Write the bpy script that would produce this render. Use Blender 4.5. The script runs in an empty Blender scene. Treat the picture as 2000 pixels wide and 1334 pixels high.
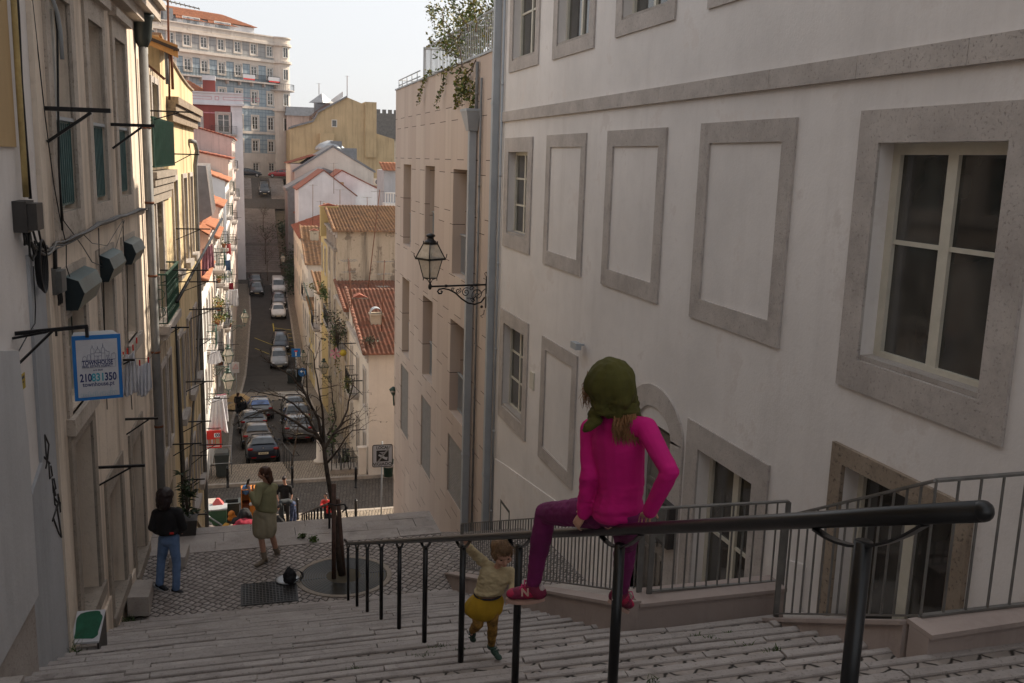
import bpy, math, random
from mathutils import Vector, Matrix, Euler, noise
random.seed(7)
scene = bpy.context.scene
COL = scene.collection

# ---------------------------------------------------------------- camera, sky, sun, exposure
FPX = 1850.0
_Y = Vector(((470-1000)/FPX, (667-300)/FPX, -1)).normalized()
_Z = Vector((287., 9410., 1817.)); _Z = (_Z - _Z.dot(_Y)*_Y).normalized()
_X = _Y.cross(_Z)
ROT = Matrix((_X, _Y, _Z))            # world = ROT @ camera direction
cam_d = bpy.data.cameras.new('camera'); cam = bpy.data.objects.new('camera', cam_d); COL.objects.link(cam)
cam_d.sensor_width = 36; cam_d.lens = 36*FPX/2000; cam_d.clip_end = 6000; cam_d.clip_start = .05
cam.matrix_world = ROT.to_4x4()
scene.camera = cam
SUN_AZ, SUN_EL = math.radians(27), math.radians(37)     # azimuth from +x towards +y
w = bpy.data.worlds.new('World'); scene.world = w; w.use_nodes = True
nt = w.node_tree; bg = nt.nodes['Background']
sky = nt.nodes.new('ShaderNodeTexSky'); sky.sky_type = 'NISHITA'; sky.sun_disc = False
sky.sun_elevation = SUN_EL; sky.sun_rotation = math.pi/2 - SUN_AZ
sky.air_density = 1.0; sky.dust_density = 2.5; sky.ozone_density = .8; sky.altitude = 50
hs = nt.nodes.new('ShaderNodeHueSaturation'); hs.inputs['Saturation'].default_value = .35; nt.links.new(sky.outputs[0], hs.inputs['Color'])
mw = nt.nodes.new('ShaderNodeMix'); mw.data_type = 'RGBA'; mw.blend_type = 'MULTIPLY'; mw.inputs[0].default_value = 1; mw.inputs[7].default_value = (1.0, .98, .97, 1); nt.links.new(hs.outputs[0], mw.inputs[6])
hz_ = nt.nodes.new('ShaderNodeMix'); hz_.data_type = 'RGBA'; hz_.inputs[0].default_value = .72; nt.links.new(mw.outputs[2], hz_.inputs[6]); hz_.inputs[7].default_value = (3.55, 3.62, 3.74, 1)   # thin high haze evens the sky out
nt.links.new(hz_.outputs[2], bg.inputs[0]); bg.inputs[1].default_value = .15
sd = bpy.data.lights.new('sun', 'SUN'); sun = bpy.data.objects.new('sun', sd); COL.objects.link(sun)
sd.energy = 5.0; sd.angle = math.radians(.5); sd.color = (1, .87, .70)
sdir = Vector((math.cos(SUN_EL)*math.cos(SUN_AZ), math.cos(SUN_EL)*math.sin(SUN_AZ), math.sin(SUN_EL)))
sun.rotation_euler = sdir.to_track_quat('Z', 'Y').to_euler(); sun.location = sdir*60
scene.view_settings.view_transform = 'Standard'; scene.view_settings.look = 'None'
scene.view_settings.exposure = 0.62; scene.view_settings.gamma = 1

# ---------------------------------------------------------------- picture point -> point on a real plane
def ray(px, py): return ROT @ Vector(((px-1000)/FPX, (667-py)/FPX, -1))
def onx(px, py, x): r = ray(px, py); return r*(x/r.x)
def ony(px, py, y): r = ray(px, py); return r*(y/r.y)
def onz(px, py, z): r = ray(px, py); return r*(z/r.z)

# ---------------------------------------------------------------- materials
MATS = {}
def _mix(nt, a, b, fac_socket, blend='MIX'):
    m = nt.nodes.new('ShaderNodeMix'); m.data_type = 'RGBA'; m.blend_type = blend
    for i, v in ((6, a), (7, b)):
        if isinstance(v, (tuple, list)): m.inputs[i].default_value = (*v[:3], 1)
        else: nt.links.new(v, m.inputs[i])
    if isinstance(fac_socket, float): m.inputs[0].default_value = fac_socket
    else: nt.links.new(fac_socket, m.inputs[0])
    return m.outputs[2]
def _noise(nt, co, scale, detail=4, rough=.6):
    n = nt.nodes.new('ShaderNodeTexNoise'); n.inputs['Scale'].default_value = scale
    n.inputs['Detail'].default_value = detail; n.inputs['Roughness'].default_value = rough
    nt.links.new(co, n.inputs['Vector']); return n.outputs[0]
def _ramp(nt, s, lo, hi):
    r = nt.nodes.new('ShaderNodeMapRange'); r.clamp = True
    r.inputs[1].default_value = lo; r.inputs[2].default_value = hi; nt.links.new(s, r.inputs[0]); return r.outputs[0]
def _math(nt, op, a, b=None, c=None):
    m = nt.nodes.new('ShaderNodeMath'); m.operation = op
    for i, v in enumerate((a, b, c)):
        if v is None: continue
        if isinstance(v, (int, float)): m.inputs[i].default_value = v
        else: nt.links.new(v, m.inputs[i])
    return m.outputs[0]
def _pos(nt, scale=(1, 1, 1), obj=False):
    if obj: g = nt.nodes.new('ShaderNodeTexCoord').outputs['Object']
    else: g = nt.nodes.new('ShaderNodeNewGeometry').outputs['Position']
    if scale != (1, 1, 1):
        m = nt.nodes.new('ShaderNodeVectorMath'); m.operation = 'MULTIPLY'
        nt.links.new(g, m.inputs[0]); m.inputs[1].default_value = scale; g = m.outputs[0]
    return g
def base(name):
    m = bpy.data.materials.new(name); m.use_nodes = True; MATS[name] = m
    return m, m.node_tree, m.node_tree.nodes['Principled BSDF']
def _bump(nt, b, h, strength, dist=.02, normal=None):
    bp = nt.nodes.new('ShaderNodeBump'); bp.inputs['Strength'].default_value = strength
    bp.inputs['Distance'].default_value = dist; nt.links.new(h, bp.inputs['Height'])
    if normal: nt.links.new(normal, bp.inputs['Normal'])
    nt.links.new(bp.outputs[0], b.inputs['Normal']); return bp.outputs[0]

def plain(name, c, rough=.6, metal=0, var=.25, scale=6, bump=.1, spec=.4, obj=False, bscale=None, bdist=.01):
    m, nt, b = base(name); co = _pos(nt, obj=obj)
    n = _noise(nt, co, scale)
    d = tuple(v*(1-var) for v in c); l = tuple(min(1, v*(1+var*.6)) for v in c)
    nt.links.new(_mix(nt, d, l, _ramp(nt, n, .3, .7)), b.inputs['Base Color'])
    b.inputs['Roughness'].default_value = rough; b.inputs['Metallic'].default_value = metal
    b.inputs['Specular IOR Level'].default_value = spec
    if bump: _bump(nt, b, _noise(nt, co, bscale or scale*8), bump, bdist)
    return m
def plaster(name, c, dirt=(.2, .17, .14), amt=.35, streak=.5, patch=None, pamt=.0, bump=.25):
    """painted render: broad tone shifts, vertical rain streaks, patches of wear"""
    m, nt, b = base(name); co = _pos(nt)
    n1 = _noise(nt, co, .55, 5); n2 = _noise(nt, _pos(nt, (2.6, 2.6, .16)), 1.0, 5, .65); n3 = _noise(nt, co, 9, 5)
    col = _mix(nt, tuple(v*.86 for v in c), tuple(min(1, v*1.06) for v in c), _ramp(nt, n1, .3, .7))
    st = _math(nt, 'MULTIPLY', _ramp(nt, n2, .5, .78), streak*amt*1.6)
    col = _mix(nt, col, dirt, st)
    sp = _math(nt, 'MULTIPLY', _ramp(nt, n3, .55, .8), amt*.45)
    col = _mix(nt, col, dirt, sp)
    if patch:
        pn = _ramp(nt, _noise(nt, co, 1.1, 6, .7), 1-pamt-.04, 1-pamt)
        col = _mix(nt, col, patch, pn)
    nt.links.new(col, b.inputs['Base Color']); b.inputs['Roughness'].default_value = .92
    b.inputs['Specular IOR Level'].default_value = .2
    _bump(nt, b, _math(nt, 'ADD', _noise(nt, co, 28, 3), _math(nt, 'MULTIPLY', _noise(nt, co, 3, 2), 1.5)), bump, .012)
    return m
def stone(name, c, c2, scale=14, pit=.5, dirt=(.06, .05, .045), amt=.5, bump=.5, cells=None):
    """limestone with pits and veins"""
    m, nt, b = base(name); co = _pos(nt)
    col = _mix(nt, c, c2, _ramp(nt, _noise(nt, co, 1.6, 6, .7), .35, .65))
    v = nt.nodes.new('ShaderNodeTexVoronoi'); v.inputs['Scale'].default_value = scale*2.2; nt.links.new(_pos(nt, (1, 1, .6)), v.inputs['Vector'])
    if cells:   # every slab its own tone
        v.inputs['Scale'].default_value = 1; v.inputs['Randomness'].default_value = .6
        for l in list(v.inputs['Vector'].links): nt.links.remove(l)
        nt.links.new(_pos(nt, (cells[0], cells[1], 0)), v.inputs['Vector']); sc_ = nt.nodes.new('ShaderNodeSeparateColor'); nt.links.new(v.outputs['Color'], sc_.inputs[0])
        col = _mix(nt, col, tuple(x*.6 for x in c2), _math(nt, 'MULTIPLY', sc_.outputs[0], .35))
    pits = _math(nt, 'MULTIPLY', _ramp(nt, _noise(nt, co, scale*2.4, 4, .7), .56, .68), pit)
    col = _mix(nt, col, dirt, pits)
    col = _mix(nt, col, dirt, _math(nt, 'MULTIPLY', _ramp(nt, _noise(nt, co, 2.3, 5, .7), .55, .8), amt))
    nt.links.new(col, b.inputs['Base Color']); b.inputs['Roughness'].default_value = .85
    b.inputs['Specular IOR Level'].default_value = .25
    h = _math(nt, 'SUBTRACT', _noise(nt, co, scale*3, 5, .7), _math(nt, 'MULTIPLY', pits, 1.0))
    _bump(nt, b, h, bump, .012)
    return m
def cobble(name, c, c2, joint, size=.1, rot=45, width=.09, jit=.35, dirt=.4):
    """square setts laid on the diagonal with open joints"""
    m, nt, b = base(name)
    g = _pos(nt); 
    nz = nt.nodes.new('ShaderNodeTexNoise'); nz.inputs['Scale'].default_value = 6; nt.links.new(g, nz.inputs['Vector'])
    a = nt.nodes.new('ShaderNodeVectorMath'); a.operation = 'SCALE'; a.inputs['Scale'].default_value = size*jit*1.4
    nt.links.new(nz.outputs['Color'], a.inputs[0])
    ad = nt.nodes.new('ShaderNodeVectorMath'); ad.operation = 'ADD'; nt.links.new(g, ad.inputs[0]); nt.links.new(a.outputs[0], ad.inputs[1])
    mp = nt.nodes.new('ShaderNodeMapping'); mp.inputs['Rotation'].default_value = (0, 0, math.radians(rot))
    mp.inputs['Scale'].default_value = (1/size, 1/size, 0)
    nt.links.new(ad.outputs[0], mp.inputs['Vector'])
    v = nt.nodes.new('ShaderNodeTexVoronoi'); v.feature = 'DISTANCE_TO_EDGE'; v.voronoi_dimensions = '2D'
    v.inputs['Scale'].default_value = 1; v.inputs['Randomness'].default_value = jit; nt.links.new(mp.outputs[0], v.inputs['Vector'])
    v2 = nt.nodes.new('ShaderNodeTexVoronoi'); v2.voronoi_dimensions = '2D'
    v2.inputs['Scale'].default_value = 1; v2.inputs['Randomness'].default_value = jit; nt.links.new(mp.outputs[0], v2.inputs['Vector'])
    sep = nt.nodes.new('ShaderNodeSeparateColor'); nt.links.new(v2.outputs['Color'], sep.inputs[0])
    col = _mix(nt, c, c2, sep.outputs[0])
    col = _mix(nt, col, tuple(x*.45 for x in c), _math(nt, 'MULTIPLY', _ramp(nt, _noise(nt, g, .8, 6, .7), .45, .75), dirt))
    e = _ramp(nt, v.outputs['Distance'], width*.35, width)
    col = _mix(nt, joint, col, e)
    nt.links.new(col, b.inputs['Base Color']); b.inputs['Roughness'].default_value = .78; b.inputs['Specular IOR Level'].default_value = .3
    dome = _ramp(nt, v.outputs['Distance'], 0., .3)
    _bump(nt, b, _math(nt, 'ADD', dome, _math(nt, 'MULTIPLY', _noise(nt, g, 40, 3), .25)), .9, .02)
    return m
def tilemat(name, c, c2, c3=(.12, .09, .07), moss=.3, scale=3.5):
    m, nt, b = base(name); co = _pos(nt)
    v = nt.nodes.new('ShaderNodeTexVoronoi'); v.inputs['Scale'].default_value = scale; nt.links.new(co, v.inputs['Vector'])
    sep = nt.nodes.new('ShaderNodeSeparateColor'); nt.links.new(v.outputs['Color'], sep.inputs[0])
    col = _mix(nt, c, c2, sep.outputs[0])
    col = _mix(nt, col, c3, _math(nt, 'MULTIPLY', _ramp(nt, _noise(nt, co, 2.2, 6, .7), .5, .72), moss))
    nt.links.new(col, b.inputs['Base Color']); b.inputs['Roughness'].default_value = .85; b.inputs['Specular IOR Level'].default_value = .2
    _bump(nt, b, _noise(nt, co, 30, 3), .3, .01)
    return m
def glass(name='window_glass', c=(.02, .022, .025), rough=.06, spec=1.0):
    m, nt, b = base(name); co = _pos(nt)
    nt.links.new(_mix(nt, c, tuple(v*2.6 for v in c), _ramp(nt, _noise(nt, co, 1.1, 2), .42, .58)), b.inputs['Base Color'])
    b.inputs['Roughness'].default_value = rough; b.inputs['Specular IOR Level'].default_value = spec
    _bump(nt, b, _noise(nt, co, 1.2, 1), .06, .02)
    return m

# ---------------------------------------------------------------- mesh building
class MB:
    def __init__(s): s.v = []; s.f = []; s.sm = []; s.mi = []
    def add(s, vs, fs, smooth=False, mi=0):
        o = len(s.v); s.v.extend([tuple(p) for p in vs]); s.f.extend([tuple(i+o for i in f) for f in fs])
        s.sm.extend([smooth]*len(fs)); s.mi.extend([mi]*len(fs)); return s
    def box(s, x0, y0, z0, x1, y1, z1, mi=0):
        x0, x1 = sorted((x0, x1)); y0, y1 = sorted((y0, y1)); z0, z1 = sorted((z0, z1))
        return s.add([(x0,y0,z0),(x1,y0,z0),(x1,y1,z0),(x0,y1,z0),(x0,y0,z1),(x1,y0,z1),(x1,y1,z1),(x0,y1,z1)],
              [(0,3,2,1),(4,5,6,7),(0,1,5,4),(1,2,6,5),(2,3,7,6),(3,0,4,7)], mi=mi)
    def hexa(s, p, mi=0):   # p: 8 points bottom 4 (ccw) + top 4
        return s.add(p, [(0,3,2,1),(4,5,6,7),(0,1,5,4),(1,2,6,5),(2,3,7,6),(3,0,4,7)], mi=mi)
    def quad(s, *p, mi=0): return s.add(p, [tuple(range(len(p)))], mi=mi)
    def prism(s, poly, ext, mi=0):   # poly: list of points, ext: vector
        n = len(poly); e = Vector(ext); a = [Vector(p) for p in poly]; b = [p+e for p in a]
        fs = [tuple(range(n))[::-1], tuple(range(n, 2*n))] + [(i, (i+1) % n, n+(i+1) % n, n+i) for i in range(n)]
        return s.add(a+b, fs, mi=mi)
    def bar(s, p, q, wd, hd=None, up=(0, 0, 1), mi=0):   # square bar between points
        p = Vector(p); q = Vector(q); d = (q-p).normalized(); u = Vector(up)
        if abs(d.dot(u)) > .97: u = Vector((1, 0, 0))
        a = d.cross(u).normalized()*(wd/2); c = a.cross(d).normalized()*((hd or wd)/2)
        return s.hexa([p-a-c, p+a-c, q+a-c, q-a-c, p-a+c, p+a+c, q+a+c, q-a+c], mi=mi)
    def tube(s, pts, r, seg=8, smooth=True, cap=True, mi=0):
        pts = [Vector(p) for p in pts]; rs = r if isinstance(r, (list, tuple)) else [r]*len(pts)
        vs = []; n = len(pts); pa = None
        for i, p in enumerate(pts):
            d = (pts[min(i+1, n-1)]-pts[max(i-1, 0)])
            d = d.normalized() if d.length > 1e-9 else Vector((0, 0, 1))
            if pa is None:
                u = Vector((0, 0, 1)) if abs(d.z) < .9 else Vector((1, 0, 0)); pa = d.cross(u).normalized()
            else: pa = (pa - d*pa.dot(d)).normalized()
            pb = d.cross(pa)
            for k in range(seg):
                t = 2*math.pi*k/seg; vs.append(p + pa*math.cos(t)*rs[i] + pb*math.sin(t)*rs[i])
        fs = [(i*seg+k, i*seg+(k+1) % seg, (i+1)*seg+(k+1) % seg, (i+1)*seg+k) for i in range(n-1) for k in range(seg)]
        if cap: fs += [tuple(range(seg))[::-1], tuple((n-1)*seg+k for k in range(seg))]
        return s.add(vs, fs, smooth, mi)
    def lathe(s, prof, c=(0, 0, 0), seg=16, smooth=True, mi=0, sx=1, sy=1):
        vs = []; n = len(prof)
        for r, z in prof:
            for k in range(seg):
                t = 2*math.pi*k/seg; vs.append((c[0]+r*sx*math.cos(t), c[1]+r*sy*math.sin(t), c[2]+z))
        fs = [(i*seg+k, i*seg+(k+1) % seg, (i+1)*seg+(k+1) % seg, (i+1)*seg+k) for i in range(n-1) for k in range(seg)]
        fs += [tuple(range(seg))[::-1], tuple((n-1)*seg+k for k in range(seg))]
        return s.add(vs, fs, smooth, mi)
    def ell(s, c, r, seg=12, rings=7, smooth=True, mi=0, rot=None):
        c = Vector(c); vs = []; R = rot or Matrix.Identity(3)
        for j in range(1, rings):
            ph = math.pi*j/rings
            for k in range(seg):
                t = 2*math.pi*k/seg
                vs.append(c + R @ Vector((r[0]*math.sin(ph)*math.cos(t), r[1]*math.sin(ph)*math.sin(t), r[2]*math.cos(ph))))
        vs += [c+R @ Vector((0, 0, r[2])), c-R @ Vector((0, 0, r[2]))]; N = len(vs)
        fs = [(j*seg+k, (j+1)*seg+k, (j+1)*seg+(k+1) % seg, j*seg+(k+1) % seg) for j in range(rings-2) for k in range(seg)]
        fs += [(N-2, k, (k+1) % seg) for k in range(seg)] + [(N-1, (rings-2)*seg+(k+1) % seg, (rings-2)*seg+k) for k in range(seg)]
        return s.add(vs, fs, smooth, mi)
    def xf(s, M, i0=0):
        for i in range(i0, len(s.v)): s.v[i] = tuple(M @ Vector(s.v[i]))
        return s
    def build(s, name, mat, parent=None, **tags):
        me = bpy.data.meshes.new(name); me.from_pydata(s.v, [], s.f); me.update()
        for m in (mat if isinstance(mat, (list, tuple)) else [mat]): me.materials.append(MATS[m] if isinstance(m, str) else m)
        if s.f:
            me.polygons.foreach_set('use_smooth', s.sm); me.polygons.foreach_set('material_index', s.mi)
        o = bpy.data.objects.new(name, me); COL.objects.link(o)
        if parent:
            o.parent = parent
            o.matrix_parent_inverse = PINV.get(parent.name, Matrix.Identity(4))
        for k, v in tags.items(): o[k] = v
        return o
PINV = {}
def thing(name, label, cat, loc=(0, 0, 0), rz=0, group=None, local=False):
    """Empty at the thing's base. local=True: parts are modelled round the origin; otherwise in world coordinates."""
    o = bpy.data.objects.new(name, None); COL.objects.link(o); o.location = loc; o.rotation_euler = (0, 0, rz)
    o.empty_display_size = .2; o['label'] = label; o['category'] = cat
    if group: o['group'] = group
    if not local:
        PINV[o.name] = (Matrix.Translation(Vector(loc)) @ Matrix.Rotation(rz, 4, 'Z')).inverted()
    return o
def tag(o, label, cat, group=None):
    o['label'] = label; o['category'] = cat
    if group: o['group'] = group
    return o
def struct(mb, name, mat): o = mb.build(name, mat); o['kind'] = 'structure'; return o
def stuff(mb, name, mat, label=None):
    o = mb.build(name, mat); o['kind'] = 'stuff'
    if label: o['label'] = label
    return o
def dup(root, loc=None, rz=None, label=None, scale=None):
    m = {}
    def cp(o, par):
        c = o.copy(); COL.objects.link(c)
        if par: c.parent = par; c.matrix_parent_inverse = o.matrix_parent_inverse.copy()
        for ch in KIDS(o): cp(ch, c)
        return c
    r = cp(root, None)
    if loc is not None: r.location = loc
    if rz is not None: r.rotation_euler = (0, 0, rz)
    if scale: r.scale = scale
    if label: r['label'] = label
    return r
def KIDS(o): return [c for c in COL.objects if c.parent == o]

class Fac:
    """a vertical wall plane: a = metres along it, h = world height, d = metres out of it"""
    def __init__(s, o, u, out): 
        s.o = Vector((*o[:2], 0)); s.u = Vector((*u[:2], 0)).normalized(); s.n = Vector((*out[:2], 0)).normalized()
        s.n = (s.n - s.u*s.n.dot(s.u)).normalized()
    def p(s, a, h, d=0): return s.o + s.u*a + s.n*d + Vector((0, 0, h))
    def px(s, X, Y):
        r = ray(X, Y); t = s.o.dot(s.n)/r.dot(s.n); q = r*t
        return (q-s.o).dot(s.u), q.z
    def box(s, mb, a0, a1, h0, h1, d0, d1, mi=0):
        mb.hexa([s.p(a0,h0,d0), s.p(a1,h0,d0), s.p(a1,h0,d1), s.p(a0,h0,d1), s.p(a0,h1,d0), s.p(a1,h1,d0), s.p(a1,h1,d1), s.p(a0,h1,d1)], mi); return s
    def poly(s, mb, pts, d0, d1, mi=0): mb.prism([s.p(a, h, d0) for a, h in pts], s.n*(d1-d0), mi)
    def wall(s, mb, a0, a1, h0, h1, holes, depth=.25, mi=0, cell=None):
        """front sheet with real openings and their reveals; holes: (a0,a1,h0,h1)"""
        A = sorted({a0, a1} | {x for q in holes for x in q[:2] if a0 < x < a1})
        H = sorted({h0, h1} | {x for q in holes for x in q[2:4] if h0 < x < h1})
        for i in range(len(A)-1):
            for j in range(len(H)-1):
                ca, ch = (A[i]+A[i+1])/2, (H[j]+H[j+1])/2
                if any(q[0] < ca < q[1] and q[2] < ch < q[3] for q in holes): continue
                mb.quad(s.p(A[i],H[j]), s.p(A[i+1],H[j]), s.p(A[i+1],H[j+1]), s.p(A[i],H[j+1]), mi=mi)
        for q in holes:
            c = [(q[0],q[2]),(q[1],q[2]),(q[1],q[3]),(q[0],q[3])]
            for k in range(4):
                (x, y), (x2, y2) = c[k], c[(k+1) % 4]
                mb.quad(s.p(x,y), s.p(x2,y2), s.p(x2,y2,-depth), s.p(x,y,-depth), mi=mi)
    def frame(s, mb, a0, a1, h0, h1, w, d0, d1, mi=0, bottom=True, wt=None, wb=None):
        wt = wt or w; wb = wb or w
        s.box(mb, a0, a0+w, h0+(wb if bottom else 0), h1-wt, d0, d1, mi); s.box(mb, a1-w, a1, h0+(wb if bottom else 0), h1-wt, d0, d1, mi)
        s.box(mb, a0, a1, h1-wt, h1, d0, d1, mi)
        if bottom: s.box(mb, a0, a1, h0, h0+wb, d0, d1, mi)
def window(F, par, a0, a1, h0, h1, fm='frame_cream', pm='window_glass', dep=.2, fw=.06, cols=2, bars=(), name='window', mid=.09, sub=True):
    """framed casement set back in its opening; pane is a sub-part"""
    mb = MB(); F.frame(mb, a0, a1, h0, h1, fw, -dep, -dep+.06)
    for k in range(1, cols):
        c = a0+(a1-a0)*k/cols; F.box(mb, c-mid/2, c+mid/2, h0+fw, h1-fw, -dep, -dep+.055)
    for b in bars:
        hh = h0+(h1-h0)*b
        for k in range(cols):
            x0 = a0+(a1-a0)*k/cols+(mid/2 if k else fw); x1 = a0+(a1-a0)*(k+1)/cols-(mid/2 if k < cols-1 else fw)
            F.box(mb, x0, x1, hh-.02, hh+.02, -dep, -dep+.045)
    wo = mb.build(name, fm, par)
    g = MB(); g.quad(F.p(a0+.01,h0+.01,-dep+.02), F.p(a1-.01,h0+.01,-dep+.02), F.p(a1-.01,h1-.01,-dep+.02), F.p(a0+.01,h1-.01,-dep+.02))
    g.build('pane', pm, wo)
    return wo
def wo_inv(o):
    """inverse of the full world matrix of a part, for sub-parts modelled in world coordinates"""
    M = Matrix.Identity(4)   # parts are modelled in world space: their own matrix_world is identity
    return M
def sub(mb, name, mat, part, **t):
    """sub-part of a part modelled in the same coordinates as the part"""
    o = mb.build(name, mat, None, **t); o.parent = part; return o

def tile_roof(mb, e0, e1, r0, r1, col=.24, row=.4, amp=.045, mi=0):
    """barrel-tiled slope between eave line e0-e1 and ridge line r0-r1"""
    e0, e1, r0, r1 = map(Vector, (e0, e1, r0, r1))
    W = max((e1-e0).length, (r1-r0).length); L = ((r0-e0).length+(r1-e1).length)/2
    nc = max(2, int(W/col)); nr = max(1, int(L/row))
    nrm = (e1-e0).cross(r0-e0).normalized()
    if nrm.z < 0: nrm = -nrm
    prof = [(0, 0), (.12, .7), (.3, 1), (.5, .7), (.62, 0), (.8, -.25)]
    vs = []; cols = []
    for c in range(nc):
        for (t, z) in prof: cols.append(((c+t)/nc, z))
    cols.append((1, 0)); n = len(cols)
    for r in range(nr):
        for top in (0, 1):
            v = (r+top)/nr; lift = .035*(1-top)+.0
            for (u, z) in cols:
                p = e0.lerp(e1, u).lerp(r0.lerp(r1, u), v)
                j = .008*noise.noise(Vector((u*W*2, r*3.1, W)))
                vs.append(p+nrm*(z*amp*(1.12 if not top else .9)+lift+j))
    fs = []
    for r in range(nr):
        b = r*2*n
        for i in range(n-1): fs.append((b+i, b+i+1, b+n+i+1, b+n+i))
        if r:
            pb = (r-1)*2*n+n
            for i in range(n-1): fs.append((pb+i, pb+i+1, b+i+1, b+i))
    # eave ends closed down to the deck
    o = len(vs)
    for (u, z) in cols: vs.append(e0.lerp(e1, u)-nrm*.03)
    for i in range(n-1): fs.append((i, o+i, o+i+1, i+1))
    # deck
    k = len(vs); vs += [e0-nrm*.03, e1-nrm*.03, r1-nrm*.03, r0-nrm*.03]; fs.append((k, k+1, k+2, k+3))
    mb.add(vs, fs, True, mi)
def ridge(mb, p, q, r=.11, mi=0):
    p = Vector(p); q = Vector(q); n = max(1, int((q-p).length/.42))
    for i in range(n):
        a = p.lerp(q, i/n); b = p.lerp(q, (i+1.08)/n)
        mb.tube([a, b], [r*1.1, r*.9], 8, mi=mi)
plaster('plaster_offwhite', (.76, .72, .695), dirt=(.38, .33, .30), amt=.3, streak=.35, patch=(.70,.65,.62), pamt=.38)
plaster('plaster_cream', (.74, .635, .53), dirt=(.23, .18, .14), amt=.6, streak=.8, bump=.5)
plaster('plaster_tan', (.52, .37, .20), dirt=(.3, .2, .12), amt=.3)
plaster('plaster_grey', (.55, .55, .56), dirt=(.2, .19, .19), amt=.3)
plaster('plaster_bluegrey', (.42, .43, .45), dirt=(.17, .17, .18), amt=.45)
plaster('plaster_yellow', (.70, .56, .34), dirt=(.2, .15, .09), amt=.6, streak=1.0)
plaster('plaster_white', (.76, .75, .72), dirt=(.35, .31, .27), amt=.3)
plaster('plaster_whitecool', (.70, .71, .74), dirt=(.42, .42, .44), amt=.3)
plaster('plaster_pink', (.62, .50, .46), dirt=(.25, .2, .18), amt=.6, streak=.8)
plaster('plaster_pinkwhite', (.68, .61, .54), dirt=(.33, .27, .24), amt=.35)
plaster('plaster_ochre', (.50, .385, .235), dirt=(.22, .17, .1), amt=.55, streak=.9)
plaster('plaster_red', (.27, .075, .065), dirt=(.12, .05, .05), amt=.35)
plaster('plaster_brightyellow', (.58, .45, .22), dirt=(.3, .2, .08), amt=.3)
plaster('plaster_old', (.55, .46, .35), dirt=(.16, .13, .1), amt=.9, streak=.9, patch=(.27, .22, .17), pamt=.4, bump=.7)
plaster('plaster_parapet', (.40, .33, .30), dirt=(.15, .11, .1), amt=.5)
stone('limestone_trim', (.40, .36, .335), (.54, .49, .455), dirt=(.21, .18, .165), pit=.6, amt=.5, bump=.6)
stone('limestone_rough', (.26, .205, .155), (.36, .29, .225), scale=11, pit=.75, dirt=(.07, .055, .045), amt=.7, bump=1.0)
stone('limestone_sill', (.44, .40, .37), (.36, .32, .29), dirt=(.13, .11, .1), amt=.45)
stone('limestone_dark', (.27, .235, .20), (.36, .31, .26), scale=9, dirt=(.06, .05, .045), pit=.6, amt=.5)
stone('step_stone', (.45, .41, .39), (.34, .305, .285), scale=16, dirt=(.11, .09, .08), pit=.45, amt=.6, bump=.6, cells=(.85, 2.85))
stone('castle_stone', (.13, .12, .115), (.2, .185, .17), scale=1.2, pit=.6, dirt=(.05, .05, .05), bump=1)
cobble('cobbles_landing', (.40, .355, .33), (.27, .235, .215), (.04, .034, .03), size=.108, rot=40, width=.12, jit=.3)
cobble('cobbles_steps', (.40, .35, .32), (.28, .245, .22), (.035, .03, .026), size=.165, rot=45, width=.085, jit=.42)
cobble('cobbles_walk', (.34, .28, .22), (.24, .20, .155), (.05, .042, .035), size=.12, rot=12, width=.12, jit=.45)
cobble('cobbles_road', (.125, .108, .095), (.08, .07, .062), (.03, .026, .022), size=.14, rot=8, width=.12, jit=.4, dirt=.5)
plain('asphalt', (.040, .036, .034), .85, var=.35, scale=1.2, bump=.3, bscale=60)
plain('kerb_stone', (.33, .29, .25), .8, scale=3, var=.3)
plain('earth', (.10, .085, .06), .95, scale=.5, var=.4)
tilemat('tile_orange', (.44, .18, .095), (.30, .12, .07), moss=.35)
tilemat('tile_red', (.27, .115, .075), (.16, .08, .055), moss=.7)
tilemat('tile_old', (.34, .19, .10), (.20, .12, .08), c3=(.09, .08, .05), moss=.75)
tilemat('tile_old_red', (.33, .11, .07), (.22, .085, .06), c3=(.12, .10, .08), moss=.4)
plain('zinc', (.21, .215, .23), .5, .4, var=.2, scale=2)
plain('zinc_light', (.42, .44, .46), .5, .3, var=.2, scale=2)
glass('window_glass', (.024,.023,.021), .06); glass('glass_pale', (.16, .17, .18), .12); glass('lamp_glass', (.42, .36, .30), .3)
glass('car_glass', (.015, .018, .022), .04, .8); glass('car_glass_blue', (.05, .09, .22), .1, .7)
plain('frame_cream', (.58, .545, .46), .5, var=.1); plain('frame_white', (.72, .70, .66), .5, var=.1)
plain('frame_dark', (.035, .045, .045), .5, var=.2); plain('frame_green', (.03, .065, .05), .5, var=.2)
plain('door_grey', (.25, .225, .20), .6, var=.2); plain('door_dark', (.06, .052, .045), .6, var=.4, scale=3)
plain('iron_black', (.012, .012, .014), .38, .3, var=.3, scale=20, spec=.5)
plain('iron_teal', (.075, .15, .15), .5, .1, var=.3); plain('iron_green', (.02, .07, .05), .5, .1, var=.3)
plain('steel_grey', (.21, .205, .195), .5, .5, var=.25, scale=5); plain('pipe_grey', (.36, .385, .41), .5, var=.12, scale=2)
plain('pipe_dirty', (.21, .21, .21), .7, var=.3, scale=3); plain('pipe_yellow', (.42, .31, .13), .6, var=.4, scale=5)
plain('cable_black', (.01, .01, .011), .5); plain('cable_grey', (.12, .11, .1), .6)
plain('box_brown', (.045, .04, .038), .5, var=.2); plain('box_grey', (.12, .12, .115), .6)
plain('shutter_box', (.055, .10, .105), .35, .3, var=.35, scale=3); plain('shutter_box_dark', (.012, .022, .027), .4, .2)
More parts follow.
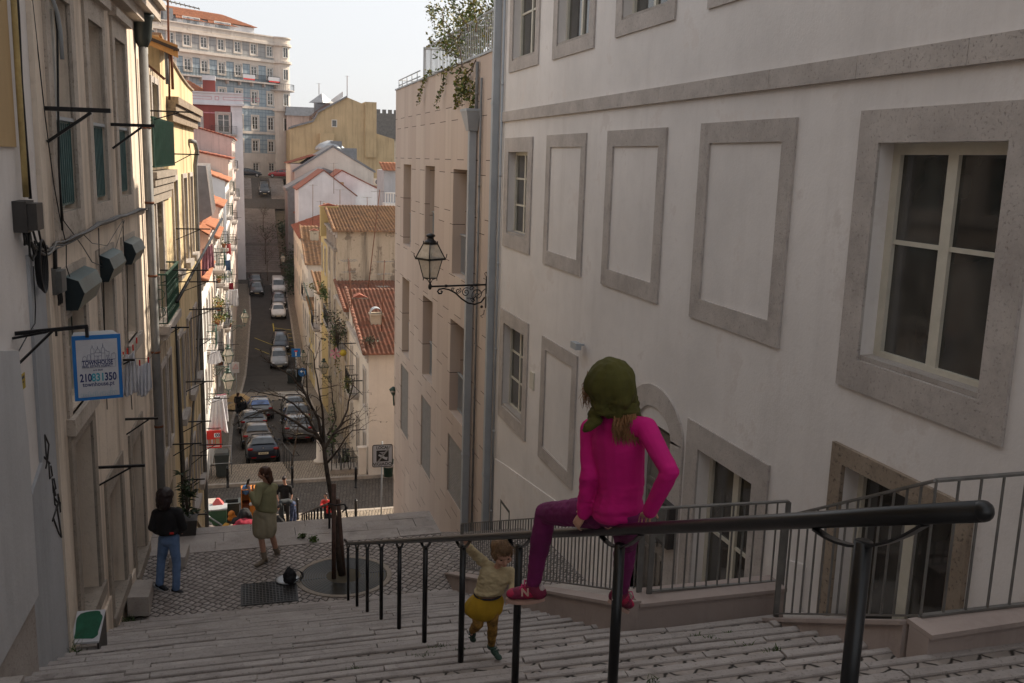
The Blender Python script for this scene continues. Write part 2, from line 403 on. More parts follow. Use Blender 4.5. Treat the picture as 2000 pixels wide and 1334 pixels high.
plain('shutter_slats', (.42, .39, .36), .6, var=.15); plain('wood', (.28, .17, .09), .7, var=.35, scale=4)
plain('wood_pale', (.40, .30, .19), .7, var=.3, scale=4); plain('wood_dark', (.07, .045, .03), .7, var=.35)
plain('terracotta', (.42, .16, .075), .8); plain('rust', (.16, .06, .03), .8, var=.4)
plain('awning_orange', (.55, .27, .09), .8, var=.15); plain('laundry_white', (.66, .66, .70), .9, var=.1, bump=.5, bscale=12, bdist=.03)
plain('laundry_black', (.015, .013, .02), .9); plain('laundry_pink', (.55, .25, .30), .9); plain('laundry_blue', (.06, .11, .2), .9)
plain('sign_blue', (.018, .16, .46), .4, var=.1); plain('sign_white', (.52, .52, .55), .45, var=.06)
plain('ink_navy', (.03, .04, .14), .5, var=0, bump=0); plain('ink_teal', (.05, .33, .42), .5, var=0, bump=0)
plain('sign_red', (.62, .035, .03), .4, var=.08); plain('ink_dark', (.025, .022, .022), .5, var=0, bump=0); plain('ink_white', (.8, .8, .8), .5, var=0, bump=0)
plain('sign_grey', (.34, .33, .33), .45, var=.12); plain('sign_yellow', (.5, .36, .04), .6)
plain('road_yellow', (.42, .33, .05), .8, var=.4); plain('road_white', (.5, .48, .45), .8, var=.4, scale=3)
plain('bark', (.075, .055, .042), .9, var=.4, scale=12, bump=.6); plain('bark_young', (.10, .07, .05), .9, var=.4, scale=12)
plain('leaf', (.075, .12, .03), .6, var=.5, scale=3); plain('leaf_dark', (.03, .055, .02), .6, var=.5, scale=3)
plain('leaf_yellow', (.22, .19, .04), .6, var=.5, scale=3); plain('grass', (.07, .12, .025), .8, var=.5)
plain('stake_wood', (.11, .065, .05), .85, var=.35, scale=10, bump=.5)
plain('bin_plastic', (.035, .042, .042), .5, var=.2); plain('bin_green', (.05, .12, .07), .5, var=.2)
plain('skin', (.50, .28, .20), .55, var=.12, scale=5, bump=.05); plain('skin_dark', (.28, .15, .10), .55, var=.12, scale=5, bump=.05)

def flecked(name, c, fleck, thr=.7):
    m, nt, b = base(name); co = _pos(nt); f = _ramp(nt, _noise(nt, co, 26, 4, .7), thr, thr+.01); g = _ramp(nt, _noise(nt, co, 3, 3), .5, .7)
    col = _mix(nt, c, tuple(v*2.2 for v in c), g); col = _mix(nt, col, fleck, f); nt.links.new(col, b.inputs['Base Color'])
    b.inputs['Roughness'].default_value = .34; b.inputs['Specular IOR Level'].default_value = .4; _bump(nt, b, _noise(nt, co, 40, 3), .12, .004)
flecked('rail_paint', (.006, .0065, .0075), (.32, .30, .27), .72)
stone('limestone_stained', (.43, .375, .32), (.53, .465, .41), scale=10, pit=.6, dirt=(.12,.10,.085), amt=.7, bump=.6)
# ================================================================ SETTING
XR = 5.5
LW = Fac((-1.80-.035*15, 0), (.035, 1), (1, -.035))        # left wall plane
RW = Fac((XR, 0), (0, 1), (-1, 0))                         # right wall plane
def xl(y): return -1.80+.035*(y-15)
STREET = [(41.5,-14.32),(44.2,-14.34),(46.4,-15.0),(53,-16.1),(64,-17.7),(75,-19.0),(84,-20.0),(90,-20.5),(95,-20.3),(102,-19.4),(109,-18.5),(120,-17.6),(128.5,-16.9)]
def lerp_tab(tab, y):
    if y <= tab[0][0]: return tab[0][1]
    for (a, b), (c, d) in zip(tab, tab[1:]):
        if y <= c: return b+(d-b)*(y-a)/(c-a)
    return tab[-1][1]
def sz(y): return lerp_tab(STREET, y)
# rough ground sheet below everything, out to the horizon
prof = [(-3000,-30),(-60,-12),(-12,-2.0),(.3,-1.9),(14,-7.5),(18,-7.6),(34,-15),(46,-15.9),(84,-21.2),(92,-21.2),(128,-18),(142,-14),(153,-9.5),(172,-5.2),(185,-4.6),(230,2),(262,7),(330,8),(700,-10),(4500,-40)]
mb = MB(); xs = [-4000,-400,-60,-12,0,6,18,70,400,4000]
for (y, z) in prof:
    for x in xs: mb.v.append((x, y, z-.25+ (0 if abs(x) < 30 else .6*math.sin(x*.05+y*.02))))
n = len(xs)
for j in range(len(prof)-1):
    for i in range(n-1): mb.f.append((j*n+i, j*n+i+1, (j+1)*n+i+1, (j+1)*n+i)); mb.sm.append(True); mb.mi.append(0)
struct(mb, 'ground', 'earth')

def flight(name, y0, y1, z0, z1, n, xl_f, xr_f, seed, slab_d=.08, infill='cobbles_steps'):
    """stone-edged steps: a row of slabs along each nosing, small setts behind; all one structure"""
    rnd = random.Random(seed); mb = MB(); run = (y1-y0)/n; rise = (z0-z1)/n
    for i in range(n):
        ya, yb = y0+i*run, y0+(i+1)*run; zt = z0-rise*(i+1) if z0 > z1 else z0-rise*i
        if z0 > z1: ya2, yb2, front = ya, yb, yb          # going down away from the camera: nosing at far edge yb
        a, b = xl_f(ya), xr_f((ya+yb)/2)
        # setts
        mb.quad((a,ya,zt-.022),(b,ya,zt-.022),(b,yb-slab_d+.02,zt-.018),(a,yb-slab_d+.02,zt-.018), mi=1)
        x = a-.0+rnd.uniform(-1.2, 0)
        while x < b:
            L = rnd.uniform(.75, 1.55); x0 = max(x, a); x1 = min(x+L-.012, b)
            if x1-x0 > .05:
                dz0, dz1 = rnd.uniform(-.008, .008), rnd.uniform(-.008, .008); dy = rnd.uniform(-.012, .012)
                s = slab_d+rnd.uniform(-.015, .02); c = .014; zb = zt-rise-.03
                yb_ = yb+dy
                P = []
                for (xx, dz) in ((x0, dz0), (x1, dz1)):
                    P += [(xx,yb_-s,zb),(xx,yb_,zb),(xx,yb_,zt-c+dz),(xx,yb_-c,zt+dz),(xx,yb_-s+c*.5,zt+dz),(xx,yb_-s,zt-c*.6+dz)]
                fs = [(k, (k+1) % 6, 6+(k+1) % 6, 6+k) for k in range(6)]+[(5,4,3,2,1,0),(6,7,8,9,10,11)]
                mb.add(P, fs)
            x += L
    return struct(mb, name, ['step_stone', infill])
Z_L = -6.9
flight('stone_stairs', .47, 14.17, -1.323, Z_L, 39, lambda y: xl(y)-.35, lambda y: 5.52 if y < 4.8 else ((4.32+(y-4.8)*.15) if y < 7.2 else 3.3), 3)
mb = MB(); mb.quad((-6,-8,-1.335),(8,-8,-1.335),(8,.49,-1.335),(-6,.49,-1.335)); struct(mb, 'upper_landing', 'cobbles_landing')
# landing with its tread of long slabs at the far edge
mb = MB(); mb.quad((-2.6,14.1,Z_L-.006),(3.45,14.1,Z_L-.006),(3.45,16.6,Z_L-.006),(-2.6,16.6,Z_L-.006))
for (ya,za,yb,zb) in ((13.9,-6.93,16.5,-7.12),(16.5,-7.12,18,-7.55),(18,-7.55,23.3,-9.75),(23.3,-9.75,34.75,-14.31)): mb.quad((3.42,ya,za),(5.6,ya,za),(5.6,yb,zb),(3.42,yb,zb))
struct(mb, 'cobbled_landing', 'cobbles_landing')
mb = MB(); r_ = random.Random(5)
for (ya, yb) in ((16.5,16.92),(16.925,17.34),(17.345,17.66)):
    x = -2.4+r_.uniform(0,.5)
    while x < 3.44:
        L = r_.uniform(.9,1.7); mb.box(x, ya, Z_L-.3, min(x+L-.008,3.46), yb, Z_L+r_.uniform(0,.01)); x += L
struct(mb, 'landing_edge_slabs', 'step_stone')
flight('lower_stone_stairs', 17.66, 34.7, Z_L, -14.3, 50, lambda y: -3.2, lambda y: 3.44, 11)
# areaway floor beside the stairs (a cobbled ramp at the foot of the right wall)
mb = MB(); mb.quad((3.4,7.0,-4.12),(5.55,7.0,-4.12),(5.55,14.2,-7.0),(3.4,14.2,-7.0)); mb.quad((4.2,4.7,-3.16),(5.55,4.7,-3.16),(5.55,7.0,-4.12),(4.2,7.0,-4.12))
struct(mb, 'areaway_floor', 'limestone_sill')
# cross street
ZC = -14.3
mb = MB(); mb.quad((-30,34.68,ZC),(40,34.68,ZC),(40,37.3,ZC),(-30,37.3,ZC)); struct(mb, 'near_pavement', 'cobbles_walk')
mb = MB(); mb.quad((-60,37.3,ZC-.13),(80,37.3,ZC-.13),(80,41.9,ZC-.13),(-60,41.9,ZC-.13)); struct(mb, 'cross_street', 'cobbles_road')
mb = MB()
for (a, b, y) in ((-30, 40, 37.22), (-30, 40, 41.5)):
    x = a
    while x < b: mb.box(x, y, ZC-.3, x+.985, y+.2, ZC+.008+random.uniform(0,.006)); x += 1
struct(mb, 'kerb', 'kerb_stone')
mb = MB(); mb.quad((-30,41.7,ZC),(-1.0,41.7,ZC),(-1.0,44.3,ZC),(-30,44.3,ZC)); mb.quad((4.4,41.7,ZC),(30,41.7,ZC),(30,44.3,ZC),(4.4,44.3,ZC)); mb.quad((-1.0,41.7,ZC),(4.4,41.7,ZC),(4.4,44.3,ZC),(-1.0,44.3,ZC))
struct(mb, 'far_pavement', 'cobbles_walk')
def strip(name, mat, xa, xb, ys, dz, kind=True):
    mb = MB()
    for (y, y2) in zip(ys, ys[1:]):
        mb.quad((xa(y),y,sz(y)+dz),(xb(y),y,sz(y)+dz),(xb(y2),y2,sz(y2)+dz),(xa(y2),y2,sz(y2)+dz))
    return struct(mb, name, mat)
YS = [44.3,46.4,53,64,75,84,90,95,102,109,120,128.5]
def fl(y): return -1.73+(y-42)*.0125       # left facade line of the lower street
def fr(y): return 5.3+(y-42)*.008
def kl(y): return -.95 if y < 64 else (-.95+(y-64)*.034 if y < 110 else .65)
def kr(y): return 4.5+(y-44)*.009
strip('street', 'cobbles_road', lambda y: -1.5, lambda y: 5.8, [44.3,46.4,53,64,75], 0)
strip('asphalt_street', 'asphalt', lambda y: -1.5, lambda y: 6, YS[4:], 0)
strip('left_pavement', 'cobbles_walk', lambda y: fl(y)-1, kl, YS, .11)
strip('right_pavement', 'cobbles_walk', kr, lambda y: fr(y)+1.5, YS, .11)
mb = MB()
for f_ in (kl, kr):
    for (y, y2) in zip(YS, YS[1:]):
        n = int((y2-y)/1.2)+1
        for k in range(n):
            u, v = y+(y2-y)*k/n, y+(y2-y)*(k+.97)/n; xa, xb = f_(u)-.09, f_(v)-.09
            mb.hexa([(xa,u,sz(u)-.1),(xa+.18,u,sz(u)-.1),(xb+.18,v,sz(v)-.1),(xb,v,sz(v)-.1),(xa,u,sz(u)+.125),(xa+.18,u,sz(u)+.125),(xb+.18,v,sz(v)+.125),(xb,v,sz(v)+.125)])
struct(mb, 'street_kerb', 'kerb_stone')
mb = MB(); mb.quad((-40,74.2,sz(74.2)+.02),(40,74.2,sz(74.2)+.02),(40,79.5,sz(79.5)+.02),(-40,79.5,sz(79.5)+.02)); struct(mb, 'side_street', 'cobbles_walk')
# painted markings
mb = MB()
for k in range(5): mb.quad((2.5,74.9+k*.85,sz(75+k*.8)+.03),(4.6,74.9+k*.85,sz(75+k*.8)+.03),(4.6,75.35+k*.85,sz(75.4+k*.8)+.034),(2.5,75.35+k*.85,sz(75.4+k*.8)+.034))
struct(mb, 'crossing_stripes', 'road_white')
mb = MB()
def ln(xa, ya, xb, yb, wd):
    n = 6
    for k in range(n):
        a, b = k/n, (k+1)/n; X0, Y0, X1, Y1 = xa+(xb-xa)*a, ya+(yb-ya)*a, xa+(xb-xa)*b, ya+(yb-ya)*b
        if abs(xb-xa) > abs(yb-ya): mb.quad((X0,Y0,sz(Y0)+.012),(X1,Y1,sz(Y1)+.012),(X1,Y1+wd,sz(Y1+wd)+.012),(X0,Y0+wd,sz(Y0+wd)+.012))
        else: mb.quad((X0,Y0,sz(Y0)+.012),(X0+wd,Y0,sz(Y0)+.012),(X1+wd,Y1,sz(Y1)+.012),(X1,Y1,sz(Y1)+.012))
ln(3.0,97,3.0,108,.12)
for k in range(7): ln(3.0,98+k*1.4,4.9,97+k*1.4,.12)
ln(.9,99.5,3.0,96.5,.12); ln(.9,103,3.0,100,.12)
struct(mb, 'yellow_road_lines', 'road_yellow')
# far stairs climbing the opposite hill
def far_flight(name, y0, y1, z0, z1, n, xa, xb, seed):
    rnd = random.Random(seed); mb = MB(); run = (y1-y0)/n; rise = (z1-z0)/n
    for i in range(n):
        ya = y0+i*run; zt = z0+rise*(i+1)
        mb.box(xa, ya, zt-rise-.02, xb, ya+.2, zt, 0)
        mb.quad((xa,ya+.2,zt-.01),(xb,ya+.2,zt-.01),(xb,ya+run,zt-.01),(xa,ya+run,zt-.01), mi=1)
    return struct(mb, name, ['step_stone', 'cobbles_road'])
F0 = -16.9
mb = MB()
def flat(xa, xb, ya, yb, za, zb): mb.quad((xa,ya,za),(xb,ya,za),(xb,yb,zb),(xa,yb,zb))
flat(-.9,6.5,128.4,132.2,-16.9,-15.7)
flat(-.9,6.8,141.0,143.0,-12.9,-12.75); flat(-.9,7,153.5,158,-8.3,-7.0); flat(1.6,4.6,158,171,-7.0,-4.05)
struct(mb, 'far_stair_landings', 'cobbles_road')
far_flight('far_stairs_lower', 132.2, 141, -15.7, -12.9, 13, -.6, 4.9, 1)
far_flight('far_stairs_upper', 143, 153.5, -12.75, -8.3, 19, -.6, 4.9, 2)
far_flight('far_stairs_side', 158, 171, -7.0, -4.05, 18, -.8, 1.6, 4); far_flight('far_stairs_beside_ramp', 158, 171, -7.0, -4.05, 18, 4.6, 6.9, 5)
mb = MB(); mb.quad((4.9,131,-16),(6.9,131,-16),(6.9,153.5,-8.6),(4.9,153.5,-8.6)); struct(mb, 'planted_bank', 'earth')
mb = MB(); mb.quad((-25,171,-4.05),(30,171,-4.05),(30,186,-3.7),(-25,186,-3.7)); struct(mb, 'upper_street', 'cobbles_walk')
# ================================================================ RIGHT SIDE: big white house
wh = thing('white_house', 'large off-white house with stone window surrounds and blind windows right of the stairs', 'house', (XR, 12, -6))
H1 = 12.0
WIN = []   # (a0,a1,h0,h1) glass openings
WIN.append((5.90, 7.42, -1.72, .26))      # near big window
WIN.append((18.34, 19.78, -1.52, .20))    # upper small window
WIN.append((18.22, 19.78, -5.35, -3.48))  # lower small window
WIN.append((9.08, 10.42, -5.4, -3.5))     # french window behind the fence
WIN.append((5.98, 7.47, -4.6, -2.75))     # rough stone window
WIN.append((18.1, 19.7, 2.05, 3.9)); WIN.append((15.1, 16.75, 2.05, 3.9)); WIN.append((12.1, 13.7, 2.1, 3.9)); WIN.append((9.1, 10.7, 2.1, 3.9)); WIN.append((5.9, 7.5, 2.1, 3.9))
DOOR = (11.55, 12.05, -6.2, -3.75)
GR = (18.9, 19.6, -8.6, -7.55)
mb = MB(); RW.wall(mb, -6, 20.55, -9.5, H1, WIN+[(11.2, 12.32, -6.6, -3.55), GR], .24)
for a, b in (((XR,20.55),(16,20.55)), ((16,20.55),(16,-6)), ((16,-6),(XR,-6))):
    mb.quad((*a,-9.5),(*b,-9.5),(*b,H1),(*a,H1))
mb.quad((XR,-6,H1),(16,-6,H1),(16,20.55,H1),(XR,20.55,H1)); mb.box(XR+.26,-5.9,-9.4,XR+.3,20.4,H1-.1)
mb.build('wall', 'plaster_offwhite', wh)
def surround(F, par, a0, a1, h0, h1, w, d=.03, mat='limestone_trim', name='window_surround', wb=None, wt=None, seg=True):
    m = MB(); F.frame(m, a0-w, a1+w, h0-(wb or w), h1+(wt or w), w, .0015, d, wb=wb, wt=wt); return m.build(name, mat, par)
for q in WIN[:3]:
    surround(RW, wh, *q, .29)
surround(RW, wh, *WIN[3], .32)
surround(RW, wh, *WIN[4], .18, mat='limestone_rough', d=.045, wb=.1)
for q in WIN[5:]: surround(RW, wh, *q, .24, wb=.22)
# inner reveal lining of the big window and the windows themselves
for i, q in enumerate(WIN):
    a0, a1, h0, h1 = q
    if i == 3: window(RW, wh, *q, dep=.22, fw=.075, cols=2, bars=(.45,), mid=.13)
    elif i == 4: window(RW, wh, *q, dep=.22, fw=.075, cols=2, mid=.16)
    elif i == 0: window(RW, wh, *q, dep=.2, fw=.10, cols=2, bars=(.56,), mid=.12)
    else: window(RW, wh, *q, dep=.2, fw=.07, cols=2, bars=(.36, .68) if i < 3 else (.5,), mid=.08)
    m = MB(); RW.box(m, a0+.002, a1-.002, h0+.002, h0+.05, -.195, .0); m.build('window_sill', 'limestone_sill', wh)
# blind windows
for (a0, a1, h0, h1, w_) in ((8.78,10.9,-1.88,.53,.24),(11.9,14.05,-1.87,.51,.24),(15.02,17.13,-1.88,.5,.22),(15.0,17.0,-5.66,-3.25,.24)):
    m = MB(); RW.frame(m, a0, a1, h0, h1, w_, -.02, .03, wb=.26); m.build('blind_window', 'limestone_trim', wh)
# string course
m = MB()
a = 2.0
for k in range(14):
    L = 1.35+.3*((k*37) % 5)/5; RW.box(m, a, min(a+L-.006, 20.5), .84, 1.045, -.02, .05); a += L
    if a > 20.5: break
m.build('string_course', 'limestone_trim', wh)
# arched door with stone arch behind the girl
m = MB(); pts_o = []; pts_i = []
for k in range(13):
    t = math.pi*k/12; pts_o.append((11.76+.92*math.cos(t), -3.62+.62*math.sin(t))); pts_i.append((11.76+.56*math.cos(t), -3.66+.36*math.sin(t)))
for k in range(12): RW.poly(m, [pts_i[k], pts_o[k], pts_o[k+1], pts_i[k+1]], -.1, .03)
RW.box(m, 10.84, 11.2, -6.6, -3.62, -.1, .03); RW.box(m, 12.32, 12.68, -6.6, -3.62, -.1, .03)
m.build('door_arch', 'limestone_trim', wh)
m = MB(); RW.box(m, 11.2, 12.32, -6.6, -3.7, -.24, -.17)
for s in (11.28, 11.82):
    for (za, zb) in ((-6.3,-5.5),(-5.4,-4.6),(-4.5,-3.9)): RW.frame(m, s, s+.42, za, zb, .05, -.17, -.145)
dr = m.build('door', 'door_grey', wh); m = MB(); m.tube([RW.p(11.76,-5.3,-.15), RW.p(11.76,-5.3,-.08)], .025, 8); m.build('handle', 'steel_grey', dr)
# basement grating, plinth lines
m = MB(); RW.frame(m, 18.86, 19.64, -8.62, -7.5, .07, -.02, .025)
for k in range(5): RW.box(m, 19.0+k*.12, 19.02+k*.12, -8.55, -7.57, -.1, -.08)
m.build('basement_grating', 'frame_dark', wh)
for P_ in ([(20.3,-6.75),(19.5,-6.63),(14.9,-6.05),(13.0,-5.62),(13.0,-9),(20.3,-9.4)],[(8.45,-4.12),(7.95,-3.98),(7.95,-9),(8.45,-9)],[(5.42,-3.30),(4.85,-3.05),(4.0,-2.7),(4.0,-9),(5.42,-9)]): m = MB(); RW.poly(m, P_, -.02, .022); m.build('plinth', 'plaster_offwhite', wh)
# small things fixed to the wall
m = MB(); RW.box(m, 17.45, 17.7, -4.45, -4.1, 0, .03); tag(m.build('meter_cover', 'frame_cream'), 'small cream meter cover on the white wall right of the lower white window', 'meter cover')
m = MB(); RW.box(m, 10.9, 11.3, -5.05, -4.45, 0.03, .13); RW.box(m, 10.95, 11.25, -5.0, -4.5, .13, .135, 1)
tag(m.build('mailbox', ['box_brown', 'box_grey']), 'dark flat wall box beside the arched door behind the girl', 'mailbox')
m = MB(); p = RW.p(14.75, -3.0, .0); m.bar(p, p+Vector((-.12,0,0)), .03); m.box(p.x-.2,p.y-.15,p.z-.06,p.x-.1,p.y+.12,p.z+.05)
tag(m.build('security_camera', 'pipe_grey'), 'small grey camera on the white wall beside the girl\'s green headscarf', 'camera')

# downpipes
def downpipe(pts, r, mat, label, collar=3.0, square=False, extra=None, group=None):
    t = thing('downpipe', label, 'downpipe', pts[-1], group=group)
    m = MB()
    for p, q in zip(pts, pts[1:]):
        if square: m.bar(p, q, r*2, r*2, up=(0, 1, 0))
    if not square: m.tube(pts, r, 10)
    m.build('pipe', mat, t)
    m = MB(); p, q = Vector(pts[0]), Vector(pts[-1]); n = max(1, int((q-p).length/collar))
    for k in range(1, n+1):
        c = p.lerp(q, k/(n+.5)); m.box(c.x-r*1.15, c.y-r*1.15, c.z-.03, c.x+r*1.15, c.y+r*1.15, c.z+.03) if square else m.lathe([(r*1.18,-.03),(r*1.18,.03)], c, 10)
    m.build('bracket', mat, t)
    if extra: extra(t)
    return t
downpipe([(XR-.09, 20.72, 5.5), (XR-.09, 20.72, -9.4)], .075, 'pipe_grey', 'tall grey square downpipe at the corner of the white house', square=True, collar=4)
downpipe([(XR-.05, 20.3, 5.5), (XR-.05, 20.3, -9.0)], .028, 'pipe_grey', 'thin pale pipe beside the square downpipe on the white wall', collar=2)
def hopper(t):
    m = MB(); x, y, z = XR-.14, 22.75, 1.05
    m.hexa([(x-.1,y-.14,z-.35),(x+.12,y-.14,z-.35),(x+.12,y+.14,z-.35),(x-.1,y+.14,z-.35),(x-.2,y-.33,z+.1),(x+.13,y-.33,z+.1),(x+.13,y+.33,z+.1),(x-.2,y+.33,z+.1)])
    m.box(x-.21,y-.34,z+.1,x+.13,y+.34,z+.16); m.build('hopper_head', 'pipe_grey', t)
downpipe([(XR-.12, 22.75, .9), (XR-.12, 22.75, -9.5)], .085, 'pipe_grey', 'grey square downpipe with hopper head on the beige cladding', square=True, collar=5, extra=hopper)
downpipe([(XR-.05, 22.2, 1.9), (XR-.05, 22.2, -9.3)], .028, 'pipe_dirty', 'thin rusty pipe beside the hopper downpipe', collar=2.4)
downpipe([(XR-.06, 22.62, 2.3), (XR-.06, 22.62, 1.2)], .04, 'pipe_dirty', 'short overflow pipe above the hopper head', collar=2.4)

# ================================================================ beige clad building
def clad(name):
    m, nt, b = base(name); g = _pos(nt); s = nt.nodes.new('ShaderNodeSeparateXYZ'); nt.links.new(g, s.inputs[0])
    yy = _math(nt, 'ADD', s.outputs[1], s.outputs[0])
    W_ = .78; H_ = 1.38
    colm = _math(nt, 'FLOOR', _math(nt, 'DIVIDE', yy, W_))
    wn = nt.nodes.new('ShaderNodeTexWhiteNoise'); wn.noise_dimensions = '1D'; nt.links.new(colm, wn.inputs['W'])
    zz = _math(nt, 'ADD', s.outputs[2], _math(nt, 'MULTIPLY', _math(nt, 'FRACT', _math(nt, 'MULTIPLY', colm, .5)), .7))
    fz = _math(nt, 'FRACT', _math(nt, 'DIVIDE', zz, H_)); fy = _math(nt, 'FRACT', _math(nt, 'DIVIDE', yy, W_))
    hj = _math(nt, 'LESS_THAN', fz, .013); vj = _math(nt, 'LESS_THAN', fy, .012)
    wn2 = nt.nodes.new('ShaderNodeTexWhiteNoise'); wn2.noise_dimensions = '2D'
    cb = nt.nodes.new('ShaderNodeCombineXYZ'); nt.links.new(colm, cb.inputs[0]); nt.links.new(_math(nt, 'FLOOR', _math(nt, 'DIVIDE', zz, H_)), cb.inputs[1]); nt.links.new(cb.outputs[0], wn2.inputs['Vector'])
    col = _mix(nt, (.50, .40, .345), (.57, .475, .41), wn2.outputs['Value'])
    col = _mix(nt, col, (.58, .48, .41), _math(nt, 'MULTIPLY', _ramp(nt, _noise(nt, _pos(nt, (3, 3, .25)), 1, 5), .45, .75), .5))
    col = _mix(nt, col, (.3, .23, .19), _math(nt, 'MULTIPLY', _ramp(nt, _noise(nt, _pos(nt, (1.5, 1.5, .12)), 1, 5), .5, .75), .35))
    col = _mix(nt, col, (.36, .28, .23), _math(nt, 'MULTIPLY', vj, .5)); col = _mix(nt, col, (.07, .05, .045), hj)
    nt.links.new(col, b.inputs['Base Color']); b.inputs['Roughness'].default_value = .8; b.inputs['Specular IOR Level'].default_value = .25
    _bump(nt, b, _math(nt, 'SUBTRACT', _noise(nt, g, 20, 3), _math(nt, 'ADD', hj, vj)), .25, .01)
clad('beige_cladding')
bb = thing('beige_building', 'beige stone-clad building with tall recessed windows beyond the white house', 'building', (XR, 28, -12))
TOPB = 2.42
BO = [(32.05,33.6,-2.98,-.2),(27.95,29.45,-2.68,-.2),(23.72,25.35,-3.06,-.24),
      (32.2,33.7,-6.95,-4.17),(28.0,29.62,-6.85,-4.26),(23.72,25.4,-6.95,-4.32)]
BL = [(32.25,33.9,-9.9,-7.4),(28.05,29.7,-9.95,-7.55),(23.55,25.5,-9.35,-7.63)]
mb = MB(); RW.wall(mb, 21.35, 35.45, -15, TOPB, BO+BL, .5)
for a, b in (((XR,35.45),(16,35.45)), ((16,35.45),(16,20.6)), ((16,20.6),(XR,20.6))): mb.quad((*a,-15),(*b,-15),(*b,TOPB),(*a,TOPB))
mb.quad((XR,20.6,TOPB),(16,20.6,TOPB),(16,35.45,TOPB),(XR,35.45,TOPB)); mb.build('wall', 'beige_cladding', bb)
m = MB(); RW.box(m, 20.56, 21.3, -14.5, 5.5, -.3, .012); m.build('stone_pilaster', 'limestone_trim', bb)
for k, q in enumerate(BO):
    a0, a1, h0, h1 = q
    m = MB(); m.quad(RW.p(a0,h0,-.49),RW.p(a1,h0,-.49),RW.p(a1,h1,-.49),RW.p(a0,h1,-.49)); 
    RW.frame(m, a0, a1, h0, h1, .06, -.49, -.44); wo = m.build('window', 'plaster_parapet', bb)
    m = MB(); RW.box(m, a0+.08, a0+(a1-a0)*.55, h0+.1, h1-.1, -.485, -.47); m.build('pane', 'window_glass', wo)
    m = MB(); n_ = 13; ht = h0+1.05
    for j in range(n_): RW.box(m, a0+.05+(a1-a0-.1)*j/(n_-1)-.008, a0+.05+(a1-a0-.1)*j/(n_-1)+.008, h0+.04, ht, -.26, -.24)
    RW.box(m, a0, a1, ht, ht+.04, -.28, -.22); RW.box(m, a0, a1, h0+.02, h0+.05, -.27, -.23); m.build('window_railing', 'pipe_grey', bb)
for q in BL:
    a0, a1, h0, h1 = q; m = MB(); n_ = int((h1-h0)/.075)
    for j in range(n_):
        z = h0+(h1-h0)*j/n_; m.hexa([RW.p(a0,z,-.1),RW.p(a1,z,-.1),RW.p(a1,z,-.02),RW.p(a0,z,-.02),RW.p(a0,z+.05,-.1),RW.p(a1,z+.05,-.1),RW.p(a1,z+.02,-.02),RW.p(a0,z+.02,-.02)])
    m.quad(RW.p(a0,h0,-.12),RW.p(a1,h0,-.12),RW.p(a1,h1,-.12),RW.p(a0,h1,-.12)); m.build('louvre_panel', 'door_grey', bb)
m = MB(); m.box(XR-.03, 21.4, TOPB, XR+.35, 35.5, TOPB+.05); m.build('coping', 'pipe_grey', bb)
# roof terrace fence
tf = thing('terrace_fence', 'tall pale metal bar fence on the roof terrace of the beige building', 'fence', (XR+.3, 27, TOPB))
m = MB(); X_ = XR+.22; y = 21.6
while y <= 30.95: m.box(X_-.01, y-.01, TOPB+.05, X_+.01, y+.01, 3.42 if y > 21.7 else 3.5); y += .2
x = X_
while x < XR+4: m.box(x-.01, 30.98, TOPB+.05, x+.01, 31.0, 3.42); x += .2
m.build('bars', 'pipe_grey', tf)
m = MB(); m.box(X_-.025, 21.5, 3.42, X_+.025, 31.02, 3.47); m.box(X_+.025, 30.96, 3.421, XR+4, 31.02, 3.469); m.build('top_rail', 'pipe_grey', tf); m = MB(); m.box(X_-.025,21.5,TOPB+.1,X_+.025,31,TOPB+.14); m.build('bottom_rail', 'pipe_grey', tf)
m = MB(); m.box(X_-.04, 30.94, TOPB, X_+.04, 31.02, 3.5); m.build('post', 'pipe_grey', tf)
lf = thing('low_railing', 'low pale tube railing at the roof corner of the beige building', 'railing', (XR+.1, 33, TOPB))
for zz in (.12, .3): m = MB(); m.tube([(XR+.08,31,TOPB+zz+.05),(XR+.08,35.3,TOPB+zz+.05),(XR+3,35.3,TOPB+zz+.05)], .02, 6); m.build('rail', 'pipe_grey', lf)
for y in (31.5,32.5,33.5,34.5,35.25): m = MB(); m.tube([(XR+.08,y,TOPB),(XR+.08,y,TOPB+.36)], .018, 6); m.build('post', 'pipe_grey', lf)

# ================================================================ parapets and steel fences of the areaway
def steel_fence(pts, h, label, gap=.115, group=None, zoff=.06):
    """pts: base polyline; vertical bars, top and bottom rail, end posts"""
    t = thing('steel_fence', label, 'fence', pts[0], group=group)
    b = MB(); r = MB(); r2 = MB()
    for p, q in zip(pts, pts[1:]):
        p, q = Vector(p), Vector(q); n = max(1, int((Vector((q.x-p.x, q.y-p.y, 0))).length/gap))
        for k in range(0 if p == Vector(pts[0]) else 1, n+1):
            c = p.lerp(q, k/n); b.box(c.x-.0065, c.y-.0065, c.z+zoff, c.x+.0065, c.y+.0065, c.z+h)
        up = Vector((0,0,1)); r.bar(p+up*h, q+up*h, .042, .016); r2.bar(p+up*zoff, q+up*zoff, .035, .015)
    b.build('bars', 'steel_grey', t); r.build('top_rail', 'steel_grey', t); r2.build('bottom_rail', 'steel_grey', t)
    for p in (pts[0], pts[-1]): po = MB(); po.box(p[0]-.025, p[1]-.01, p[2], p[0]+.025, p[1]+.01, p[2]+h-.012); po.build('post', 'steel_grey', t)
    return t
pz = lambda y: -1.13-.407*y
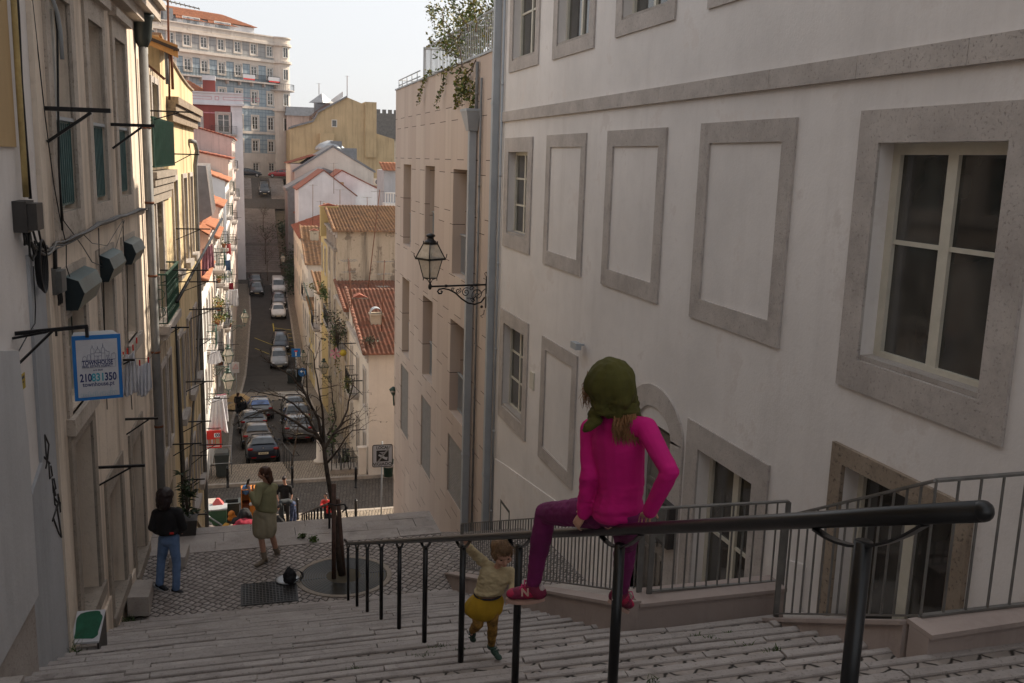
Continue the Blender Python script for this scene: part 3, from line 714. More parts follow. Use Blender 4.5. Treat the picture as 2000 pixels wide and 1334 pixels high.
# lower parapet: runs beside the stairs then turns to the wall
def parapet(label, pts, hts, th=.18):
    m = MB()
    for (p, q) in zip(pts, pts[1:]):
        d = Vector((q[0]-p[0], q[1]-p[1], 0)).normalized(); nrm = Vector((-d.y, d.x, 0))*(-th)
        P = [Vector((p[0],p[1],p[2]-.6)), Vector((q[0],q[1],q[2]-.6)), Vector((q[0],q[1],q[2]-.6))+nrm, Vector((p[0],p[1],p[2]-.6))+nrm,
             Vector(p)+Vector((0,0,hts)), Vector(q)+Vector((0,0,hts)), Vector(q)+Vector((0,0,hts))+nrm, Vector(p)+Vector((0,0,hts))+nrm]
        m.hexa(P)
        c = Vector((0,0,.035)); P2 = [v+nrm*s-d*.0 for v, s in ((P[4],-.12),(P[5],-.12),(P[6],.12),(P[7],.12))]
        m.hexa([*[v+Vector((0,0,.002)) for v in P2], *[v+c for v in P2]])
    return tag(m.build('parapet', 'plaster_parapet'), label, 'parapet')
A_ = [(3.35,14.7,pz(14.7)),(3.35,9.8,pz(9.8)),(3.35,7.28,pz(7.28))]
parapet('pinkish stone parapet stepping down beside the stairs behind the toddler and the girl', A_, .22)
parapet('low stone kerb wall crossing from the stairs to the white house at the girl\'s foot', [(3.354,7.3,-4.1),(4.85,7.3,-4.1)], .2, th=-.25)
steel_fence([(3.44,14.7,pz(14.7)+.25),(3.44,9.8,pz(9.8)+.25),(3.44,7.5,pz(7.5)+.25)], .86, 'grey steel bar fence running down behind the toddler along the areaway')
steel_fence([(3.52,7.45,-3.9),(4.9,7.45,-3.93)], .86, 'short grey steel fence crossing to the white house behind the girl')
parapet('pale stone parapet wedge below the near steel fence', [(4.70,7.16,-4.30),(4.34,4.86,-3.13)], .18)
parapet('grey stone parapet end turning to the white wall at the right edge of the stairs', [(4.18,4.66,-3.13),(5.48,4.66,-3.10)], .2, th=-.19)
steel_fence([(4.64,7.1,-4.07),(4.27,4.86,-2.94),(5.46,4.80,-2.91)], 1.0, 'grey steel bar fence in front of the rough stone window', gap=.16)

# ================================================================ black handrails on the stairs
def handrail(x, ys, zf, label, ext=(.0, .0), tube=.023, h=.95, rnd=.022):
    t = thing('handrail', label, 'handrail', (x, ys[0], zf(ys[0])-h))
    m = MB(); y0, y1 = ys[0]-ext[0], ys[-1]+ext[1]
    pts = [(x, y0-.0, zf(y0)), (x, y1, zf(y1))]
    N = 24; m.tube([(x, y0+(y1-y0)*k/N, zf(y0+(y1-y0)*k/N)) for k in range(N+1)], tube, 16)
    m.ell((x, y0, zf(y0)), (tube, tube, tube), 12, 8); m.build('rail', 'rail_paint', t)
    for i, y in enumerate(ys):
        m = MB(); zb = min(zf(y)-.93, 0); m.tube([(x, y, zf(y)-.95), (x, y, zf(y)-.062)], rnd, 12); m.build('post', 'rail_paint', t)
        m = MB(); pts = []
        for k in range(9):
            s = -1+k/4; yy = y+s*.20; pts.append((x, yy, zf(yy)-.012-.05*(1-s*s)-tube*.6))
        for p, q in zip(pts, pts[1:]): m.bar(p, q, .022, .007)
        m.build('cradle', 'rail_paint', t)
    return t
RZ = lambda y: -.045-.4185*y
YP = [1.87+.0, 3.37, 4.78, 6.15, 7.55, 8.93, 10.22, 11.5, 12.65, 13.85]
handrail(1.45, YP, lambda y: RZ(y) if y < 13.9 else RZ(13.9)-.25*(y-13.9), 'long black tube handrail down the middle of the stairs that the girl sits on', ext=(.36, .45))
handrail(1.45, [17.15+1.0*k for k in range(10)], lambda y: -6.30-.402*(y-16.9), 'second black handrail on the lower flight beyond the tree', ext=(.3,.3))
# ================================================================ LEFT SIDE: cream house by the stairs
ch = thing('cream_house', 'stained cream house with three railed windows and roller boxes left of the stairs', 'house', (-1.9, 14, -6.9))
W_UP = [(11.36,12.42),(13.52,14.54),(15.6,16.6)]
DOORS = [(11.36,12.42,-5.55,-3.32),(13.3,14.36,-6.35,-4.64),(15.45,16.55,-6.72,-4.62)]
holes = [(a,b,-.70,1.63) for a, b in W_UP]+[(a,b,-2.95,-1.5) for a, b in W_UP]+DOORS
mb = MB(); LW.wall(mb, 10.5, 19.0, -9, 2.35, holes, .42)
a, b = LW.p(10.5, 0, 0), LW.p(19.0, 0, 0)
for p, q in ((b, b+Vector((-9,0,0))), (b+Vector((-9,0,0)), a+Vector((-9,0,0))), (a+Vector((-9,0,0)), a)):
    mb.quad((p.x,p.y,-9),(q.x,q.y,-9),(q.x,q.y,2.35),(p.x,p.y,2.35))
mb.quad((a.x,a.y,2.35),(b.x,b.y,2.35),(b.x-9,b.y,2.35),(a.x-9,a.y,2.35))
mb.build('wall', 'plaster_cream', ch)
m = MB(); LW.box(m, 10.5, 19.05, 2.3, 2.5, -.1, .32); LW.box(m, 10.5, 19.05, 2.15, 2.3, -.1, .18); LW.box(m, 10.5, 19.05, 2.5, 2.6, -.1, .42); m.build('cornice', 'limestone_stained', ch)
for a, b in W_UP:
    m = MB(); LW.frame(m, a-.22, b+.22, -.98, 1.9, .22, -.02, .035, wb=.28, wt=.27); LW.box(m, a-.3, b+.3, 1.9, 2.02, -.02, .12); m.build('window_surround', 'limestone_stained', ch)
    window(LW, ch, a, b, -.7, 1.63, fm='frame_white', dep=.20, fw=.08, cols=2, mid=.10, bars=(.35,))
    r = MB(); n = 9
    for k in range(n+1):
        x = a+.03+(b-a-.06)*k/n
        LW.box(r, x-.013, x+.013, -.62, .28, -.05, -.025)
        if k < n:
            c = x+(b-a-.06)/n/2
            for hh in (-.22, -.12): r.tube([LW.p(c+.035*math.cos(t*math.pi/4), hh+.045*math.sin(t*math.pi/4), -.05) for t in range(9)], .007, 5)
            r.tube([LW.p(c+.05*math.cos(t*math.pi/6), .22+.05*math.sin(t*math.pi/6), -.05) for t in range(7)], .007, 5)
            r.tube([LW.p(c+.05*math.cos(t*math.pi/6), -.5-.05*math.sin(t*math.pi/6), -.05) for t in range(7)], .007, 5)
    LW.box(r, a, b, -.64, -.61, -.065, -.035); LW.box(r, a, b, .28, .305, -.07, -.03)
    ro = r.build('window_railing', 'iron_teal', ch)
    m = MB(); LW.box(m, a-.02, b+.02, .305, .345, -.11, .01); m.build('rail_cap', 'pipe_grey', ro)
for i, (a, b) in enumerate(W_UP):
    m = MB(); LW.frame(m, a-.17, b+.17, -3.14, -1.3, .17, .0015, .03); LW.box(m, a-.22, b+.22, -3.16, -2.97, -.02, .09); m.build('window_surround', 'limestone_stained', ch)
    m = MB(); prof = [(-1.72,0),(-1.72,.13),(-1.56,.20),(-1.42,.15),(-1.36,0)]
    if i == 0: prof = [(-1.76,0),(-1.76,.15),(-1.58,.225),(-1.44,.17),(-1.38,0)]
    m.prism([LW.p(a-.04, h, d) for h, d in prof], LW.u*(b-a+.08)); bo = m.build('roller_box', 'shutter_box', ch)
    m = MB(); m.prism([LW.p(a-.052, h-.004 if h < -1.6 else h+.004, d*1.02) for h, d in prof], LW.u*.012); m.build('box_cap', 'shutter_box_dark', bo)
    hs = -2.0 if i == 0 else (-1.74 if i == 1 else -1.62)
    m = MB(); z = -1.5
    while z > hs: LW.box(m, a+.01, b-.01, z-.045, z, -.14, -.125); z -= .05
    m.build('roller_shutter', 'shutter_slats', ch)
    window(LW, ch, a, b, -2.95, -1.5, fm='frame_cream', dep=.2, fw=.07, cols=2, mid=.08, bars=(.4,))
    for a_ in (a+.01, b-.05): m = MB(); LW.box(m, a_, a_+.04, -2.9, -1.55, -.2, -.13); m.build('shutter_guide', 'frame_dark', ch)
for i, (a, b, h0, h1) in enumerate(DOORS):
    m = MB(); LW.box(m, a-.2, a, h0, h1, .0015, .035); LW.box(m, b, b+.2, h0, h1, .0015, .035); LW.box(m, a-.2, b+.2, h1, h1+.26, .0015, .035); 
    LW.box(m, a-.2, b+.2, h0-.16, h0+.004, -.3, .07); m.build('door_surround', 'limestone_dark', ch)
    m = MB(); LW.box(m, a, b, h0, h1, -.42, -.36)
    LW.frame(m, a+.06, (a+b)/2-.03, h0+.08, h1-.1, .07, -.36, -.335); LW.frame(m, (a+b)/2+.03, b-.06, h0+.08, h1-.1, .07, -.36, -.335); dr = m.build('door', 'door_dark' if i == 0 else 'door_grey', ch)
    m = MB(); m.tube([LW.p(a+.15, h0+.95, -.33), LW.p(a+.15, h0+.95, -.26)], .02, 8); m.build('handle', 'steel_grey', dr)
for q in ((12.65, 13.1, -6.0), (14.57, 15.24, -6.55)): m = MB(); LW.box(m, q[0], q[1], -9, q[2], -.02, .03); m.build('plinth', 'plaster_cream', ch)
# the neighbour nearer the camera: tan and off-white with a grey painted band
th = thing('tan_house', 'tan and dirty off-white house with a grey painted band at the left edge', 'house', (-2.1, 8, -4.5))
mb = MB(); a, b = LW.p(-4,0,.0), LW.p(10.5,0,.0)
LW.wall(mb, -4, 10.5, -8, 6, [], .1)
for p, q in ((b, b+Vector((-9,0,0))), (b+Vector((-9,0,0)), a+Vector((-9,0,0))), (a+Vector((-9,0,0)), a)): mb.quad((p.x,p.y,-8),(q.x,q.y,-8),(q.x,q.y,6),(p.x,p.y,6))
mb.quad((a.x,a.y,6),(b.x,b.y,6),(b.x-9,b.y,6),(a.x-9,a.y,6)); mb.build('wall', 'plaster_offwhite', th)
m = MB(); LW.box(m, -4, 9.72, 0.0, 6, -.01, .02); m.build('upper_render', 'plaster_tan', th)
m = MB(); LW.poly(m, [(9.86,-1.0),(10.42,-1.05),(10.5,-8),(8.0,-8),(8.0,-4.2),(9.2,-3.3),(9.86,-3.05)], -.01, .03); m.build('painted_band', 'plaster_bluegrey', th)
m = MB(); LW.box(m, 10.48, 10.62, -8, 6, -.01, .05); m.build('pilaster', 'plaster_cream', th)
m = MB(); LW.poly(m, [(5,-1.0),(9.0,-1.75),(9.12,-2.6),(9.1,-4.1),(5,-4.1)], .0, .10); m.build('wall_pier', 'plaster_grey', th)
m = MB(); LW.poly(m, [(5,-4.1),(9.1,-4.1),(9.1,-4.9),(8.9,-6),(5,-6)], .0, .06); LW.box(m, 4.5, 9.15, -4.12, -4.04, .0, .09); m.build('stone_ledge', 'limestone_sill', th)
# graffiti: dark spray strokes on the grey band
def strokes(F, S, w, d, name, mat, label, cat, px=True):
    m = MB()
    for s in S:
        pts = [F.p(*F.px(*q), d) for q in s] if px else [F.p(*q, d) for q in s]
        m.tube(pts, w, 5)
    return tag(m.build(name, mat), label, cat)
strokes(LW, [[(80,850),(84,905),(82,915)],[(80,850),(88,868),(85,900)],[(79,893),(90,905)],[(88,905),(90,935),(95,930),(92,910)],[(95,935),(97,962),(102,955),(98,935)],[(96,948),(102,968)],
   [(98,960),(100,985),(105,990),(108,972),(111,1000),(112,978)],[(95,1018),(104,990),(113,1050),(108,1042),(97,1012)],[(101,975),(108,985),(106,965)]], .012, .032, 'graffiti', 'ink_dark', 'black sprayed graffiti scrawl running down the grey painted band', 'graffiti')
m = MB(); LW.box(m, *[LW.px(27,x)[0] for x in (728,)], LW.px(40,728)[0], LW.px(33,770)[1], LW.px(33,730)[1], .101, .108); 
a0, h0 = LW.px(27,770); a1, h1 = LW.px(40,727)
m = MB(); LW.box(m, a0, a1, h0, h1, .03, .036); LW.box(m, a0+.03, a1-.03, h0+(h1-h0)*.68, h1-.02, .036, .038, 1); LW.box(m, a0+.05, a0+.12, h0+.06, h0+(h1-h0)*.5, .036, .038, 1); LW.box(m, a0+.18, a1-.05, h0+.06, h0+(h1-h0)*.5, .036, .038, 1)
tag(m.build('sticker', ['sign_yellow', 'ink_dark']), 'small yellow and black sticker on the off-white wall at the far left', 'sticker')

# pipes and cables
def px_line(F, pts, d): return [F.p(*F.px(*q), d) for q in pts]
def pipe(pts, r, mat, label, name='pipe', cat='pipe', seg=8): 
    m = MB(); m.tube(pts, r, seg); return tag(m.build(name, mat), label, cat)
pipe(px_line(LW, [(8,-60),(14,30),(22,160),(30,280),(37,385)], .06), .027, 'pipe_yellow', 'rusty yellow gas pipe on the tan wall above the brown box')
pipe(px_line(LW, [(18,-60),(24,30),(30,160),(40,290),(48,388)], .05), .016, 'cable_black', 'thick black cable beside the yellow pipe', 'cable', 'cable')
pipe(px_line(LW, [(50,-20),(60,70),(78,230),(95,360),(108,430),(118,470)], .05), .006, 'cable_black', 'thin black cable hanging loose down the cream wall', 'cable', 'cable')
pipe(px_line(LW, [(92,-20),(100,60),(102,230),(103,320),(110,450)], .06), .012, 'cable_black', 'dark cable running down beside the first railed window', 'cable', 'cable')
pipe(px_line(LW, [(76,-20),(92,25),(98,60),(102,115)], .10), .022, 'pipe_grey', 'blue grey hose bent against the first tall window', 'hose', 'hose')
t = thing('downpipe', 'tall grey downpipe with dark hopper between the cream and yellow houses', 'downpipe', LW.p(18.0,-8,.1))
m = MB(); p0, p1 = LW.p(18.05,1.85,.12), LW.p(18.05,-8,.12); m.tube([p0,p1], .075, 12); m.build('pipe', 'pipe_dirty', t)
m = MB(); m.lathe([(.08,-.1),(.15,.05),(.17,.35),(.2,.38),(.2,.44),(.05,.45)], p0, 10); m.build('hopper_head', 'frame_dark', t)
m = MB(); m.tube([p0+Vector((0,0,.4)), p0+Vector((.02,.0,.75)), p0+Vector((.12,.05,.95))], .07, 8); m.build('elbow', 'pipe_dirty', t)
for z in (.4,-.9,-2.2,-3.6,-5.0,-6.3):
    m = MB(); m.lathe([(.082,-.02),(.082,.02)], (p0.x,p0.y,z), 12); m.build('collar', 'rust', t)
pipe([LW.p(18.25,1.6,.06), LW.p(18.25,-8,.06)], .03, 'cable_black', 'black conduit running down beside the tall grey downpipe', 'conduit', 'conduit')
# cable bundle sagging under the railed windows
rr = random.Random(3)
bund = [(40,470),(62,490),(78,492),(95,478),(130,465),(180,438),(220,425),(262,410),(283,405)]
for k in range(9):
    pts = []
    for (x, y) in bund: 
        a, h = LW.px(x, y); pts.append(LW.p(a, h+rr.uniform(-.03,.03), .05+rr.uniform(0,.05)))
    fine = []
    for p, q in zip(pts, pts[1:]):
        for s in range(3): fine.append(p.lerp(q, s/3)-Vector((0,0,.015*math.sin(math.pi*s/3))))
    m = MB(); m.tube(fine+[pts[-1]], .008+.004*(k % 3), 5)
    tag(m.build('cable', 'cable_grey' if k % 2 else 'cable_black'), 'cable in the thick bundle sagging under the railed windows', 'cable', 'cables bundled under the railed windows')
for k, (pts, r, lab) in enumerate([
    ([(103,330),(112,430),(150,480),(170,512),(190,520)], .006, 'thin loop of cable reaching the first roller box'),
    ([(118,470),(118,520),(128,550),(140,566)], .006, 'black cable dropping onto the nearest roller box'),
    ([(183,445),(184,500),(192,520),(196,690),(200,800)], .007, 'cable running down between the first and second lower windows'),
    ([(232,428),(233,470),(240,520),(242,680),(250,800)], .007, 'cable running down between the second and third lower windows'),
    ([(150,455),(170,475),(200,480),(225,440),(232,430)], .005, 'slack cable looping below the cable bundle'),
    ([(235,430),(215,490),(205,500)], .004, 'thin wire hanging to the second roller box'),
    ([(283,405),(286,470),(284,560),(292,700)], .012, 'black cable turning down beside the tall downpipe'),
    ([(52,520),(56,600),(55,632),(40,655),(20,690),(0,705)], .006, 'thin cable crossing the grey band near the sign bracket')]):
    pipe(px_line(LW, pts, .06), r, 'cable_black', lab, 'cable', 'cable', 5)
def jbox(q, mat, label, d=.16, name='junction_box'):
    (x0, y0, x1, y1) = q; a0, h1 = LW.px(x0, y0); a1, h0 = LW.px(x1, y1)
    t = thing(name, label, 'junction box', LW.p(a0,h0,0))
    m = MB(); LW.box(m, a0, a1, h0, h1, .0, d*.6); LW.box(m, a0+.02, a1-.02, h0+.02, h1-.02, d*.6, d); m.build('casing', mat, t)
    m = MB()
    for k in range(3): x = a0+(a1-a0)*(.2+.3*k); m.tube([LW.p(x,h0,.07), LW.p(x+.02,h0-.07,.07), LW.p(x+.05,h0-.12,.06)], .011, 6)
    m.build('cable_tail', 'cable_black', t); return t
jbox((22,393,42,450), 'box_brown', 'dark brown electrical box on the tan wall under the yellow pipe', d=.2)
jbox((94,527,108,570), 'box_grey', 'small grey junction box on a black conduit beside the roller box', d=.12)
pipe(px_line(LW, [(97,485),(98,530)], .05), .022, 'cable_black', 'short black conduit above the small grey junction box', 'conduit', 'conduit')
m = MB(); a, h = LW.px(62, 520)
for k in range(5):
    R1, R2 = .10+.012*k, .20+.014*k; m.tube([LW.p(a+R1*math.cos(t*math.pi/10), h+R2*math.sin(t*math.pi/10), .06+.012*k) for t in range(21)], .011, 6, cap=False)
tag(m.build('cable_coil', 'cable_black'), 'coil of black cable hanging below the brown electrical box', 'cable')
m = MB()
for pts in ([(40,452),(44,480),(50,500),(56,490)],[(46,450),(52,470),(62,485),(74,480)],[(38,455),(40,500),(46,508),(52,490),(50,470)],[(58,450),(62,470),(78,486)]): m.tube(px_line(LW, pts, .08), .011, 6)
tag(m.build('loose_cables', 'cable_black'), 'tangle of black cables leaving the brown electrical box', 'cable')

# clothes-line brackets: wall plate, arm, diagonal strut
def bracket(y, h, L, mat='iron_black', label='', strut=.28, th=.035, F=LW, frac=.7, group='clothes brackets on the left houses', back=.0):
    t = thing('wall_bracket', label, 'bracket', F.p(y, h-strut, 0), group=group)
    m = MB(); m.bar(F.p(y,h,0), F.p(y+back,h,L), th, th*.9); m.build('arm', mat, t)
    m = MB(); m.bar(F.p(y,h-strut,.01), F.p(y+back*frac,h-th*.5,L*frac), th*.8, th*.6); m.build('strut', mat, t)
    return t
bracket(11.0, .40, .64, label='heavy black wall bracket in front of the first railed window', strut=.34, th=.05)
bracket(15.1, .36, .60, label='black wall bracket beside the third railed window', strut=.34, th=.05)
bracket(12.75, -4.05, .58, label='black bracket between the first two doors', strut=.24)
bracket(15.1, -4.05, .48, label='dark bracket with a blue peg bag above the second door', strut=.24)
bracket(14.6, -3.02, .25, label='short stub bracket behind the blue and white sign', strut=.1)
bracket(18.9, .72, .85, label='thin black pole bracket above the green balcony', strut=.2, th=.03)
# estate agent's board hanging from its own bracket
t = thing('hanging_sign', 'blue and white board with printed skyline reading TOWNHOUSE on a wall bracket', 'sign', (-1.9, 9.6, -1.65))
m = MB(); m.bar((-2.0,9.3,-1.655), (-1.44,9.62,-1.655), .03, .035); m.bar((-2.0,9.2,-1.68),(-1.75,9.42,-1.665),.02,.02); m.bar((-1.98,9.3,-1.93),(-1.72,9.46,-1.67),.022,.018)
m.box(-1.46,9.6,-1.76,-1.43,9.63,-1.65); m.box(-1.70,9.48,-1.72,-1.68,9.5,-1.66); bkt = m.build('bracket_arm', 'iron_black', t)
SO = Vector((-1.585, 9.62, -2.385)); SU = Vector((.425, .10, 0)).normalized(); SN = Vector((SU.y, -SU.x, 0)); SW_, SH = .432, .635
def sp(u, v, d=0): return SO+SU*u*SW_+Vector((0,0,v*SH))+SN*d
m = MB(); m.hexa([sp(0,0,-.012),sp(1,0,-.012),sp(1,0,0),sp(0,0,0),sp(0,1,-.012),sp(1,1,-.012),sp(1,1,0),sp(0,1,0)]); board = m.build('board', 'sign_blue', t)
m = MB(); m.hexa([sp(.075,.05,0),sp(.925,.05,0),sp(.925,.05,.003),sp(.075,.05,.003),sp(.075,.935,0),sp(.925,.935,0),sp(.925,.935,.003),sp(.075,.935,.003)]); m.build('face', 'sign_white', board)
m = MB(); q0 = sp(0,1,-.01); m.hexa([sp(0,.0,-.012),sp(1,.0,-.012),sp(1,.0,-.016)+Vector((-.1,.26,0)),sp(0,0,-.016)+Vector((-.02,.26,0)),sp(0,.985,-.012),sp(1,.985,-.012),sp(1,.985,-.016)+Vector((-.1,.26,.0)),sp(0,.985,-.016)+Vector((-.02,.26,.0))]); m.build('rear_board', 'zinc_light', board)
def text(body, par, o, u, size, mat, up=(0, 0, 1), name='lettering', bold=0, align='CENTER', sx=1.0, off=.0, fit=None):
    cu = bpy.data.curves.new(name, 'FONT'); cu.body = body; cu.size = size; cu.align_x = align; cu.align_y = 'CENTER'; cu.extrude = .0008; cu.offset = off; cu.resolution_u = 3
    ob = bpy.data.objects.new(name, cu); COL.objects.link(ob)
    dg = bpy.context.evaluated_depsgraph_get(); me = bpy.data.meshes.new_from_object(ob.evaluated_get(dg)); bpy.data.objects.remove(ob)
    me.materials.clear(); me.materials.append(MATS[mat])
    if fit:
        ww = max(v.co.x for v in me.vertices)-min(v.co.x for v in me.vertices); sx = fit/ww
    u = Vector(u).normalized(); v = Vector(up).normalized(); n = u.cross(v).normalized()
    M = Matrix((u*sx, v, n)).transposed().to_4x4(); M.translation = Vector(o); me.transform(M)
    r = bpy.data.objects.new(name, me); COL.objects.link(r)
    if par: r.parent = par; r.matrix_parent_inverse = PINV.get(par.name, Matrix.Identity(4))
    return r
text('TOWNHOUSE', board, sp(.5,.575,.005), SU, .062, 'ink_navy', off=.0012, fit=.275)
text('REAL ESTATE AGENCY', board, sp(.5,.522,.005), SU, .029, 'ink_navy', off=.0004, fit=.27)
text('AMI 8528', board, sp(.5,.46,.005), SU, .022, 'ink_navy', fit=.085)
text('210', board, sp(.245,.345,.005), SU, .108, 'ink_navy', off=.0028, fit=.106); text('831', board, sp(.5,.345,.005), SU, .108, 'ink_teal', off=.0028, fit=.106); text('350', board, sp(.755,.345,.005), SU, .108, 'ink_navy', off=.0028, fit=.106)
text('townhouse.pt', board, sp(.5,.245,.005), SU, .062, 'ink_navy', off=.0006, fit=.285)
def drawing(S, o, mat, r=.0016):
    m = MB()
    for s in S:
        for (p, q) in zip(s, s[1:]): m.bar(sp(*p, .0045), sp(*q, .0045), r*2, r)
    return m.build('drawing', mat, board)
sky_l = [[(.2,.62),(.8,.62)],[(.2,.62),(.2,.665),(.24,.69),(.28,.665),(.28,.62)],[(.3,.62),(.3,.7),(.34,.71),(.36,.69),(.36,.62)],[(.37,.62),(.37,.79),(.4,.81),(.405,.85),(.41,.81),(.44,.79),(.44,.62)],
  [(.44,.73),(.47,.73),(.47,.76),(.51,.79),(.515,.83),(.52,.79),(.56,.76),(.56,.73),(.59,.73)],[(.59,.62),(.59,.79),(.62,.81),(.625,.87),(.63,.81),(.66,.79),(.66,.62)],[(.44,.68),(.59,.68)],[(.5,.62),(.5,.67),(.53,.67),(.53,.62)],
  [(.66,.76),(.7,.76),(.7,.74),(.75,.74),(.75,.7),(.7,.62)],[(.68,.65),(.7,.69),(.73,.65),(.7,.62)],[(.72,.65),(.74,.69),(.77,.65),(.74,.62)],[(.8,.62),(.8,.7),(.86,.72),(.88,.68),(.88,.62),(.78,.62)],[(.38,.72),(.43,.72)],[(.6,.72),(.65,.72)],[(.47,.73),(.56,.73)]]
drawing(sky_l, 0, 'ink_navy'); drawing([[(.18,.61),(.87,.61),(.87,.5),(.18,.5),(.18,.61)]], 0, 'ink_navy', .001)
rr = random.Random(9); s = []; u = .13
while u < .86:
    v = .075+rr.random()*.06; s.append([(u,.065),(u,v),(u+.02,v+.012),(u+.04,v),(u+.04,.065)]); u += .05
s.append([(.74,.065),(.74,.15),(.755,.18),(.77,.15),(.77,.065)]); drawing(s+[[(.12,.065),(.88,.065)]], 0, 'ink_teal', .0009)

# laundry on the line by the sign
def cloth(pts_top, drop, mat, label, name='laundry', folds=4, amp=.04, taper=0, n=Vector((0,-1,0)), group=None, cat='laundry', seed=0, sag=.03):
    """a hanging cloth: pts_top two pegged corners"""
    a, b = map(Vector, pts_top); nu, nv = 22, 16; vs = []; rnd = random.Random(seed)
    ph = rnd.random()*6; 
    for j in range(nv+1):
        v = j/nv
        for i in range(nu+1):
            u = i/nu; uu = .5+(u-.5)*(1-taper*v)
            p = a.lerp(b, uu)-Vector((0,0,sag*math.sin(math.pi*u)*(1-v)+drop*v*(1+.08*math.sin(u*5+ph))))
            p += n*(amp*(.25+v)*math.sin(u*folds*2*math.pi+ph+v*1.3)+amp*.6*math.sin(u*7+v*4+ph))
            vs.append(p)
    m = MB(); m.add(vs, [(j*(nu+1)+i, j*(nu+1)+i+1, (j+1)*(nu+1)+i+1, (j+1)*(nu+1)+i) for j in range(nv) for i in range(nu)], True)
    o = m.build(name, mat); sm = o.modifiers.new('thickness', 'SOLIDIFY'); sm.thickness = .006
    return tag(o, label, cat, group)
bx = -1.42
def at(px, py, y): return ony(px, py, y)
cloth([at(241,695,15.0), at(266,700,15.0)], .58, 'laundry_white', 'white tee shirt pegged beside the blue and white sign', seed=1, taper=-.35)
cloth([at(268,712,15.3), at(293,702,15.3)], .50, 'laundry_white', 'white cloth pegged next to the tall grey downpipe', seed=2, taper=-.2)
cloth([at(243,692,14.97), at(262,684,14.97)], .16, 'laundry_white', 'small folded white cloth pegged over the tee shirt', seed=5)
for k, (x, y) in enumerate([(241,692),(249,685),(260,678),(273,708),(290,702),(267,664)]):
    m = MB(); p = at(x, y, 15.0); m.box(p.x-.01,p.y-.02,p.z-.05,p.x+.01,p.y+.0,p.z+.04); tag(m.build('clothes_peg', 'sign_red'), 'small red clothes peg on the line beside the sign', 'clothes peg', 'red clothes pegs beside the sign')
pipe([at(150,735,14.0), at(240,700,15.0), at(292,700,15.3), at(330,655,18.5)], .004, 'cable_grey', 'clothes line carrying the white shirts beside the sign', 'clothes_line', 'clothes line', 5)

# ================================================================ balcony house and yellow house further down the stairs
bh = thing('balcony_house', 'pale grey cream house with a green screened balcony beyond the tall downpipe', 'house', (-1.7, 20.5, -9))
BHW = [(19.9,20.9,-3.2,-.65),(19.9,20.9,.4,2.0),(19.7,20.4,-6.1,-4.3),(20.8,21.4,-6.1,-4.3),(20.0,21.0,-9.6,-7.0)]
mb = MB(); LW.wall(mb, 19.0, 21.6, -12, 1.55, [q for q in BHW if q[3] < 1.5]+[(19.9,20.9,.2,1.3)], .3)
a, b = LW.p(19.0,0,0), LW.p(21.6,0,0)
for p, q in ((b, b+Vector((-9,0,0))), (a+Vector((-9,0,0)), a)): mb.quad((p.x,p.y,-12),(q.x,q.y,-12),(q.x,q.y,1.55),(p.x,p.y,1.55))
mb.quad((a.x,a.y,1.55),(b.x,b.y,1.55),(b.x-9,b.y,1.55),(a.x-9,a.y,1.55)); mb.build('wall', 'plaster_old', bh)
for q in [BHW[0], BHW[2], BHW[3], (19.9,20.9,.2,1.3)]:
    window(LW, bh, *q, dep=.22, fw=.07, cols=2, bars=(.3,.6), fm='frame_white'); surround(LW, bh, *q, .12)
m = MB(); LW.box(m, 20.0, 21.0, -9.6, -7.0, -.3, -.25); m.build('door', 'door_dark', bh)
def scroll_balcony(F, par, a0, a1, h, L, slab='limestone_trim', rail='iron_green', hr=1.0, style='scroll', pots=False):
    m = MB(); F.box(m, a0, a1, h-.16, h, -.02, L); F.box(m, a0+.1, a1-.1, h-.28, h-.162, -.02, L*.75); s = m.build('balcony_slab', slab, par)
    m = MB(); 
    for (p, q) in (((a0+.03, .0), (a0+.03, L-.04)), ((a0+.03, L-.04), (a1-.03, L-.04)), ((a1-.03, L-.04), (a1-.03, .0))):
        P = lambda t, z: F.p(p[0]+(q[0]-p[0])*t, z, p[1]+(q[1]-p[1])*t)
        ln_ = math.hypot(q[0]-p[0], q[1]-p[1]); n = max(3, int(ln_/.11))
        for k in range(n+1): m.bar(P(k/n, h+.04), P(k/n, h+hr), .014, .014)
        m.bar(P(0, h+hr), P(1, h+hr), .045, .03); m.bar(P(0, h+.06), P(1, h+.06), .02, .02); m.bar(P(0,h+hr*.8),P(1,h+hr*.8),.015,.015)
        if style == 'scroll':
            for k in range(int(ln_/.22)):
                c = (k+.5)/max(1,int(ln_/.22))
                for hh in (.28, .62): m.tube([P(c, h+hr*hh)+ (P(1,0)-P(0,0)).normalized()*(.085*math.cos(t*math.pi/5))+Vector((0,0,.1*math.sin(t*math.pi/5))) for t in range(11)], .008, 5)
    m.build('balcony_railing', rail, par)
scroll_balcony(LW, bh, 19.0, 21.3, -3.3, .28)
# corbelled stone balcony with green slatted screen
m = MB(); 
for k, (e, z0, z1) in enumerate(((.19,-.12,0),(.15,-.26,-.121),(.11,-.42,-.261),(.07,-.6,-.421))): LW.box(m, 18.72+.05*k, 22.45-.05*k, z0-.38, z1-.38, -.02, e)
m.build('balcony_slab', 'limestone_dark', bh)
m = MB(); 
for (p, q) in (((18.75,.0),(18.75,.13)),((18.75,.13),(22.4,.13)),((22.4,.13),(22.4,0))):
    P = lambda t, z: LW.p(p[0]+(q[0]-p[0])*t, z, p[1]+(q[1]-p[1])*t); ln_ = math.hypot(q[0]-p[0], q[1]-p[1]); n = max(1, int(ln_/.09))
    for k in range(n+1): m.bar(P(k/n,-.3)+Vector((.02*(k % 2),0,0)), P(k/n,.62)+Vector((.02*(k % 2),0,0)), .055, .012)
    for z in (-.28,.6): m.bar(P(0,z),P(1,z),.03,.03)
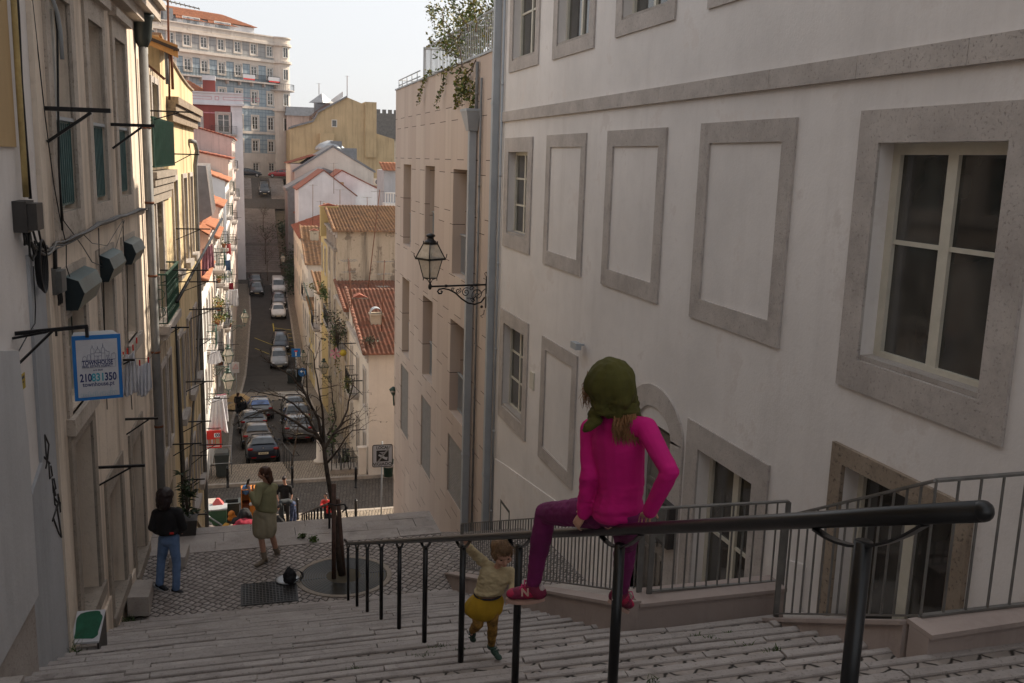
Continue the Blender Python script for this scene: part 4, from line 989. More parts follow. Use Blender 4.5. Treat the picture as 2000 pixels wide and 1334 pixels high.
m.build('balcony_screen', 'iron_green', bh)
yh = thing('yellow_house', 'sunlit weathered yellow house with curved parapet and heavy stone cornice', 'house', (-1.5, 25, -11))
YW = []
YE = 29.5
for (a, b) in ((23.0,23.9),(25.4,26.3),(27.3,28.1)):
    for (h0, h1) in ((-2.75,-.65),(-6.2,-4.3),(-9.3,-7.6)): YW.append((a,b,h0,h1))
mb = MB(); LW.wall(mb, 21.6, YE, -15, 1.35, YW, .28)
a, b = LW.p(21.6,0,0), LW.p(YE,0,0)
for p, q in ((b, b+Vector((-9,0,0))),): mb.quad((p.x,p.y,-15),(q.x,q.y,-15),(q.x,q.y,1.35),(p.x,p.y,1.35))
mb.quad((a.x,a.y,1.35),(b.x,b.y,1.35),(b.x-9,b.y,1.35),(a.x-9,a.y,1.35)); 
pts = [(21.6,1.35),(21.6,2.35)]+[(21.6+(YE-21.6)*k/12, 1.72+.63*(1-k/12)**2) for k in range(1,13)]+[(YE,1.35)]
LW.poly(mb, pts, -.25, .0); mb.build('wall', 'plaster_yellow', yh)
m = MB()
for k in range(12):
    A, B_ = pts[k+1], pts[k+2]; LW.poly(m, [(A[0],A[1]),(B_[0],B_[1]),(B_[0],B_[1]+.05),(A[0],A[1]+.05)], -.3, .05)
LW.box(m, 22.5, YE+.12, 1.02, 1.18, -.02, .26); LW.box(m, 22.5, YE+.1, .86, 1.018, -.02, .20); LW.box(m, 22.6, YE+.06, .66, .858, -.02, .12); m.build('cornice', 'limestone_rough', yh)
for q in YW:
    window(LW, yh, *q, dep=.2, fw=.06, cols=2, bars=(.45,), fm='frame_white'); surround(LW, yh, *q, .11, d=.05)
    m = MB(); LW.box(m, q[0]-.14, q[1]+.14, q[2]-.16, q[2]-.0, .05, .16); m.build('window_sill', 'limestone_sill', yh)
m = MB(); LW.frame(m, 24.4, 24.9, -6.0, -4.4, .05, -.02, .03); m.build('wall_vent', 'limestone_sill', yh)
t = thing('downpipe', 'pale downpipe with swan neck on the yellow house', 'downpipe', LW.p(28.4,-14,.1))
m = MB(); m.tube([LW.p(27.6,.3,.05), LW.p(28.1,.28,.13), LW.p(28.4,.05,.16), LW.p(28.4,-.35,.1), LW.p(28.4,-14,.1)], .06, 10); m.build('pipe', 'pipe_dirty', t)
YB = [(y, h, L*.72) for y, h, L in [(22.6,-.05,.9),(23.3,-1.75,1.1),(23.8,-3.05,1.25),(26.2,-4.1,1.1),(20.2,-2.35,1.3),(19.2,-3.35,.85),(24.2,-5.6,1.0),(23.2,-6.35,.95),(21.2,-6.3,.85),(24.8,-7.7,.62),(27.4,-8.2,.95),(22.6,-7.6,.75),(21.6,-8.1,.9),(27.8,-5.2,.8)]]
for k, (y, h, L) in enumerate(YB):
    names = ['high under the cornice','above the first yellow window','over the second storey','near the pipe of the yellow house','above the scroll balcony','at the level of the scroll balcony','below the scroll balcony','above the brown shutters','under the brown shutters','low on the yellow wall','lowest, above the potted plant','lowest, above the woman in jeans','just over the woman in jeans','by the far corner of the yellow house']
    bracket(y, h, L, label='dark clothes bracket '+names[k], strut=.26, th=.03)
pipe([LW.p(20.2,-3.0,.3), LW.p(27.0,-1.75,.85)], .035, 'iron_black', 'thick dark pole slanting out above the scroll balcony', 'pole', 'pole')
cloth([LW.p(24.3,-2.3,.52), LW.p(24.6,-2.2,.74)], .62, 'laundry_pink', 'pink towel hanging from the slanting pole', seed=3, taper=-.3, n=Vector((0,-1,0)))
pipe([LW.p(22.4,-4.2,.05), LW.p(22.6,-6.2,.06), LW.p(23.0,-8.6,.06), LW.p(23.6,-8.4,.06), LW.p(25.8,-6.6,.06), LW.p(27.4,-5.6,.08), LW.p(28.3,-4.6,.08)], .035, 'cable_grey', 'looping cable bundle across the shaded yellow wall', 'cable', 'cable', 6)
pipe([LW.p(22.3,-3.8,.05), LW.p(22.4,-12,.05)], .028, 'cable_black', 'black conduit between the balcony house and the yellow house', 'conduit', 'conduit', 6)
# roof canopy and air conditioner over the balcony house
t = thing('roof_canopy', 'orange corrugated canopy on grey posts above the balcony house', 'canopy', (-1.9, 19.6, 1.6))
m = MB(); P = [ony(258,52,20.2), ony(347,88,20.2), ony(347,88,20.2)+Vector((-.3,3.2,.3)), ony(258,52,20.2)+Vector((-.9,3.2,.3))]
m.hexa([p-Vector((0,0,.06)) for p in P]+P); m.hexa([P[0]-Vector((0,0,.2)),P[1]-Vector((0,0,.24)),P[1]+Vector((0,.03,-.24)),P[0]+Vector((0,.03,-.2)),P[0]-Vector((0,0,.062)),P[1]-Vector((0,0,.062)),P[1]+Vector((0,.03,-.062)),P[0]+Vector((0,.03,-.062))])
P_ = P; m.build('canopy_sheet', 'awning_orange', t)
m = MB()
for k in range(4): a = P[0].lerp(P[1], k/3)-Vector((0,0,.09)); b = P[3].lerp(P[2], k/3)-Vector((0,0,.09)); m.bar(a, b, .05, .05)
m.bar(P[0]-Vector((0,0,.09)), P[1]-Vector((0,0,.09)), .06, .06); m.bar(P[1]-Vector((.05,0,.1)), P[2]-Vector((0,0,.1)), .06, .07); m.build('canopy_beams', 'wood_dark', t)
for x in (324, 334):
    m = MB(); p = ony(x, 84, 20.4 if x == 324 else 22.0); m.tube([p, (p.x, p.y, 1.3)], .035 if x == 324 else .03, 8); m.build('post', 'pipe_dirty' if x == 324 else 'rust', t)
m = MB(); m.bar(ony(262,105,20.3), ony(322,155,20.3), .05, .05); m.build('strut', 'rust', t)
t = thing('antenna', 'tall rusty television antenna above the orange canopy', 'antenna', ony(330,200,21))
def yagi(t, p, u, n=7, L=.9, w=.5, mat='steel_grey', rake=.0):
    m = MB(); p = Vector(p); u = Vector(u).normalized(); s = u.cross(Vector((0,0,1))).normalized()
    m.bar(p-u*L/2, p+u*L/2, .02)
    for k in range(n):
        c = p+u*(L*(-.48+.96*k/(n-1))); ww = w*(1-.5*k/n); m.bar(c-s*ww/2, c+s*ww/2, .012)
    m.build('antenna_head', mat, t)
m = MB(); m.tube([ony(331,195,21), ony(327,-60,21)], .022, 8); m.build('mast', 'rust', t); yagi(t, ony(352,8,21), (1,.0,-.18), n=9, L=.75, w=.55)
t = thing('air_conditioner', 'white box unit on the wall corner under the orange canopy', 'air conditioner', LW.p(19.3,1.2,.2))
m = MB(); p = ony(277,88,19.4); m.box(p.x-.1,p.y-.2,p.z-.13,p.x+.08,p.y+.3,p.z+.12); m.build('casing', 'frame_cream', t)
m = MB(); m.lathe([(.09,0),(.09,.02)], (0,0,0), 14); m.xf(Matrix.Translation((p.x-.01,p.y-.205,p.z)) @ Matrix.Rotation(math.pi/2,4,'X')); m.build('grille', 'frame_white', t)

# objects standing along the foot of the left wall
t = thing('ramp_board', 'tilted board painted green leaning on the step by the first door', 'board', onz(165,1250,-6.3))
c = [onz(134,1257,-6.47), onz(193,1252,-6.50), ony(206,1190,12.98), ony(147,1194,12.98)]
c0, c1 = Vector((-1.99,12.15,-6.06)), Vector((-1.43,12.12,-6.10)); c2, c3 = Vector((-1.40,13.05,-6.02)), Vector((-1.96,13.08,-5.98))
_a, _h = LW.px(134,1257); c0 = LW.p(_a,_h,.02); c1 = ony(193,1252,c0.y-.05); _a, _h = LW.px(147,1194); c3 = LW.p(_a,_h,.02); c2 = ony(206,1190,c3.y-.05)
dn = Vector((0,0,-.022)); m = MB(); m.hexa([c0+dn,c1+dn,c2+dn,c3+dn,c0,c1,c2,c3]); m.build('panel', 'sign_white', t)
m = MB(); cc = (c0+c1+c2+c3)/4; up = Vector((0,0,.0035)); 
ring = []
for k in range(40):
    tt = 2*math.pi*k/40; u, v = .5+.44*math.copysign(abs(math.cos(tt))**.45, math.cos(tt))*(1+.06*math.sin(7*tt)), .52+.43*math.copysign(abs(math.sin(tt))**.45, math.sin(tt))*(1+.05*math.sin(5*tt+1))
    ring.append(c0.lerp(c1,u).lerp(c3.lerp(c2,u),v)+up)
m.quad(*ring); plain('paint_green', (.012,.10,.055), .5, var=.35, scale=9); m.build('painted_patch', 'paint_green', t)
m = MB(); z = -6.6; m.prism([c1+dn*1.5, c2+dn*1.5, Vector((c2.x,c2.y,c1.z-.5)), Vector((c1.x,c1.y,c1.z-.3))], (-.02,0,0)); m.build('side', 'box_brown', t)
def block(q, h, mat, label, seed=0):
    m = MB(); m.hexa([(p[0],p[1],p[2]-h) for p in q]+[tuple(p) for p in q]); return tag(m.build('stone_block', mat), label, 'stone block')
q = [ony(248,1167,14.05), ony(290,1166,14.05), ony(300,1132,15.2), ony(258,1132,15.2)]
block(q, .3, 'limestone_sill', 'grey stone block step at the corner of the cobbled landing')
q = [onz(330,1090,-6.72), onz(362,1088,-6.72), onz(370,1062,-6.72), onz(345,1062,-6.72)]
block(q, .3, 'limestone_sill', 'pale stone block behind the woman in jeans')
q = [Vector((-2.25,6.0,-3.98)), Vector((-1.8,6.0,-3.98)), Vector((-1.76,7.7,-4.14)), Vector((-2.2,7.7,-4.14))]
block(q, .7, 'limestone_sill', 'pale stone slab in the bottom left corner beside the stairs')
def door_step(a0, a1, h, label):
    m = MB(); LW.box(m, a0, a1, h-.5, h, .04, .2); return tag(m.build('door_step', 'limestone_sill'), label, 'door step')
plain('cushion_pink', (.55,.12,.12), .9, var=.15); plain('cloth_red', (.22,.012,.03), .9, var=.3, bump=.4, bscale=30)
# ================================================================ HOUSES DOWN THE STREET
def row_house(side, y0, y1, zb, ze, wall, label, roof='tile_orange', depth=8, rise=1.6, nwin=2, floors=(), name='house', face='street', surr='limestone_trim', over=.3, gable=None, slope_to=None, body=True, win_mat='frame_white', wh=1.7, ww=.95, eave_cam=False):
    """one house of a row; side -1 stands left of the street, +1 right. floors: sill heights of each row of windows"""
    s = side; f = fl if s < 0 else fr
    x0, x1 = f(y0), f(y1); out = Vector((-s, 0, 0))
    F = Fac((x0, y0), (x1-x0, y1-y0), out); L = math.hypot(x1-x0, y1-y0)
    t = thing(name, label, 'house', (x0, (y0+y1)/2, zb))
    holes = []; n = nwin
    for h in floors:
        for k in range(n):
            c = L*(k+.5)/n; holes.append((c-ww/2, c+ww/2, h, h+wh))
    mb = MB(); F.wall(mb, 0, L, zb, ze, holes, .18); X = s*depth
    for p, q in (((x0,y0),(x0+X,y0)), ((x0+X,y0),(x1+X,y1)), ((x1+X,y1),(x1,y1))): mb.quad((*p,zb),(*q,zb),(*q,ze),(*p,ze))
    mb.quad((x0,y0,ze),(x0+X,y0,ze),(x1+X,y1,ze),(x1,y1,ze))
    xm0, xm1 = x0+X/2, x1+X/2
    if not eave_cam:
        mb.prism([(x0,y0,ze),(x0+X,y0,ze),(xm0,y0,ze+rise)], (0,.22,0)); mb.prism([(x1,y1-.22,ze),(x1+X,y1-.22,ze),(xm1,y1-.22,ze+rise)], (0,.22,0))
    mb.build('wall', wall, t)
    r = MB(); e = -s*over; dz = -rise*over/(depth/2)
    if not eave_cam:
        tile_roof(r, (x0+e,y0-.12,ze+.06+dz), (x1+e,y1+.12,ze+.06+dz), (xm0,y0-.12,ze+rise+.06), (xm1,y1+.12,ze+rise+.06), col=.26 if y0 < 80 else .4, row=.42 if y0 < 80 else .8, amp=.05 if y0 < 80 else .06)
        tile_roof(r, (x0+X-e,y0-.12,ze+.06+dz), (x1+X-e,y1+.12,ze+.06+dz), (xm0,y0-.12,ze+rise+.06), (xm1,y1+.12,ze+rise+.06), col=.5, row=1)
        ridge(r, (xm0,y0-.12,ze+rise+.1), (xm1,y1+.12,ze+rise+.1))
        ridge(r, (x0+e,y0-.08,ze+.1+dz), (xm0,y0-.08,ze+rise+.1), .09); 
    else:
        ym = y1
        tile_roof(r, (x0-s*.25,y0-.3,ze+.02), (x0+X,y0-.3,ze+.02), (x1-s*.2,ym,ze+rise), (x1+X,ym,ze+rise), col=.2 if y0 < 60 else (.26 if y0 < 80 else .36), row=.4 if y0 < 80 else .6)
        mb2 = MB(); mb2.prism([(x0,y0,ze),(x1,y1-.05,ze),(x1,y1-.05,ze+rise-.05)], (s*.2,0,0)); mb2.quad((x1,y1,ze),(x1+X,y1,ze),(x1+X,y1,ze+rise),(x1,y1,ze+rise)); mb2.build('gable', wall, t)
        ridge(r, (x0-s*.22,y0-.3,ze+.08), (x1-s*.18,ym,ze+rise+.05), .1)
    r.build('roof', roof, t)
    c = MB(); F.box(c, -.03, L+.03, ze-.22, ze-.0, .002, .16); F.box(c, -.03, L+.03, ze-.42, ze-.222, .002, .07); c.build('cornice', surr, t)
    for q in holes:
        window(F, t, *q, dep=.14, fw=.07, cols=2, bars=(.4,), fm=win_mat, mid=.08)
        m = MB(); F.frame(m, q[0]-.13, q[1]+.13, q[2]-.16, q[3]+.16, .13, .0, .04, wb=.16, wt=.16); m.build('window_surround', surr, t)
    return t, F, L
def chimney(x, y, z, h, t, w=.5, d=.4, mat='plaster_pinkwhite', cap='tile_old_red', hood=False):
    m = MB(); m.box(x-w/2, y-d/2, z, x+w/2, y+d/2, z+h); m.box(x-w/2-.06, y-d/2-.06, z+h, x+w/2+.06, y+d/2+.06, z+h+.08); c = m.build('chimney', mat, t)
    m = MB()
    if hood:
        n = 10; P = []
        for k in range(n+1): a = math.pi*k/n; P.append((x-w*.52*math.cos(a), y-d/2, z+h+.08+w*.5*math.sin(a)))
        for p, q in zip(P, P[1:]): m.hexa([p,q,(q[0],y+d/2,q[2]),(p[0],y+d/2,p[2]),(p[0],p[1],p[2]+.03),(q[0],q[1],q[2]+.03),(q[0],y+d/2,q[2]+.03),(p[0],y+d/2,p[2]+.03)])
        m.build('hood', 'zinc_light', c)
    else:
        m.prism([(x-w/2-.04,y-d/2-.04,z+h+.08),(x+w/2+.04,y-d/2-.04,z+h+.08),(x,y-d/2-.04,z+h+.26)], (0,d+.08,0)); m.build('chimney_cap', cap, c)

# ---- left row, sunlit
A, FA, LA = row_house(-1, 42, 49.5, -15, -5.35, 'plaster_white', 'blazing white corner house with an orange roof on the left of the lower street', floors=(-8.4,-11.2), nwin=3, rise=1.1)
B, FB, LB_ = row_house(-1, 49.7, 56, -17, -3.7, 'plaster_cream', 'cream house hung with flower pot balconies behind the white corner house', floors=(-6.0,-8.6,-11.4,-14.0), nwin=2, rise=1.2, win_mat='frame_green')
C, FC, LC = row_house(-1, 56.2, 64, -18, -4.7, 'plaster_white', 'white house with low orange eaves left of the street before the side street', floors=(-7.2,-10,-12.8,-15.4), nwin=3, rise=1.6)
D, FD, LD = row_house(-1, 64.2, 73.5, -20, -3.4, 'plaster_pinkwhite', 'pinkish white house with washing at the left corner of the side street', floors=(-6,-9,-12,-15), nwin=3, rise=1.5)
E_, FE, LE = row_house(-1, 80, 91.5, -22, -2.2, 'plaster_whitecool', 'tall white house beyond the side street on the left', floors=(-5,-8,-11,-14,-17), nwin=4, rise=1.5)
F_, FF, LF = row_house(-1, 91.7, 107.5, -22, -.5, 'plaster_pinkwhite', 'pale mauve house with a brown tiled roof below the pink gable', roof='tile_old_red', floors=(-3.4,-6.6,-9.8,-13), nwin=4, rise=.75)
G_, FG, LG = row_house(-1, 107.7, 127, -20, 1.6, 'plaster_pink', 'stained pink gabled house below the red house at the foot of the far stairs', roof='tile_old_red', floors=(-1.6,-4.8,-8,-11.2), nwin=5, rise=1.3, depth=10)
# attic set back on the corner house, with slanting zinc dormers
t = thing('attic_house', 'mauve attic storey with slanting grey dormers above the orange roofs on the left', 'house', (-4, 47, -5))
m = MB(); P = [ony(384,236,47), ony(391,290,47), ony(403,420,47), ony(384,420,47)]; m.box(-9, 47, -6, -2.2, 54, -.6)
m.prism([(-9,47,-.6),(-2.2,47,-.6),(-2.35,47,.1),(-3.2,47,1.2),(-9,47,1.5)], (0,7,0)); m.build('wall', 'plaster_pink', t)
for k in range(4):
    m = MB(); y = 47.5+k*1.5; m.prism([(-2.19,y,-.6),(-1.55,y,-.62),(-1.35,y,-2.9),(-2.19,y,-3.4)], (0,1.1,0)); d_ = m.build('dormer', 'zinc', t)
    m = MB(); m.bar((-1.56,y,-.62),(-1.34,y,-2.9),.06,.06); m.bar((-2.19,y,-.57),(-1.5,y,-.57),.06,.06); m.build('edge_trim', 'frame_white', d_)
m = MB(); tile_roof(m, (-1.5,46.0,-3.75), (-1.5,54,-3.75), (-2.3,46.0,-3.2), (-2.3,54,-3.2)); m.build('roof', 'tile_orange', t)
# balconies, flower boxes, washing, brackets on the left row
rb = random.Random(21)
def flowerpot(p, label, r=.12, h=.2, leafm='leaf', seed=0, group='flower pots on the balconies', spread=.22, box=False, fl_m=None):
    t = thing('potted_plant', label, 'potted plant', p, group=group)
    m = MB()
    if box: m.box(p[0]-.1, p[1]-.35, p[2], p[0]+.1, p[1]+.35, p[2]+.18)
    else: m.lathe([(r*.7,0),(r,h),(r*1.08,h),(r*1.08,h+.03),(r*.8,h+.03)], p, 10)
    m.build('pot', 'terracotta', t)
    m = MB(); rd = random.Random(seed)
    for k in range(70):
        c = Vector(p)+Vector((rd.gauss(0,spread*.5), rd.gauss(0,(spread if not box else .3)*.6), h+abs(rd.gauss(0,spread*.6))-.03))
        leafq(m, c, .05+rd.random()*.04, rd)
    m.build('leaves', [leafm, fl_m or leafm], t); return t
def leafq(m, c, s, rd, mi=0, ar=.55):
    u = Vector((rd.gauss(0,1), rd.gauss(0,1), rd.gauss(0,.7))).normalized(); v = u.cross(Vector((rd.gauss(0,1), rd.gauss(0,1), rd.gauss(0,1)))).normalized()
    c = Vector(c); m.add([c-u*s, c+v*s*ar-u*s*.1, c+u*s, c-v*s*ar-u*s*.1], [(0,1,2,3)], False, mi)
bal = [(A,FA,(2.8,4.6),-9.0),(B,FB,(.6,2.6),-8.75),(B,FB,(3.4,5.6),-6.2),(B,FB,(3.4,5.6),-11.5),(C,FC,(.5,2.4),-7.4),(C,FC,(3,5),-10.2),(C,FC,(5.4,7.4),-7.4),(D,FD,(1,3.4),-6.2),(D,FD,(4.6,7),-9.2),(D,FD,(4.6,7),-12.2),(E_,FE,(1,4),-5.1),(E_,FE,(6,9),-8.1),(F_,FF,(2,5),-3.6),(F_,FF,(8,12),-6.8),(G_,FG,(3,7),-4.9),(G_,FG,(10,14),-1.8)]
for i, (H, F, (a0, a1), h) in enumerate(bal):
    scroll_balcony(F, H, a0, a1, h, .42+.1*(i % 3), rail='iron_black' if i % 2 else 'iron_green', hr=.95, style='bars' if i != 0 else 'scroll')
pots = [(B,FB,.8,-8.75,.42),(B,FB,1.4,-8.75,.42),(B,FB,2.2,-8.75,.42),(B,FB,.9,-8.0,.5),(B,FB,1.9,-8.0,.5),(C,FC,.8,-7.4,.3),(C,FC,1.8,-7.4,.3),(D,FD,2,-6.2,.35),(C,FC,4,-10.2,.4),(B,FB,3.8,-11.5,.4),(D,FD,5.4,-12.2,.5)]
for i, (H, F, a, h, d) in enumerate(pots):
    flowerpot(F.p(a, h, d-.15), ['terracotta pot of greenery on the flower balcony of the cream house','leafy pot on a white house balcony','orange flower tub on a balcony railing'][0 if H is B else (1 if H is C else 2)], r=.14, h=.22, seed=i, leafm='leaf' if i % 3 else 'leaf_yellow', spread=.4)
far_br = [(A,FA,.4,-6.6,.8),(A,FA,2.2,-8.8,.8),(A,FA,.3,-10.6,1.0),(B,FB,.4,-10.1,.9),(B,FB,3,-5.2,.8),(C,FC,1,-8.7,.9),(C,FC,4,-12,.9),(D,FD,2,-8,1.0),(D,FD,3,-13,1.0),(E_,FE,2,-7,1.0),(E_,FE,5,-11,1.0),(F_,FF,3,-6,1.0)]
for i, (H, F, a, h, L) in enumerate(far_br):
    bracket(a, h, L, F=F, label='thin clothes bracket on the sunlit '+('white corner house' if H is A else 'houses further down the street'), strut=.26, th=.032, group='clothes brackets on the sunlit houses')
def hung(F, a, h, d, w_, drop, mat, label, seed, tp=-.2, group=None, nm='laundry'): cloth([F.p(a, h, d), F.p(a+.1, h, d+w_)], drop, mat, label, seed=seed, taper=tp, group=group, name=nm)
hung(FA, .5, -10.65, .25, .45, 1.5, 'laundry_white', 'bunched white sheet hanging above the red shop sign', 11, tp=-.9)
hung(FA, .8, -10.65, .3, .28, .9, 'laundry_black', 'black shirt hanging behind the white sheet', 12, tp=-.3)
hung(FA, 1.3, -10.7, .35, .5, 1.25, 'laundry_white', 'white shirt on the second line above the red sign', 13)
hung(FA, 2.0, -10.8, .4, .4, 1.3, 'laundry_pink', 'pink towel on the line above the red sign', 14)
hung(FA, 2.35, -8.85, .2, .35, .6, 'laundry_white', 'grey white cloth drying high on the white corner house', 15, tp=-.9)
hung(FC, 5, -6.5, .4, .3, .7, 'laundry_blue', 'blue trousers drying on the far white house balcony', 16)
hung(FD, 1.5, -5.9, .4, .25, .7, 'cushion_pink', 'red and orange washing on the pinkish white house', 17)
hung(FD, 4.5, -8.9, .4, .3, .9, 'cloth_red', 'dark red cloth hanging lower on the pinkish white house', 18)
hung(FD, 2.6, -9.1, .4, .6, 1.1, 'laundry_white', 'white washing beside the dark red cloth', 19)

# red house across the head of the left row
t = thing('red_house', 'dark red house with white parapet and red tiled roof below the blue tiled block', 'house', (-5, 130, -16))
FR_ = Fac((-24, 130), (1, 0), (0, -1)); RX = .3+24; zt = 6.1
RWIN = [(FR_.px(x, 213)[0]-.75, FR_.px(x, 213)[0]+.75, z, z+2.3) for x in (380,436) for z in (2.6,-1.6)]+[(6,7.5,2.6,4.9),(10,11.5,2.6,4.9)]
mb = MB(); FR_.wall(mb, 0, RX, -18, zt, RWIN, .2); mb.quad((.3,130,-18),(.3,142,-18),(.3,142,zt),(.3,130,zt)); mb.quad((-24,130,zt),(.3,130,zt),(.3,142,zt),(-24,142,zt)); mb.build('wall', 'plaster_red', t)
m = MB(); FR_.box(m, -.1, RX+.15, zt, zt+1.35, -.3, .06); FR_.box(m, -.1, RX+.3, zt-.12, zt+.14, -.3, .3); FR_.box(m, -.1, RX+.2, zt+1.35, zt+1.5, -.35, .2); m.box(.24,130,zt,.36,142,zt+1.35); FR_.box(m, RX-1.4, RX+.02, -18, zt-.13, .0, .05); m.build('parapet', 'plaster_whitecool', t)
m = MB()
for a in range(2, 24, 5):
    FR_.frame(m, a, a+3.6, zt+.55, zt+.95, .05, .06, .075); FR_.frame(m, a+4.0, a+4.5, zt+.5, zt+1.0, .06, .06, .075)
FR_.box(m, 0, RX-1.5, zt-1.15, zt-1.02, .0, .03); m.build('parapet_moulding', 'laundry_pink', t)
m = MB(); tile_roof(m, (-16,131.5,zt+1.2), (-3.2,131.5,zt+1.2), (-16,136,zt+3.2), (-6.5,136,zt+3.2), col=.5, row=.8); tile_roof(m, (-3.2,131.5,zt+1.2), (-3.2,141,zt+1.2), (-6.5,136,zt+3.2), (-6.5,137,zt+3.2), col=.5, row=.8); m.build('roof', 'tile_orange', t)
for x in (308, 408):
    m = MB(); p = ony(x, 160, 131.3); m.box(p.x-.75,131,zt+.6,p.x+.75,132,zt+3.0); c = m.build('chimney', 'plaster_red', t); m = MB(); m.box(p.x-.8,130.95,zt+3.0,p.x+.8,132.05,zt+3.6); m.build('chimney_cap', 'plaster_whitecool', c)
for q in RWIN:
    window(FR_, t, *q, dep=.14, fw=.1, cols=2, bars=(.35,.68), fm='frame_white', mid=.1)
    m = MB(); FR_.frame(m, q[0]-.28, q[1]+.28, q[2]-.25, q[3]+.28, .28, 0, .05); m.build('window_surround', 'limestone_trim', t)
q = RWIN[3] if len(RWIN) > 3 else RWIN[0]
scroll_balcony(FR_, t, RWIN[2][0]-.8, RWIN[2][1]+.9, RWIN[2][2]-.2, .7, rail='iron_black', style='bars')

# blue tiled block
def tiled(name, c, c2, grid=(.55,.55,.52)):
    m, nt, b = base(name); g = _pos(nt); s = nt.nodes.new('ShaderNodeSeparateXYZ'); nt.links.new(g, s.inputs[0])
    gx = _math(nt, 'FRACT', _math(nt, 'DIVIDE', _math(nt, 'ADD', s.outputs[0], s.outputs[1]), 1.05)); gz = _math(nt, 'FRACT', _math(nt, 'DIVIDE', s.outputs[2], .8))
    col = _mix(nt, c, c2, _ramp(nt, _noise(nt, g, 1.1, 6, .75), .35, .65))
    col = _mix(nt, col, tuple(v*.72 for v in c), _math(nt, 'MAXIMUM', _math(nt, 'LESS_THAN', gx, .12), _math(nt, 'LESS_THAN', gz, .15)))
    nt.links.new(col, b.inputs['Base Color']); b.inputs['Roughness'].default_value = .6; return m
tiled('tiles_blue', (.25,.325,.385), (.36,.42,.45)); tiled('tiles_grey', (.30,.30,.30), (.38,.37,.36))
t = thing('blue_tiled_block', 'large blue tiled apartment block with stone cornices and red roof on the far hill', 'building', (0, 170, -4))
BO_ = Vector((-14.0,165.1,0)); BE = Vector((6.9,181.3,0)); FBk = Fac((BO_.x-12.9, BO_.y-10), (BE-BO_), (1,-1)); 
sh = (Vector((BO_.x,BO_.y,0))-FBk.o).dot(FBk.u); LBk = (BE-FBk.o).dot(FBk.u)
cols = [FBk.px(x, 200)[0] for x in (528.3,497.5,466.7,434.6,401.7,369,337.7)]
dc = (cols[0]-cols[-1])/6; cols += [cols[-1]-dc*k for k in range(1, 6)]
hz = lambda y: FBk.px(528.3, y)[1]
rows = [(hz(111),hz(90)),(hz(155),hz(133)),(hz(206),hz(181)),(hz(255),hz(229)),(hz(297),hz(275)),(hz(335),hz(318))]
ZT = hz(86); zc = hz(120); zg = hz(300)
holes = [(c-.66, c+.66, a, b) for c in cols for (a, b) in rows]
mb = MB(); FBk.wall(mb, 0, LBk, zc, ZT, [q for q in holes if q[2] > zc], .2); mb.build('upper_wall', 'tiles_grey', t)
mb = MB(); FBk.wall(mb, 0, LBk, zg, zc, [q for q in holes if zg < q[2] < zc], .2); mb.build('tiled_wall', 'tiles_blue', t)
mb = MB(); FBk.wall(mb, 0, LBk, -8, zg, [q for q in holes if q[2] < zg], .2)
e0, e1 = FBk.p(0,0), FBk.p(LBk,0); bk = -FBk.n*14
mb.quad((e0.x,e0.y,-8),(e0.x+bk.x,e0.y+bk.y,-8),(e0.x+bk.x,e0.y+bk.y,ZT),(e0.x,e0.y,ZT)); mb.quad((e1.x,e1.y,-8),(e1.x+bk.x,e1.y+bk.y,-8),(e1.x+bk.x,e1.y+bk.y,ZT),(e1.x,e1.y,ZT))
mb.quad((e0.x,e0.y,ZT-.1),(e1.x,e1.y,ZT-.1),(e1.x+bk.x,e1.y+bk.y,ZT-.1),(e0.x+bk.x,e0.y+bk.y,ZT-.1)); mb.build('stone_wall', 'plaster_pinkwhite', t)
m = MB(); 
for (z0, z1, d) in ((ZT-.2,ZT+.2,.4),(ZT+.2,ZT+1.15,.12),(ZT+1.15,ZT+1.35,.3),(zc-.25,zc+.2,.45),(zc-.9,zc-.25,.1),(hz(214)-.1,hz(214)+.35,.1),(hz(262)-.1,hz(262)+.35,.1)): FBk.box(m, -.1, LBk+.1, z0, z1, -.2, d)
for k in range(8): FBk.frame(m, 1+k*4.6, 5.0+k*4.6, ZT+.38, ZT+1.0, .08, .12, .18)
for k in (0,): a = LBk-.3; FBk.box(m, a-.6, a+.3, -4, ZT, .0, .18)
m.build('cornices', 'plaster_pinkwhite', t)
for i, (c, (a, b)) in enumerate([(c, r) for c in cols for r in rows]):
    q = (c-.66, c+.66, a, b)
    window(FBk, t, *q, dep=.12, fw=.16, cols=2, bars=(.38,.7), fm='frame_white', mid=.14)
    m = MB(); FBk.frame(m, q[0]-.24, q[1]+.24, a-.2, b+.25, .22, 0, .08); m.build('window_surround', 'plaster_pinkwhite', t)
m = MB(); zb_ = hz(163); FBk.box(m, 0, LBk-.5, zb_-.25, zb_, -.1, .9); 
for k in range(14): FBk.box(m, LBk-1-k*2.6-.15, LBk-1-k*2.6+.15, zb_-.8, zb_-.252, -.1, .6)
m.build('balcony_slab', 'limestone_trim', t)
m = MB(); 
for k in range(int(LBk/.28)): FBk.box(m, k*.28, k*.28+.05, zb_, zb_+1.1, .84, .88)
FBk.box(m, 0, LBk-.5, zb_+1.1, zb_+1.16, .82, .9); m.build('balcony_railing', 'iron_black', t)
for x in (480, 529):
    a = FBk.px(x, 158)[0]; m = MB(); FBk.box(m, a-1.3, a+1.3, zb_+.4, zb_+1.05, .92, .95); FBk.box(m, a-1.2, a+1.2, zb_+.15, zb_+.4, .92, .95, 1); m.build('balcony_banner', ['sign_white','sign_red'], t)
